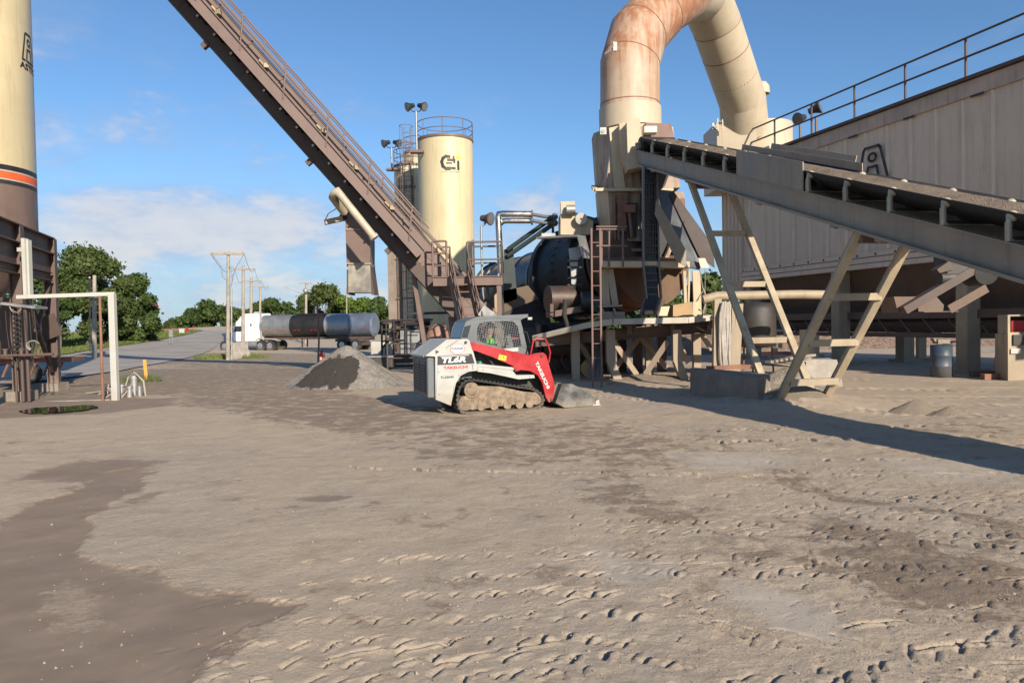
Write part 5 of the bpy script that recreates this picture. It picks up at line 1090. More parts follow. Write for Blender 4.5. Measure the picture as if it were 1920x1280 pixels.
# tall ladder and little railing
t = thing('access_ladder', 'tall thin rusty ladder leaning at the drum front', 'ladder', G(1122, 722)); q = G(1120, 726)
ladder(MB(), V((q.x, q.y, .0)), W(1116, 428, q.y+.4), .26, step=.38, r=.028)
b = MB(); ladder(b, V((q.x, q.y, .0)), W(1117, 428, q.y+.3), .24, step=.40, r=.022); b.build('ladder', mat('ladder_rust', (.16, .09, .075), .6, rust=.3), t)
t = thing('tower_railing', 'brown handrail around the landing at the tower', 'railing', W(1140, 500, 22.4)); b = MB()
for y in (425, 430, 461): b.tube(W(1118, y, 22.3), W(1176 if y != 430 else 1160, y, 22.3), .028, n=6)
for x in (1128, 1142, 1168): b.tube(W(x, 424, 22.35), W(x, 500, 22.35), .032, n=6)
b.build('rail', brown, t)

# vertical cable tray
t = thing('cable_tray', 'dark vertical cable tray full of cables below the belt head', 'cable tray', W(1222, 590, 22.4)); dq = 22.5
b = MB(); T0, T1, T2 = W(1206, 315, dq), W(1207, 500, dq), W(1212, 570, dq-.1)
for o_ in (0, 29): b.beam(W(1206+o_*.85, 312, dq), W(1206+o_, 500, dq), .05, .2); b.beam(W(1206+o_, 500, dq), W(1212+o_*.95, 560, dq), .05, .2); b.beam(W(1212+o_*.95, 560, dq), W(1202+o_, 592, dq-.3), .05, .2)
b.build('side_rail', mat('tray_grey', (.16, .15, .14), .5, metal=.4, grime=.3), t)
b = MB()
for k in range(20): y = 318+k*13; b.beam(W(1208, y, dq-.05), W(1232, y, dq-.05), .05, .06)
b.build('rung', black, t)
b = MB(); b.prism([W(1208, 315, dq+.08), W(1230, 315, dq+.08), W(1234, 560, dq+.08), W(1213, 560, dq+.08)], (0, .03, 0)); b.build('back_plate', black, t)
b = MB()
for k in range(8):
    x = 1209+k*2.8; b.pipe([W(x, 316, dq), W(x+random.uniform(-2, 2), 360, dq-.04), W(x+random.uniform(-1, 1), 430, dq), W(x, 500, dq), W(x+5, 560, dq-.05), W(x-4, 590, dq-.4)], .028, 5)
b.build('cable', mat('black_cable', (.03, .03, .03), .35, var=.3), t)
# dark loading chute
t = thing('loading_chute', 'dark steel open chute slanting down right of the tray', 'chute', W(1300, 500, 22)); dl = 22.3
b = MB(); b.prism([W(1231, 355, dl+.3), W(1262, 358, dl+.7), W(1318, 492, dl+.5), W(1310, 504, dl+.4), W(1287, 500, dl+.1), W(1250, 430, dl+.1)], (.02, .05, -.03)); b.build('bed', chute_grey, t)
b = MB(); b.prism([W(1230, 372, dl-.1), W(1287, 470, dl-.2), W(1286, 500, dl-.2), W(1268, 489, dl-.2), W(1228, 402, dl-.1)], (0, .04, 0)); b.build('side_wall', conv_grey, t)
b = MB(); b.prism([W(1262, 357, dl+.5), W(1337, 460, dl+.4), W(1340, 502, dl+.4), W(1312, 482, dl+.4), W(1256, 366, dl+.5)], (0, .04, 0)); b.build('side_wall', mat('chute_brown', (.07, .055, .05), .6, metal=.2, var=.3), t)
b = MB(); b.prism([W(1309, 484, dl+.2), W(1322, 484, dl+.2), W(1330, 502, dl+.2), W(1314, 502, dl+.2)], (0, .04, 0)); b.build('end_plate', bag_paint, t)

# ------------------------------------------------------------------ belt conveyor in front of the filter house
cX0 = 8.37; cK = .186
ca = V((-cK, 1, 0)).normalized(); cl = V((ca.y, -ca.x, 0))        # along (away), to the right
CZ = lambda y: 3.29+.322*(y-12.9)                                     # underside height
CW = 1.15
def KB(y, lat, z): return V((cX0-cK*y, y, CZ(y)+z))+cl*lat
Y0, Y1 = 2.9, 23.4
t = thing('belt_conveyor', 'long inclined belt conveyor carrying sand up to the tower', 'conveyor', (cX0-cK*15, 15, 0))
for s, nm in ((0, 'side_beam'), (CW, 'side_beam')):
    b = MB(); g = -1 if s else 1
    pr = [(0, 0), (.0, .46)]
    b.prism([KB(Y0, s, 0), KB(Y0, s, .44), KB(Y0, s+.02*g, .44), KB(Y0, s+.02*g, 0)], KB(Y1, s, 0)-KB(Y0, s, 0))
    b.prism([KB(Y0, s-.07*g, .44), KB(Y0, s-.07*g, .46), KB(Y0, s+.03*g, .46), KB(Y0, s+.03*g, .44)], KB(Y1, s, 0)-KB(Y0, s, 0))
    b.prism([KB(Y0, s-.10*g, -.02), KB(Y0, s-.10*g, .035), KB(Y0, s+.03*g, .0), KB(Y0, s+.03*g, -.02)], KB(Y1, s, 0)-KB(Y0, s, 0)); b.build(nm, conv_grey, t)
b = MB()
yy = Y0+.4
while yy < Y1: b.beam(KB(yy, .02, .12), KB(yy, CW-.02, .12), .08, .12); yy += 2.2
b.build('cross_member', conv_grey, t)
# troughed belt: top run, return run, head wrap
tb = [(-.05, .86), (.27, .60), (.88, .60), (1.20, .86)]
b = MB(); ysq = np.linspace(Y0, Y1-.35, 60)
vs = []; fs = []
for y_ in ysq:
    vs += [KB(y_, a_, z) for a_, z in tb]+[KB(y_, a_, z-.022) for a_, z in tb]
for i in range(59):
    for j in range(3): q = i*8+j; fs += [(q, q+1, q+9, q+8), (q+4, q+12, q+13, q+5)]
    q = i*8; fs += [(q, q+8, q+12, q+4), (q+3, q+7, q+15, q+11)]
b.add(vs, fs, True); b.build('belt', belt_m, t)
b = MB(); b.prism([KB(Y0, .12, .16), KB(Y0, 1.03, .16), KB(Y0, 1.03, .18), KB(Y0, .12, .18)], KB(Y1-.3, 0, 0)-KB(Y0, 0, 0)); b.build('return_belt', belt_m, t)
b = MB(); h0 = KB(Y1-.15, .04, .58); h1 = KB(Y1-.15, CW-.04, .58); b.tube(h0, h1, .29, n=28); b.build('head_pulley', belt_m, t)
b = MB(); b.tube(h0-cl*.08, h0-cl*.01, .13, n=14); b.box(h0-cl*.06, (.2, .12, .2)); b.build('pulley_bearing', conv_grey, t)
# sand on the belt
sand_belt = gravel_mat('belt_sand', (.15, .11, .075), (.30, .23, .16), 60)
b = MB(); vs = []; fs = []; ysq = np.linspace(Y0, Y1-1.0, 150)
for y_ in ysq:
    for k in range(9):
        a_ = .06+k*(1.03/8); h = .055+.05*math.sin(math.pi*k/8)+.03*float(fbm(np.array(y_*3.), np.array(a_*6.), 7)); zt_ = .86-.26*min(1, max(0, min(a_+.06, 1.21-a_)/.33)); h += .20*math.sin(math.pi*k/8); vs.append(KB(y_, a_, zt_+(h if 0 < k < 8 else -.01)))
for i in range(149):
    for k in range(8): q = i*9+k; fs.append((q, q+1, q+10, q+9))
b.add(vs, fs, True); b.build('sand_load', sand_belt, t)
# idlers
yid = 4.2; proto = None; isl = mat('idler_cream', (.42, .37, .27), .5, rust=.2)
ylist = []
while yid < Y1-.5: ylist.append(yid); yid += 1.12
for yq in ylist:
    if 14.3 < yq < 17.1: continue
    b = MB()
    for s, g in ((.0, 1), (CW, -1)):
        p = KB(yq, s-.03*g, .46); b.pipe([p, p+V((0, 0, .2)), p+V((0, 0, .31))+cl*.01*g, p+V((0, 0, .36))+cl*.10*g], .034, 7)
        b.beam(p+V((0, 0, .0)), p+V((0, 0, .25)), .09, .012)
    b.beam(KB(yq, .0, .475), KB(yq, CW, .475), .06, .025)
    o = b.build('idler_bracket', isl, t)
    MB().beam(KB(yq, .03, .5), KB(yq, CW-.03, .5), .09, .05).build('idler_beam', black, t)
    for s, g in ((.08, 1), (CW-.08, -1)): r_ = MB().tube(KB(yq, s, .765), KB(yq, s+.24*g, .58), .055, n=12).build('roller', belt_m, o); MB().ball(KB(yq, s-.05*g, .79), .075, 12).build('roller_cap', isl, r_.parent)
    MB().tube(KB(yq, .36, .54), KB(yq, .82, .54), .06, n=12).build('roller', belt_m, o)
b = MB(); ya, yb = 14.4, 17.0
for s in (-.06, CW+.06): b.prism([KB(ya, s, .46), KB(ya, s, 1.02), KB(ya, s+.02, 1.02), KB(ya, s+.02, .46)], KB(yb, s, 0)-KB(ya, s, 0))
b.build('skirt_board', conv_grey, t)
b = MB(); b.prism([KB(15.8, CW+.1, .86), KB(19.2, CW+.1, .86), KB(19.2, CW+.12, 1.0), KB(15.8, CW+.12, 1.0)], cl*.02); b.prism([KB(15.8, CW+.1, .86), KB(19.2, CW+.1, .86), KB(19.2, CW+.9, .84), KB(15.8, CW+.9, .84)], (0, 0, .02)); b.prism([KB(15.8, CW+.9, .84), KB(19.2, CW+.9, .84), KB(19.2, CW+.95, 1.05), KB(15.8, CW+.95, 1.05)], cl*.02); b.build('spill_tray', conv_grey, t)
b = MB(); p0 = KB(17.0, 0, -.02)
for yq in (6.5, 12.2, 13.4, 16.0, 19.6, 22): b.beam(KB(yq, -.03, -.02), KB(yq+.15, -.03, -.02), .08, .10)
b.build('clamp', conv_grey, t)
# V shaped supports
def bent(yt, foot_y, lab, xoff=0):
    for s in (.05, CW-.05):
        top = KB(yt, s, -.01); ft = V((cX0-cK*foot_y+xoff, foot_y, 0))+cl*s; ft.z = gz(ft.x, ft.y)-.12
        b = MB(); b.hbeam(top, ft, .135, .15, up=(0, 1, 0), t=.02); b.beam(top, ft, .12, .08, up=(0, 1, 0)); o = b.build('leg', mat('support_cream', (.45, .37, .25), .6, rust=.3, streak=.3, scale=1.5, dust=.6, dusth=1.2, grime=.2), t)
    for k in (.28, .52, .76, .97) if lab else (.34, .60, .84):
        q0 = KB(yt, .05, 0).lerp(V((cX0-cK*foot_y+xoff, foot_y, 0))+cl*.05, k); q1 = KB(yt, CW-.05, 0).lerp(V((cX0-cK*foot_y+xoff, foot_y, 0))+cl*(CW-.05), k)
        b = MB(); b.beam(q0, q1, .12, .13); b.build('rung', cream_frame, t)
bent(19.7, 15.9, 1); bent(12.9, 15.1, 0, -.24)
b = MB(); b.beam(KB(12.9, .05, -.12), KB(12.9, CW-.05, -.12), .16, .2); b.beam(KB(19.7, .05, -.12), KB(19.7, CW-.05, -.12), .16, .2); b.build('leg_cap', brown, t)
# concrete blocks, mounds, heaps
t = thing('concrete_block', 'large dark concrete block at the foot of the slanted legs', 'concrete block', G(1370, 745))
a_ = G(1297, 741); c_ = G(1452, 722); top = W(1370, 690, a_.y+.1).z
pf = [a_+V((-.02, 0, -.1)), G(1420, 750)+V((0, 0, -.1)), G(1455, 738)+V((.1, .6, -.1)), a_+V((.25, 1.2, -.1))]
b = MB(); B4 = pf; T4 = [p*1.0 for p in pf]; 
for i, p in enumerate(T4): p.z = top-.02*(i % 2)
T4[0] = T4[0]+V((.12, .08, 0)); b.add(B4+T4, [(3, 2, 1, 0), (4, 5, 6, 7), (0, 1, 5, 4), (1, 2, 6, 5), (2, 3, 7, 6), (3, 0, 4, 7)]); b.build('block', concrete_dk, t, bevel=.05)
b = MB(); b.beam(W(1325, 690, a_.y+.05), W(1408, 687, a_.y+.1), .1, .1); b.build('steel_edge', rustm, t)
t = thing('concrete_block', 'pale concrete block behind the right foot of the support', 'concrete block', G(1540, 722))
q = [G(1512, 724), G(1578, 724)]; zt_ = W(1540, 674, q[0].y).z
b = MB(); b.prism([q[0]+V((-.05, 0, -.1)), q[1]+V((.05, 0, -.1)), q[1]+V((-.02, .0, .35)), V((q[1].x-.12, q[1].y, zt_)), V((q[0].x, q[0].y, zt_))], (.15, .8, 0)); b.build('block', concrete, t, bevel=.04)
heap('sand_mound', 'sand drifted around the feet of the conveyor support', G(1500, 738)+V((0, .2, -.12)), 1.1, .9, .32, sandm, 31, 'sand mound')
heap('sand_mound', 'low sand mound banked against the dark concrete block', G(1440, 733)+V((0, .1, -.1)), .9, .8, .34, sandm, 37, 'sand mound')
heap('sand_mound', 'low sand mound between the block and the trestle legs', G(1200, 712)+V((0, .3, -.06)), 2.4, 1.0, .22, sandm, 41, 'sand mound')
heap('dirt_heap', 'small dark dirt heap out on the right, left one of the pair', G(1718, 772)+V((0, 0, -.02)), .55, .35, .26, sandm, 33, 'dirt heap', 60)
heap('dirt_heap', 'small dark dirt heap at the right, right one of the pair', G(1782, 778)+V((0, 0, -.02)), .38, .26, .19, sandm, 34, 'dirt heap', 60)
heap('dirt_bank', 'long low dirt bank behind the filter house', V((16, 45, -.1)), 17, 3.0, 1.7, gravel_mat('red_dirt_far', (.13, .085, .06), (.24, .165, .12), 8), 35, 'dirt bank', 120)
heap('dirt_bank', 'reddish dirt bank seen between the trestle legs', V((6.5, 40, -.15)), 6, 2.2, 1.15, gravel_mat('red_dirt', (.17, .11, .08), (.27, .18, .13), 60), 36, 'dirt bank', 100)

# unseen bins added past the right edge to shade ground under the filter house
t = thing('added_shade_bin', 'added unseen beige bins that shade the ground under the filter house', 'bin', (23.5, 14, 0))
b = MB(); b.box((23.5, 14.0, 5.9), (5.0, 11.0, 7.4)); b.build('wall', bag_paint, t)
b = MB()
for k in range(9): b.box((20.96, 9.2+k*1.2, 5.9), (.09, .10, 7.3)); b.box((21.4+k*.52, 8.46, 5.9), (.08, .09, 7.3))
b.build('wall_rib', bag_paint, t)
b = MB()
for k in range(3): y0 = 8.7+k*3.55; T_ = [V((21.1, y0, 2.2)), V((25.9, y0, 2.2)), V((25.9, y0+3.5, 2.2)), V((21.1, y0+3.5, 2.2))]; B_ = [V((22.9, y0+1.2, .7)), V((24.1, y0+1.2, .7)), V((24.1, y0+2.3, .7)), V((22.9, y0+2.3, .7))]; b.add(T_+B_, [(0, 4, 5, 1), (1, 5, 6, 2), (2, 6, 7, 3), (3, 7, 4, 0), (4, 7, 6, 5)])
b.build('hopper', bag_dark, t)
for x in (21.2, 25.8):
    for y in (8.7, 14, 19.3): MB().beam((x, y, 2.25), (x, y, -.05), .35, .35).build('leg', cream_frame, t)

# things under and around the filter house
t = thing('return_chute', 'inclined brown chute frame and pulley hanging under the belt conveyor', 'chute', W(1780, 540, 18)); dk = 18.6
b = MB(); b.beam(W(1692, 582, dk), W(1846, 492, dk), .3, .20); b.build('chute_beam', brown_dk, t)
b = MB(); b.prism([W(1676, 556, dk+.1), W(1720, 556, dk+.1), W(1712, 570, dk+.1), W(1684, 586, dk+.1)], (0, .8, 0)); b.build('chute_mouth', bag_dark, t)
b = MB(); c = W(1850, 513, dk-.2); b.tube(c, c+V((.1, .8, 0)), .27, n=24); b.build('tail_pulley', belt_m, t)
b = MB(); b.box(W(1790, 498, dk+.2), (.75, .6, .55)); b.tube(W(1762, 522, dk), W(1800, 520, dk), .14, n=12); b.build('motor', black, t, bevel=.03)
b = MB(); b.prism([W(1757, 505, dk-.15), W(1782, 488, dk-.15), W(1788, 505, dk-.15), W(1762, 512, dk-.15)], (0, .3, 0)); b.build('guard', brown_dk, t)
b = MB(); b.prism([W(1722, 565, dk+.15), W(1755, 555, dk+.15), W(1770, 572, dk+.15), W(1768, 584, dk+.15), W(1722, 584, dk+.15)], (0, .7, 0)); b.beam(W(1720, 585, dk+.1), W(1784, 584, dk+.1), .6, .02); b.build('chute_pan', bag_dark, t)
b = MB(); b.beam(W(1780, 580, dk+.5), W(1850, 540, dk+.5), .05, .22); b.build('side_beam', bag_dark, t)
b = MB(); b.beam(W(1800, 480, dk+.3), W(1800, 510, dk+.3), .1, .1); b.beam(W(1845, 470, dk+.3), W(1848, 500, dk+.3), .1, .1); b.build('hanger', black, t)
t = thing('steel_barrel', 'dark blue barrel standing under the filter house', 'barrel', G(1765, 705)); c = G(1765, 707); r = 18.5*c.y/FPX; h_ = 60*c.y/FPX
MB().lathe(c, [(0, 0), (r, 0), (r, h_*.33), (r*1.03, h_*.345), (r, h_*.36), (r, h_*.66), (r*1.03, h_*.675), (r, h_*.69), (r, h_), (r*.95, h_), (r*.95, h_-.03), (0, h_-.03)], 28).build('body', bluebar, t)
b = MB(); b.beam(W(1752, 640, c.y), W(1748, 634, c.y), .2, .04); b.beam(W(1772, 644, c.y), W(1790, 640, c.y+.2), .15, .04); b.box(W(1765, 640, c.y), (.35, .3, .12)); b.build('scrap', cable_m, t)
t = thing('fire_extinguisher', 'red fire extinguisher standing beside the cream cabinet', 'extinguisher', G(1872, 700)); exting(G(1872, 699), 1.15, t)
t = thing('control_cabinet', 'cream cabinet with dark panel at the right edge', 'cabinet', G(1915, 712)); g0 = G(1890, 714); w_ = .9
zt_ = W(1893, 626, g0.y).z; b = MB(); b.prism([g0, g0+V((w_, .1, 0)), V((g0.x+w_, g0.y+.1, zt_)), V((g0.x, g0.y, zt_))], (.1, .7, 0)); b.build('body', cream_frame, t, bevel=.02)
b = MB(); z2 = W(1893, 590, g0.y).z; o_ = [V((g0.x+.03, g0.y+.05, zt_)), V((g0.x+w_, g0.y+.12, zt_)), V((g0.x+w_, g0.y+.12, z2)), V((g0.x+.03, g0.y+.05, z2))]; c_ = sum(o_, V())/4; b.ring(o_, [c_+(p-c_)*.84 for p in o_], (.05, .5, 0)); b.build('upper_frame', cream_frame, t)
b = MB(); c = W(1910, 637, g0.y-.02); b.box(c+V((.02, -.0, 0)), (.34, .04, .28)); b.build('display', black, t)
b = MB(); c = W(1905, 658, g0.y-.03); b.box(c, (.28, .01, .14)); b.build('notice', white_p, t); MB().box(W(1908, 613, g0.y+.3), (.4, .1, .35)).build('inner_panel', redp, t)
t = thing('cabinet_skid', 'dark skid frame on the ground under the cream cabinet', 'skid', G(1880, 716)); b = MB(); a_ = G(1842, 712); b.beam(a_+V((0, 0, .08)), a_+V((2.5, .1, .08)), .2, .16); b.beam(a_+V((.3, 1, .08)), a_+V((2.8, 1.1, .08)), .2, .16); b.build('skid_beam', rustm, t)
t = thing('pump_stand', 'small group of cream posts and valves under the filter house', 'pump stand', W(1460, 660, 30)); b = MB()
for x, y0, y1, w in ((1452, 628, 650, .12), (1463, 632, 652, .12), (1443, 640, 650, .2), (1452, 652, 665, .2)): b.beam(W(x, y0, 29), W(x, y1, 29), w, w)
b.build('post', cream, t)
b = MB(); b.box(W(1455, 662, 29), (1.0, .5, .12)); b.build('red_base', redp, t); b = MB(); b.tube(W(1448, 620, 29), W(1470, 620, 29), .06, n=8); b.build('pipe', galv, t)
for x, y0, y1, d_, w, l in ((1512, 618, 690, 27.5, .55, 'wide cream post behind the left support leg'), (1526, 628, 690, 28.5, .3, 'narrow orange tinted post behind the support legs'), (1727, 632, 685, 30, .25, 'short sunlit post seen beyond the barrel')):
    q = W(x, y0, d_); t = thing('support_post', l, 'post', (q.x, q.y, 0)); b = MB(); b.beam(q, V((q.x, q.y, 0)), w, .3, up=(1, 0, 0)); b.build('post', cream, t)
    MB().box(V((q.x, q.y, .06)), (w+.4, .6, .12)).build('base', cream_frame, t)
t = thing('hose_rack', 'bundle of pale hoses hanging from a horizontal pipe', 'hose rack', W(1375, 690, 21)); dr = 21.3
b = MB(); b.pipe([W(1318, 562, dr), W(1345, 555, dr), W(1500, 552, dr), W(1560, 553, dr)], .13, 12); b.build('header_pipe', cream_frame, t)
b = MB(); b.beam(W(1345, 556, dr), V((W(1342, 690, dr).x, dr, 0)), .2, .2, up=(1, 0, 0)); b.beam(W(1375, 566, dr), V((W(1372, 690, dr).x, dr, 0)), .1, .1, up=(1, 0, 0)); b.beam(W(1385, 566, dr+.3), V((W(1383, 690, dr).x, dr+.3, 0)), .25, .2, up=(1, 0, 0)); b.build('post', cream_frame, t)
b = MB()
for k in range(9):
    x = 1351+k*1.9; b.pipe([W(x+3, 566+random.uniform(-2, 6), dr-.2), W(x+random.uniform(-3, 3), 590, dr-.25), W(x+random.uniform(-3, 3), 630, dr-.2), W(x+random.uniform(-2, 4), 670, dr-.2), V((W(x, 690, dr).x, dr-.2, .1))], .034, 6)
b.build('hose', concrete, t)
t = thing('scrap_pipes', 'leaning bundle of grey pipes at the trestle leg', 'pipes', W(1125, 700, 22.3)); b = MB()
for k in range(9): q = G(1104+k*3.2, 712); b.tube(q, W(1114+k*1.6, 645+random.uniform(0, 14), q.y+1.0), .035, n=6)
b.build('pipe', galv, t)
t = thing('tan_barrel', 'tan drum lying among the trestle legs', 'barrel', W(1107, 690, 24)); c = W(1106, 690, 24.2); c.z = .3; MB().tube(c, c+V((.2, .9, 0)), .3, n=20).build('body', mat('tan_plastic', (.5, .34, .16), .6), t)
t = thing('timber_planks', 'loose planks stacked behind the dark concrete block', 'planks', G(1480, 700)); b = MB()
for k in range(5): q = W(1440+k*9, 678-k*1.5, 19); b.beam(q, q+V((.9, .6, -.15+.05*k)), .18, .06)
b.build('plank', wood, t)
heap('gravel_pile', 'grey gravel heaped behind the dark concrete block', W(1475, 700, 19.5)*1.0-V((0, 0, W(1475, 700, 19.5).z+.05)), 1.3, .9, .6, grav, 44)
t = thing('hopper_tank', 'dark round hopper tank on thin legs under the filter house', 'tank', W(1420, 640, 23)); c = W(1418, 655, 24); c.z = 0
b = MB(); b.lathe(c, [(0, .85), (.5, .9), (.62, 1.1), (.62, 2.1), (.5, 2.3), (0, 2.35)], 24); b.build('tank', black, t); b = MB()
for a_ in (0, 2.1, 4.2): b.tube(c+V((.5*math.cos(a_), .5*math.sin(a_), 1.1)), c+V((.55*math.cos(a_), .55*math.sin(a_), 0)), .03, n=6)
b.build('leg', rustm, t)

# ------------------------------------------------------------------ pump skid in the dark behind the gravel pile
t = thing('pump_skid', 'dark cluttered pump skid with pipes and a railing behind the pile', 'pump skid', W(780, 670, 36)); d_ = 34
b = MB(); b.beam(W(716, 672, d_), W(850, 668, d_), 2.2, .35); b.build('base_frame', brown_dk, t)
b = MB(); b.box(W(773, 640, d_-.2), (1.0, .7, 1.1)); b.build('cabinet', galv, t, bevel=.02)
b = MB(); b.tube(W(760, 620, d_+.2), W(810, 617, d_+.2), .38, n=18); b.tube(W(745, 640, d_), W(745, 600, d_), .25, n=14); b.tube(W(800, 655, d_-.3), W(800, 618, d_-.3), .3, n=14); b.build('vessel', black, t)
b = MB(); 
for x in (716, 724, 738, 760, 790, 808, 832): b.tube(W(x, 670, d_-.6), W(x, 598+6*(x % 3), d_-.6), .05, n=6)
for y in (602, 618, 640): b.tube(W(714, y, d_-.6), W(812 if y != 640 else 760, y-3, d_-.6), .04, n=6)
b.beam(W(762, 588, d_), W(852, 586, d_), 1.2, .1); b.build('railing', black, t)
b = MB()
for i in range(16):
    x = random.uniform(718, 815); y = random.uniform(600, 650); b.pipe([W(x, y, d_-.5), W(x+random.uniform(-12, 12), y+random.uniform(-4, 4), d_-.45), W(x+random.uniform(-12, 12), y+random.uniform(8, 22), d_-.3)], .035+.03*random.random(), 6)
b.build('pipework', brown_dk, t)
b = MB(); b.lathe(V((W(822, 650, 32).x, 32, 0)), [(0, .5), (.5, .5), (.55, .7), (.55, 1.3), (.35, 1.75), (0, 1.85)], 24); b.build('rusty_vessel', mat('rusty_vessel', (.30, .17, .12), .6, rust=.4), t)
b = MB(); b.beam(W(764, 628, d_-.58), W(783, 628, d_-.58), .02, .04); b.build('cabinet_handle', black, t)
t = thing('tank_stand', 'steel stand carrying the shaded tanks', 'stand', W(790, 600, 46)); b = MB()
for x in (744, 770, 800, 840, 876): q = W(x, 600, 45); b.beam(V((q.x, q.y, .65)), V((q.x, q.y, -.5)), .3, .3, up=(1, 0, 0))
b.beam(W(738, 603, 45), W(890, 600, 44), 3.5, .25); b.build('frame', brown_dk, t)
for x, y, w, h, d_, l, m in ((716, 655, 1.0, .9, 38, 'pale box standing left of the pump skid', white_p), (712, 680, 1.2, .5, 31, 'dark drum lying right of the gravel pile', black)):
    t = thing('equipment_box', l, 'box', W(x, y, d_)); MB().box(W(x, y, d_), (w, .8, h)).build('body', m, t, bevel=.05); MB().box(W(x, y, d_)+V((0, 0, h/2+.02)), (w+.08, .88, .05)).build('lid', galv, t)
t = thing('railing_fence', 'dark railing and mixed piping left of the brown stairs foot', 'railing', W(845, 650, 28)); b = MB(); a_ = W(830, 690, 27.5); railing(b, [V((a_.x-2.2, 28.5, 0)), V((a_.x-.2, 28.5, 0))], 1.1, .03, 1.0, 1); b.build('rail', brown_dk, t)
t = thing('dark_filler', 'added dark block hiding lit ground under the drum, left of the braced legs', 'dark filler', W(1070, 670, 27)); b = MB()  # block added to keep the space dark where lit ground showed through
p_ = W(1070, 660, 27); b.box((p_.x, 27.2, .85), (2.5, 1.6, 1.9)); b.build('housing', black, t, bevel=.06); b = MB(); b.tube((p_.x-1.0, 26.3, .9), (p_.x+.9, 26.3, .9), .35, n=18); b.build('filler_motor', brown_dk, t)
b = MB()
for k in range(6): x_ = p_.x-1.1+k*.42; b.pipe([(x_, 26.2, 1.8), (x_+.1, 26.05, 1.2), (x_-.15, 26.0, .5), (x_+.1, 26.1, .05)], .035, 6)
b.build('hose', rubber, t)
# dark clutter below the drum
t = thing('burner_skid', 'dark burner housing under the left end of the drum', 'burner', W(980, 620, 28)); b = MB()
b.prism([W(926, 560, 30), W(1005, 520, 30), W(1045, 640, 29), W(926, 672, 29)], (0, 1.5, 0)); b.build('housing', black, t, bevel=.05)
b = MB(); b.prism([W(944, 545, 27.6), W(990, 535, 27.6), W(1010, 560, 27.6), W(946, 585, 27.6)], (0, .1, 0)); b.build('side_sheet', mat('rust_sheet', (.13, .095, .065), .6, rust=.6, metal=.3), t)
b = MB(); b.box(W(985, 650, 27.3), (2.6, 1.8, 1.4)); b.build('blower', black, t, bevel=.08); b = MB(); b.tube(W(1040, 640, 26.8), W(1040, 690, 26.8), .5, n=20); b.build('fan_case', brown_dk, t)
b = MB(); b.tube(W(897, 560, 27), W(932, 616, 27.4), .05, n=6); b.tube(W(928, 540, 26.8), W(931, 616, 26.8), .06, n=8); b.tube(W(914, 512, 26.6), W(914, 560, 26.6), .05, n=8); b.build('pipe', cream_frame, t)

# ------------------------------------------------------------------ compact track loader
LY = R(20); lroot = V((-.43, 15.95, 0)); fwd = V((math.cos(LY), math.sin(LY), 0)); lft = V((-math.sin(LY), math.cos(LY), 0))
ld = thing('track_loader', 'small red and white track loader with dusty tracks and front bucket', 'track loader', lroot, local=True, rz=LY)
def LC(cx, cy, yl):                     # point on the plane y = yl of the loader, local (x, y, z)
    p = onplane(760+cx/4.8, 560+cy/4.8, lroot+lft*yl, lft); q = p-lroot; return V((q.dot(fwd), yl, q.z))
def poly(pts, yl): return [LC(x, y, yl) for x, y in pts]
def mir(pts, y): return [V((p.x, y, p.z)) for p in pts]
YO = -.74
# tracks
outer = [(520, 1038), (478, 985), (462, 905), (478, 810), (515, 752), (575, 722), (700, 735), (1000, 785), (1160, 805), (1225, 850), (1252, 905), (1238, 960), (1180, 995), (1050, 1012), (850, 1026), (650, 1040)]
O = poly(outer, YO); zmin = min(p.z for p in O)
for p in O:
    if p.z < zmin+.16 and p not in (O[1], O[12]): p.z = max(.0, p.z-zmin) if p.z > zmin+.05 else .0
def smooth_loop(P, it=2):
    for _ in range(it):
        Q = []
        for i in range(len(P)): a, c = P[i], P[(i+1) % len(P)]; Q += [a*.75+c*.25, a*.25+c*.75]
        P = Q
    return P
OS = smooth_loop(O); cen = sum(OS, V())/len(OS)
def inset(P, d):
    Q = []
    for i, p in enumerate(P):
        a, c = P[i-1], P[(i+1) % len(P)]; tt = (c-a).normalized(); n_ = V((-tt.z, 0, tt.x)); n_ = n_ if n_.dot(cen-p) > 0 else -n_; Q.append(p+n_*d)
    return Q
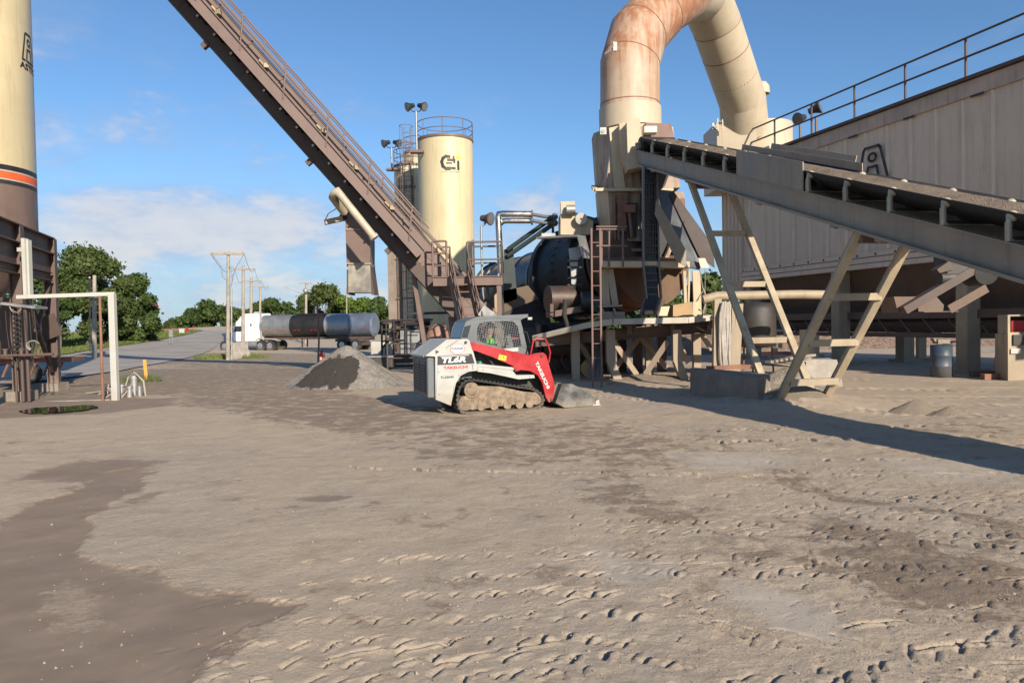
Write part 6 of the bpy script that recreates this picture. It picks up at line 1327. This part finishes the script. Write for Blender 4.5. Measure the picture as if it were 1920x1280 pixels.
for sgn in (1, -1):
    def sd(P, y): return [V((p.x, y*sgn, p.z)) for p in P]
    b = MB(); b.ring(sd(OS, YO), sd(inset(OS, .035), YO), (0, .34*sgn, 0))
    per = [0]
    for i in range(len(OS)): per.append(per[-1]+(OS[(i+1) % len(OS)]-OS[i]).length)
    s = 0
    while s < per[-1]:
        i = max(k for k in range(len(OS)) if per[k] <= s); a, c = OS[i], OS[(i+1) % len(OS)]; f = (s-per[i])/max(1e-6, per[i+1]-per[i]); p = a.lerp(c, f); tt = (c-a).normalized(); n_ = V((-tt.z, 0, tt.x)); n_ = n_ if n_.dot(p-cen) > 0 else -n_
        M_ = Matrix((tt, V((0, 1, 0)), n_)).transposed(); b.box(V((p.x, (YO+.17)*sgn, p.z))+n_*.004, (.05, .345, .03), M=M_)
        q = p-n_*.055; b.box(V((q.x, (YO+.17)*sgn, q.z)), (.03, .06, .05), M=M_); s += .088
    tr = b.build('rubber_track', rubber, ld)
    fr_ = poly([(545, 985), (540, 880), (590, 790), (680, 785), (860, 790), (1060, 835), (1185, 845), (1200, 890), (1175, 935), (1040, 945), (900, 960), (720, 985), (600, 1000)], YO+.03)
    MB().prism(sd(fr_, YO+.04), (0, .22*sgn, 0)).build('track_frame', mudm, tr, bevel=.03)
    c = LC(596, 820, YO+.02); b = MB(); b.tube(V((c.x, (YO+.005)*sgn, c.z)), V((c.x, (YO+.25)*sgn, c.z)), .155, n=28); b.tube(V((c.x, (YO-.02)*sgn, c.z)), V((c.x, (YO+.0)*sgn, c.z)), .09, .12, n=20); b.build('drive_sprocket', mudm, tr)
    for cx, cy, r_ in ((545, 940, .15), (1180, 895, .135)):
        c = LC(cx, cy, YO+.02); MB().tube(V((c.x, (YO+.03)*sgn, c.z)), V((c.x, (YO+.28)*sgn, c.z)), r_, n=24).build('idler_wheel', mudm, tr)
    for cx in (685, 800, 920, 1030, 1120):
        c = LC(cx, 965, YO+.02); MB().tube(V((c.x, (YO+.02)*sgn, .125)), V((c.x, (YO+.28)*sgn, .125)), .085, n=20).build('roller', mudm, tr)
# body
YB = -.72
bp_ = poly([(272, 905), (270, 520), (178, 514), (372, 368), (556, 362), (582, 380), (610, 470), (640, 580), (655, 645), (570, 655), (500, 690), (455, 760), (430, 870), (412, 962)], YB)
MB().prism(bp_, (0, .30, 0)).build('side_body', ld_white, ld, bevel=.015)
MB().prism(mir(bp_, -YB), (0, -.30, 0)).build('side_body', ld_white, ld, bevel=.015)
e = poly([(272, 870), (270, 530), (380, 470), (620, 480), (640, 600), (640, 800), (420, 900)], YB); MB().prism(mir(e, -.41), (0, .82, 0)).build('engine_body', ld_grey, ld)
rx = LC(272, 700, YB).x; z0 = LC(272, 895, YB).z; z1 = LC(272, 528, YB).z
MB().box(((rx-.075), 0, (z0+z1)/2), (.15, 1.30, z1-z0)).build('rear_door', ld_grey, ld, bevel=.03)
b = MB()
for k in range(10): b.box((rx-.155, 0, z0+.12+k*(z1-z0-.24)/10), (.012, .95, .03))
for y in (-.5, .5, 0): b.box((rx-.153, y, (z0+z1)/2), (.01, .02, z1-z0-.15))
b.build('grille', black, ld)
MB().box((rx-.10, 0, z1+.02), (.22, 1.2, .05)).build('rear_cap', ld_white, ld, bevel=.015)
MB().prism(mir(poly([(180, 514), (372, 368), (556, 362), (560, 420), (300, 520)], YB), -.42), (0, .84, 0)).build('engine_hood', ld_white, ld, bevel=.01)
for sgn in (1, -1):
    fe = mir(poly([(640, 585), (700, 605), (960, 640), (1000, 688), (1158, 684), (1166, 712), (1020, 724), (760, 668), (650, 655)], YB), YB*sgn)
    MB().prism(fe, (0, .30*sgn, 0)).build('fender', ld_white, ld, bevel=.01)
    c1, c2 = LC(650, 600, -.69), LC(970, 632, -.69); b = MB(); b.tube((c1.x, -.69*sgn, c1.z), (c2.x, -.69*sgn, c2.z), .04, n=12); b.build('lift_cylinder', ld_white, ld)
    b = MB(); c1, c2 = LC(620, 500, -.5), LC(790, 600, -.5); b.pipe([(c1.x, -.55*sgn, c1.z), ((c1.x+c2.x)/2, -.56*sgn, c1.z+.02), (c2.x, -.55*sgn, c2.z)], .02, 6); b.build('hydraulic_hose', black, ld)
ch = poly([(560, 440), (1090, 510), (1200, 700), (1210, 870), (1180, 930), (600, 930), (560, 700)], -.36); MB().prism(mir(ch, -.38), (0, .76, 0)).build('chassis', black, ld)
# cab
YC = -.43
outer_c = [(500, 355), (522, 262), (545, 205), (640, 166), (830, 152), (1022, 142), (1052, 250), (1108, 500), (860, 470), (600, 425)]
inner_c = [(644, 300), (648, 262), (668, 222), (712, 209), (840, 203), (966, 200), (1012, 250), (1046, 428), (880, 446), (650, 378)]
oc = poly(outer_c, YC); ic = poly(inner_c, YC)
MB().ring(oc, ic, (0, .035, 0)).build('cab_side', ld_grey, ld); MB().ring(mir(oc, -YC), mir(ic, -YC), (0, -.035, 0)).build('cab_side', ld_grey, ld)
rf = poly([(545, 205), (640, 166), (830, 152), (1105, 140), (1102, 166), (1040, 186), (830, 172), (650, 186)], YC); MB().prism([p+V((0, -.01, .004)) for p in rf], (0, .88, 0)).build('cab_roof', ld_grey, ld, bevel=.012)
bw = poly([(505, 350), (530, 250), (590, 236), (560, 350)], YC); MB().prism([p+V((0, -.004, 0)) for p in bw], (0, .012, 0)).build('quarter_window', glassm, ld)
bwz = poly([(500, 355), (545, 205), (552, 210), (508, 360)], YC); MB().prism(mir(bwz, YC+.036), (0, .79, 0)).build('rear_window', glassm, ld)
def grid_mesh(ysgn):
    b = MB(); I = [LC(x, y, YC+.02) for x, y in inner_c]
    def clip(p, d):
        ts_ = []
        for i in range(len(I)):
            a, c = I[i], I[(i+1) % len(I)]; ex, ez = c.x-a.x, c.z-a.z; den = d[0]*ez-d[1]*ex
            if abs(den) < 1e-9: continue
            tt = ((a.x-p[0])*ez-(a.z-p[1])*ex)/den; uu = ((a.x-p[0])*d[1]-(a.z-p[1])*d[0])/den
            if 0 <= uu <= 1: ts_.append(tt)
        return sorted(ts_)
    cx = sum(p.x for p in I)/len(I); cz = sum(p.z for p in I)/len(I)
    for ang in (12, 78):
        d = (math.cos(R(ang)), math.sin(R(ang))*(1 if ang == 78 else -1)); n_ = (-d[1], d[0])
        for k in range(-14, 15):
            p = (cx+n_[0]*k*.05, cz+n_[1]*k*.05); q = clip(p, d)
            if len(q) >= 2: b.beam((p[0]+d[0]*q[0], (YC+.02)*ysgn, p[1]+d[1]*q[0]), (p[0]+d[0]*q[-1], (YC+.02)*ysgn, p[1]+d[1]*q[-1]), .008, .010, up=(0, 1, 0))
    b.build('window_mesh', ld_grey, ld)
grid_mesh(1); grid_mesh(-1)
b = MB(); c = LC(700, 430, 0); b.box((c.x, 0, c.z+.02), (.5, .5, .1)); b.box((c.x-.22, 0, c.z+.28), (.1, .48, .55)); b.build('seat', black, ld, bevel=.03)
lt = LC(1080, 178, -.3); b = MB()
for y in (-.32, .32): b.box((lt.x+.06, y, lt.z), (.10, .16, .07)); 
b.build('lamp_housing', black, ld); b = MB()
for y in (-.32, .32): b.box((lt.x+.115, y, lt.z), (.012, .14, .055)); b.box((lt.x+.06, y-.083*(1 if y < 0 else -1), lt.z), (.08, .008, .05))
b.build('work_light', white_p, ld)
b = MB(); c = LC(1085, 300, -.44); e_ = LC(1120, 400, -.44); b.pipe([(c.x-.06, -.45, c.z), (c.x+.02, -.45, c.z), (e_.x, -.45, e_.z), (e_.x-.02, -.45, e_.z-.08)], .01, 5); b.build('grab_handle', black, ld)
# arms
arm = [(584, 385), (690, 412), (1000, 480), (1110, 508), (1185, 490), (1240, 483), (1268, 505), (1300, 620), (1335, 740), (1345, 800), (1328, 905), (1296, 932), (1262, 880), (1235, 760), (1195, 690), (1125, 648), (1040, 640), (990, 656), (966, 602), (800, 530), (640, 470), (606, 462)]
for sgn in (1, -1):
    A_ = mir(poly(arm, -.735), -.735*sgn); MB().prism(A_, (0, .10*sgn, 0)).build('lift_arm', redp, ld, bevel=.008)
    g_ = poly([(1128, 498), (1150, 385), (1172, 364), (1258, 362), (1280, 400), (1304, 480), (1290, 575)], -.68); MB().pipe([V((p.x, -.68*sgn, p.z)) for p in g_], .018, 8).build('hose_guard', redp, ld)
    b = MB()
    for cx, cy in ((1228, 515), (992, 640), (1315, 905), (545, 392)): c = LC(cx, cy, -.75); b.tube((c.x, -.755*sgn, c.z), (c.x, -.72*sgn, c.z), .026, n=12)
    b.build('pivot_pin', black, ld)
c = LC(1270, 760, -.6); MB().beam((c.x, -.63, c.z), (c.x, .63, c.z), .12, .14).build('cross_tube', redp, ld)
b = MB()
for y in (-.38, .38): c1, c2 = LC(1150, 560, y), LC(1330, 850, y); b.tube(c1, c1.lerp(c2, .6), .045, n=10); b.tube(c1.lerp(c2, .6), c2, .022, n=8)
b.build('tilt_cylinder', ld_grey, ld)
# attachment plate and bucket
b = MB(); b.prism(mir(poly([(1335, 790), (1375, 752), (1410, 762), (1375, 950), (1322, 928)], -.62), -.60), (0, 1.2, 0)); b.build('mount_plate', mat('mount_dusty', (.12, .115, .105), .6, dust=.8, dusth=.6, grime=.3), ld, bevel=.01)
bk_m = mat('bucket_steel', (.13, .13, .125), .42, metal=.55, var=.4, scale=4, dust=.55, dusth=.35, dustcol=(.36, .31, .24))
BW = .80; bprof = [(1410, 765), (1500, 764), (1620, 830), (1742, 905), (1746, 962), (1432, 985), (1352, 935)]
bq = poly(bprof, -BW)
for p in bq[4:6]: p.z = max(.012, min(p.z, .03))
for y, g_ in ((-BW, 1), (BW, -1)): MB().prism(mir([bq[0], bq[1], bq[2], bq[3], bq[4], bq[5], bq[6]], y), (0, .02*g_, 0)).build('bucket_side', bk_m, ld)
b = MB(); b.prism(mir([bq[6], bq[0], bq[0]+V((.02, 0, -.01)), bq[6]+V((.02, 0, 0))], -BW+.02), (0, 2*BW-.04, 0)); b.prism(mir([bq[6], bq[5], bq[5]+V((.0, 0, .02)), bq[6]+V((.02, 0, .015))], -BW+.02), (0, 2*BW-.04, 0)); b.prism(mir([bq[5], bq[4], bq[4]+V((0, 0, .02)), bq[5]+V((0, 0, .02))], -BW+.02), (0, 2*BW-.04, 0)); b.build('bucket_shell', bk_m, ld)
b = MB(); b.prism(mir([bq[3], bq[4], bq[4]+V((-.09, 0, 0)), bq[3]+V((-.08, 0, -.03))], -BW-.012), (0, .03, 0)); b.prism(mir([bq[4]+V((.03, 0, 0)), bq[4]+V((-.15, 0, 0)), bq[4]+V((-.15, 0, .03)), bq[4]+V((.02, 0, .02))], -BW-.005), (0, 2*BW, 0)); b.build('cutting_edge', mat('edge_dusty', (.4, .36, .3), .6, var=.3), ld)
# markings
def ltxt(s, c0, c1, hpx, yl, m, nm='lettering', shear=0, bold=.02):
    p0 = LC(c0[0], c0[1], yl); p1 = LC(c1[0], c1[1], yl); x = (p1-p0); up = V((-x.z, 0, x.x)).normalized(); h_ = hpx/(4.8*FPX/15.3)
    txt(s, x.length, h_, flatmap(p0, x, up), nm, m, ld, bold=bold, shear=shear)
pl = poly([(288, 596), (290, 516), (598, 495), (624, 582), (640, 584)][:4], YB-.004); MB().prism(pl, (0, .003, 0)).build('model_plate', txt_black, ld)
ltxt('TL6R', (330, 580), (548, 570), 52, YB-.006, txt_white, shear=.2, bold=.045)
b = MB(); q0, q1 = LC(318, 522, YB-.006), LC(572, 507, YB-.006); b.beam(q0, q1, .002, .012); b.build('model_underline', txt_white, ld)
ltxt('TAKEUCHI', (344, 636), (562, 624), 26, YB-.006, txt_red, bold=.03)
ltxt('TL25045', (316, 718), (436, 712), 20, YB-.006, txt_black)
ltxt('TAKEUCHI', (1166, 575), (1276, 812), 32, -.742, txt_white, bold=.03)
cc_ = LC(469, 450, YB-.003); b = MB(); ww_, hh_ = .150, .100
def ell(k, y): return [V((cc_.x+ww_*k*math.cos(a), y, cc_.z+hh_*k*math.sin(a))) for a in [i*math.pi/16 for i in range(32)]]
MB().prism(ell(1, YB-.006), (0, .004, 0)).build('oval_sticker_rim', txt_red, ld); MB().prism(ell(.93, YB-.008), (0, .004, 0)).build('oval_sticker', txt_white, ld)
txt('KirbySmith', .245, .062, flatmap(cc_+V((-.122, -.0085, -.028)), (1, 0, .0), (0, 0, 1)), 'sticker_lettering', txt_navy, ld, bold=.03)
MB().prism(poly([(846, 500), (914, 516), (904, 560), (834, 545)], -.738), (0, .002, 0)).build('warning_sticker', yellow, ld)
b = MB(); p_ = poly([(876, 530), (884, 516), (893, 534)], -.7395); b.prism(p_, (0, .001, 0)); b.build('warning_symbol', txt_black, ld)
MB().prism(poly([(888, 452), (1015, 438), (1018, 470), (930, 478)], YC-.004), (0, .003, 0)).build('cab_sticker', white_p, ld)
b = MB(); b.prism(poly([(272, 462), (272, 498), (306, 476)], YB-.003), (0, .002, 0)); b.build('lift_point_mark', txt_black, ld)
MB().ball(LC(672, 578, -.66), .045, 10).build('fluid_cap', mat('cap_green', (.03, .25, .16), .4), ld)
c = LC(545, 392, YB); MB().tube((c.x, YB-.006, c.z), (c.x, YB+.01, c.z), .028, n=14).build('lock_hole', txt_black, ld)

b = MB()
for (x0, y0), (x1, y1) in (((362, 446), (474, 372)), ((290, 612), (275, 900)), ((600, 590), (606, 640)), ((596, 596), (620, 596)), ((412, 962), (440, 780))): b.beam(LC(x0, y0, YB-.001), LC(x1, y1, YB-.001), .004, .007)
for cx, cy in ((300, 660), (300, 860), (590, 560), (480, 690), (700, 640), (1120, 700)): c = LC(cx, cy, YB); b.tube((c.x, YB-.006, c.z), (c.x, YB+.004, c.z), .010, n=8)
b.build('panel_gap', txt_black, ld)
b = MB(); c = LC(610, 610, YB); b.box((c.x, YB-.006, c.z), (.03, .012, .10)); b.build('latch', galv, ld)

# driver
def person():
    c = LC(760, 410, 0); t = thing('person', 'driver in a bright green shirt and pale cap sitting in the loader cab', 'person', (0, 0, 0), local=True)
    base = V((c.x-.06, 0, LC(760, 300, 0).z-.64)); J = {}
    P_ = [('pel', (0, 0, .02), .13), ('waist', (0, 0, .18), .12), ('chest', (.03, 0, .36), .145), ('neckb', (.04, 0, .50), .075), ('neck', (.055, 0, .56), .055), ('headl', (.075, 0, .63), .075), ('headm', (.075, 0, .70), .09), ('headt', (.07, 0, .77), .06),
          ('shR', (.03, -.17, .45), .065), ('elR', (.10, -.23, .20), .045), ('wrR', (.33, -.20, .20), .032), ('haR', (.40, -.19, .215), .035), ('shL', (.03, .17, .45), .065), ('elL', (.10, .23, .20), .045), ('wrL', (.33, .20, .20), .032), ('haL', (.40, .19, .215), .035),
          ('hipR', (.06, -.10, .03), .09), ('knR', (.44, -.12, .06), .065), ('anR', (.52, -.12, -.32), .04), ('toR', (.66, -.12, -.36), .035), ('hipL', (.06, .10, .03), .09), ('knL', (.44, .12, .06), .065), ('anL', (.52, .12, -.32), .04), ('toL', (.66, .12, -.36), .035)]
    E = [('pel', 'waist'), ('waist', 'chest'), ('chest', 'neckb'), ('neckb', 'neck'), ('neck', 'headl'), ('headl', 'headm'), ('headm', 'headt'), ('chest', 'shR'), ('shR', 'elR'), ('elR', 'wrR'), ('wrR', 'haR'), ('chest', 'shL'), ('shL', 'elL'), ('elL', 'wrL'), ('wrL', 'haL'), ('pel', 'hipR'), ('hipR', 'knR'), ('knR', 'anR'), ('anR', 'toR'), ('pel', 'hipL'), ('hipL', 'knL'), ('knL', 'anL'), ('anL', 'toL')]
    def skin(name, names, m, grow=1.0, par=t):
        idx = {n_: i for i, n_ in enumerate(names)}; D = {n_: (V(p), r) for n_, p, r in P_}; me = bpy.data.meshes.new(name)
        me.from_pydata([tuple(base+D[n_][0]) for n_ in names], [(idx[a], idx[c]) for a, c in E if a in idx and c in idx], []); o = bpy.data.objects.new(name, me); COL.objects.link(o)
        o.modifiers.new('skin', 'SKIN'); o.modifiers.new('sub', 'SUBSURF').levels = 2; o.modifiers['sub'].render_levels = 2
        if not me.skin_vertices: 
            bpy.context.view_layer.objects.active = o; o.select_set(True); bpy.ops.mesh.customdata_skin_add()
        for i, n_ in enumerate(names): r = D[n_][1]*grow; me.skin_vertices[0].data[i].radius = (r, r)
        me.skin_vertices[0].data[0].use_root = True; me.materials.append(m); o.parent = par; return o
    sk_m = mat('skin_tone', (.45, .26, .18), .6); body = skin('body', [p[0] for p in P_], sk_m)
    hv = mat('hi_vis_green', (.10, .62, .04), .6, var=.05); skin('shirt', ['pel', 'waist', 'chest', 'neckb', 'shR', 'elR', 'shL', 'elL'], hv, 1.22, body); skin('trousers', ['pel', 'hipR', 'knR', 'anR', 'hipL', 'knL', 'anL'], mat('denim', (.04, .05, .08), .8), 1.16, body)
    hb = base+V((.075, 0, .70)); b = MB(); b.ball(hb+V((.0, 0, .045)), .112, 14, (1.05, .85, .8)); b.beam(hb+V((.06, 0, .06)), hb+V((.19, 0, .045)), .14, .015); b.build('cap', mat('pale_cap', (.5, .55, .5), .7), body, org=V((0, 0, 0)))
    b = MB(); b.ball(hb+V((.095, 0, -.01)), .018, 6, (1, .7, 1.3))
    for s in (-.035, .035): b.ball(hb+V((.083, s, .018)), .011, 6)
    b.ball(hb+V((0, .085, .0)), .02, 6, (1, .4, 1.4)); b.ball(hb+V((0, -.085, .0)), .02, 6, (1, .4, 1.4)); b.build('face', sk_m, body, org=V((0, 0, 0)))
    b = MB()
    for s in (-1, 1):
        w_ = base+V((.40, .195*s, .215))
        for k in range(4): q = w_+V((.02, (-.03+.02*k), .01)); b.pipe([q, q+V((.035, 0, .0)), q+V((.045, 0, -.025)), q+V((.025, 0, -.045))], [.011, .010, .009, .007], 6)
        b.pipe([w_+V((0, -.035*s, 0)), w_+V((.02, -.05*s, -.01)), w_+V((.035, -.045*s, -.03))], [.012, .01, .008], 6)
    b.build('fingers', sk_m, body, org=V((0, 0, 0)))
    t.location = lroot; t.rotation_euler = (0, 0, LY); return t
person()

# ------------------------------------------------------------------ tanker truck, 74 m away
TY = math.pi-R(14); tp = W(600, 660, 74); tz = gz(tp.x, tp.y)
tk = thing('tanker_truck', 'white sleeper truck pulling a tank trailer with grey, black and steel sections', 'truck', (tp.x, tp.y, tz), local=True, rz=TY)
tf = V((math.cos(TY), math.sin(TY), 0)); tl = V((-math.sin(TY), math.cos(TY), 0)); tr0 = V((tp.x, tp.y, tz))
def TX(px_, yl=1.2):                   # local x along the truck seen at that pixel, on its near side
    p = onplane(px_, 650, tr0+tl*yl, tl); return (p-tr0).dot(tf)
NS = 1   # near side is +y (left side of the truck)
xr = TX(693); xf = TX(487); Rz = 1.13; zc = 2.42
mt = [mat('tank_grey', (.30, .30, .29), .4, metal=.6, var=.12, scale=.8, streak=.3), mat('tank_black', (.018, .016, .016), .45, var=.2), mat('tank_steel', (.33, .34, .35), .35, metal=.45, var=.1, scale=.6, streak=.3), mat('tank_blue', (.17, .20, .25), .38, metal=.4, var=.2, scale=.6, streak=.2)]
cuts = [TX(486), TX(541), TX(606), TX(651), TX(692)]
for i in range(4):
    b = MB(); x0, x1 = cuts[i], cuts[i+1]
    b.tube((x0, 0, zc), (x1+.02, 0, zc), Rz, n=40)
    b.tube((x1+.01, 0, zc), (x1-.05, 0, zc), Rz+.03, n=40); b.build('tank_section', mt[i], tk)
b = MB(); b.tube((cuts[0], 0, zc), (cuts[0]+.25, 0, zc), Rz, Rz*.75, 40); b.build('tank_front', mt[0], tk); b = MB(); b.tube((cuts[4], 0, zc), (cuts[4]-.22, 0, zc), Rz, Rz*.8, 40); b.build('tank_end', mt[3], tk)
b = MB(); b.box(((cuts[1]+cuts[2])/2-.2, 0, zc+Rz+.02), (abs(cuts[2]-cuts[1])*.8, .9, .12)); b.tube((TX(582), 0, zc+Rz), (TX(582), 0, zc+Rz+.55), .35, .2, 14); b.build('manhole_walkway', mt[1], tk)
b = MB(); b.box(((cuts[0]+cuts[4])/2, 0, 1.18), (abs(cuts[4]-cuts[0])*.98, .9, .2)); b.build('trailer_frame', brown_dk, tk)
b = MB()
for k in range(26):
    x = cuts[0]+(cuts[4]-cuts[0])*(k+.5)/26
    if k % 4 < 2: b.box((x, math.sqrt(max(0, Rz**2-.42**2))+.012, zc-.42), (.22, .02, .06))
b.build('reflector_strip', redp, tk)
hubm = mat('wheel_hub', (.5, .5, .5), .35, metal=.8)
def wheel(x, r=.52):
    for s in (1, -1):
        b = MB(); b.tube((x, s*1.22, r), (x, s*.70, r), r, n=28); w = b.build('wheel', rubber, tk); MB().tube((x, s*1.235, r), (x, s*1.15, r), r*.56, r*.42, n=20).build('hub', hubm, w)
for px_ in (488, 506, 641, 666): wheel(TX(px_))
wheel(TX(421))
b = MB(); x = TX(497); b.prism([(x+1.0, .75, 1.15), (x+.6, .75, 1.28), (x-1.0, .75, 1.2), (x-1.5, .75, 1.0), (x-1.5, .75, .95), (x-.9, .75, 1.12), (x+.6, .75, 1.2), (x+1.0, .75, 1.08)], (0, .5, 0)); b.build('fender', mat('fender_dusty', (.34, .3, .25), .6), tk)
b = MB(); b.box((x-1.35, .98, .65), (.04, .55, .65)); b.build('mud_flap', rubber, tk)
b = MB(); b.box((TX(473), .9, .72), (1.3, .5, .55)); b.tube((TX(463), 1.0, .7), (TX(482), 1.0, .7), .3, n=18); b.build('fuel_tank', galv, tk)
b = MB(); b.box((TX(560), .5, .75), (.12, .1, .9)); b.beam((TX(560), .5, .7), (TX(548), .5, 1.1), .06, .06); b.box((TX(560), -.5, .75), (.12, .1, .9)); b.build('landing_leg', black, tk)
b = MB(); b.box((TX(655), 0, .95), (3.2, 1.9, .25)); b.box((TX(680), 0, .75), (.8, 1.6, .6)); b.build('rear_chassis', brown_dk, tk)
# cab: sleeper, door part, hood
xs0, xs1 = TX(486), TX(455); xc = TX(441); xh = TX(416)
b = MB(); side = [(xs0, 1.0), (xs0, 3.45), (xs0+.15, 3.75), (xs1-.3, 3.72), (xs1+.15, 3.45), (xc-.1, 2.85), (xc+.05, 2.55), (xc+.25, 1.95), (xc+.25, 1.0)]
b.prism([V((x, 1.15, z)) for x, z in side], (0, -2.3, 0)); b.build('cab', mat('truck_white', (.75, .76, .75), .35, var=.03, bump=0), tk, bevel=.08)
b = MB(); b.prism([V((x, .85, z)) for x, z in ((xc+.2, 1.0), (xc+.2, 1.98), (xh+.3, 1.75), (xh+.02, 1.5), (xh, .75), (xc, .75))], (0, -1.7, 0)); b.build('hood', mat('hood_blue', (.03, .06, .11), .3, var=.1), tk, bevel=.1)
b = MB(); b.prism([V((x, 1.16, z)) for x, z in ((xc-.75, 1.95), (xc-.75, 2.5), (xc-.05, 2.5), (xc+.12, 1.95))], (0, -2.32, 0)); b.build('side_window', glassm, tk)
b = MB(); b.prism([V((xc+.262, y, z)) for y, z in ((-1.0, 1.98), (1.0, 1.98), (1.0, 2.02), (-1.0, 2.02))], (-.2, 0, .55)); b.build('windscreen', glassm, tk)
b = MB(); b.box((xs0+.5, 1.156, 2.3), (.02, .01, 2.2)); b.box((xs1+.1, 1.156, 2.0), (.02, .01, 1.8)); b.box((xs0+.9, 1.158, 2.6), (.15, .012, .25)); b.build('panel_seam', black, tk)
b = MB(); b.box((xc-.2, 1.155, .8), (2.0, .05, .4)); b.box((xh+.1, 0, .55), (.2, 2.2, .4)); b.build('step_and_bumper', galv, tk)
b = MB(); b.tube((xs0-.15, 1.0, 1.2), (xs0-.15, 1.0, 3.9), .08, n=10); b.build('exhaust_stack', galv, tk)
b = MB(); b.box((xc+.15, 1.42, 2.15), (.12, .18, .5)); b.build('mirror', black, tk)
b = MB(); b.box((xs0+3*.3, 0, 3.85), (.5, .4, .12)); b.build('roof_unit', white_p, tk)

# ------------------------------------------------------------------ separate pieces that are things of their own
def split_part(o):
    me = o.data; n = len(me.vertices); par = list(range(n))
    def find(i):
        while par[i] != i: par[i] = par[par[i]]; i = par[i]
        return i
    for e in me.edges:
        a, c = find(e.vertices[0]), find(e.vertices[1])
        if a != c: par[a] = c
    grp = {}
    for i in range(n): grp.setdefault(find(i), []).append(i)
    G_ = []
    for vs in grp.values():
        co = [me.vertices[i].co for i in vs]; lo = V([min(c[k] for c in co) for k in range(3)]); hi = V([max(c[k] for c in co) for k in range(3)]); G_.append([set(vs), lo, hi])
    ch = True
    while ch:
        ch = False
        for i in range(len(G_)):
            for j in range(i+1, len(G_)):
                a, c = G_[i], G_[j]
                if all(a[1][k]-.012 <= c[2][k] and c[1][k]-.012 <= a[2][k] for k in range(3)):
                    a[0] |= c[0]; a[1] = V([min(a[1][k], c[1][k]) for k in range(3)]); a[2] = V([max(a[2][k], c[2][k]) for k in range(3)]); G_.pop(j); ch = True; break
            if ch: break
    if len(G_) < 2: return
    for vs, lo, hi in G_[1:]+G_[:1]:
        idx = {i: k for k, i in enumerate(sorted(vs))}; fs = []; sm = []
        for p in me.polygons:
            if p.vertices[0] in vs: fs.append(tuple(idx[i] for i in p.vertices)); sm.append(p.use_smooth)
        m2 = bpy.data.meshes.new(me.name); m2.from_pydata([tuple(me.vertices[i].co) for i in sorted(vs)], [], fs); m2.polygons.foreach_set('use_smooth', sm); m2.materials.append(me.materials[0])
        c = bpy.data.objects.new(o.name.split('.')[0], m2); COL.objects.link(c); c.parent = o.parent; c.location = o.location; c.rotation_euler = o.rotation_euler
    for k in kids(o): k.parent = o.parent
    bpy.data.objects.remove(o)
SPL = {'railing', 'flap', 'wheel', 'ring_tooth', 'side_panel', 'walkway_bracket', 'chain_fitting', 'hanger_lug', 'white_gutter', 'band_slot', 'skirt_board', 'stanchion', 'leg', 'post', 'work_light', 'lamp_housing', 'tilt_cylinder', 'pivot_pin', 'hanger', 'weld_seam', 'shell_band', 'clamp', 'head_support', 'rear_stanchion', 'cover_plate', 'motor_shelf', 'pipe_stub', 'casing_rib', 'cross_member', 'vessel', 'plank', 'leg_cap', 'insulator', 'landing_leg', 'panel_seam', 'riser_pipe', 'black_band', 'white_band', 'rear_chassis', 'step_and_bumper', 'blower', 'flange', 'guard_bar', 'roller_bracket', 'saddle', 'diagonal_pipe', 'valve_joint', 'tread', 'rung', 'reflector_strip', 'truss_beam', 'cross_beam', 'beam', 'brace', 'sill_beam'}
for o in [o for o in bpy.data.objects if o.type == 'MESH' and o.parent is not None and o.name.split('.')[0] in SPL]:
    if len(o.data.vertices) < 4000: split_part(o)
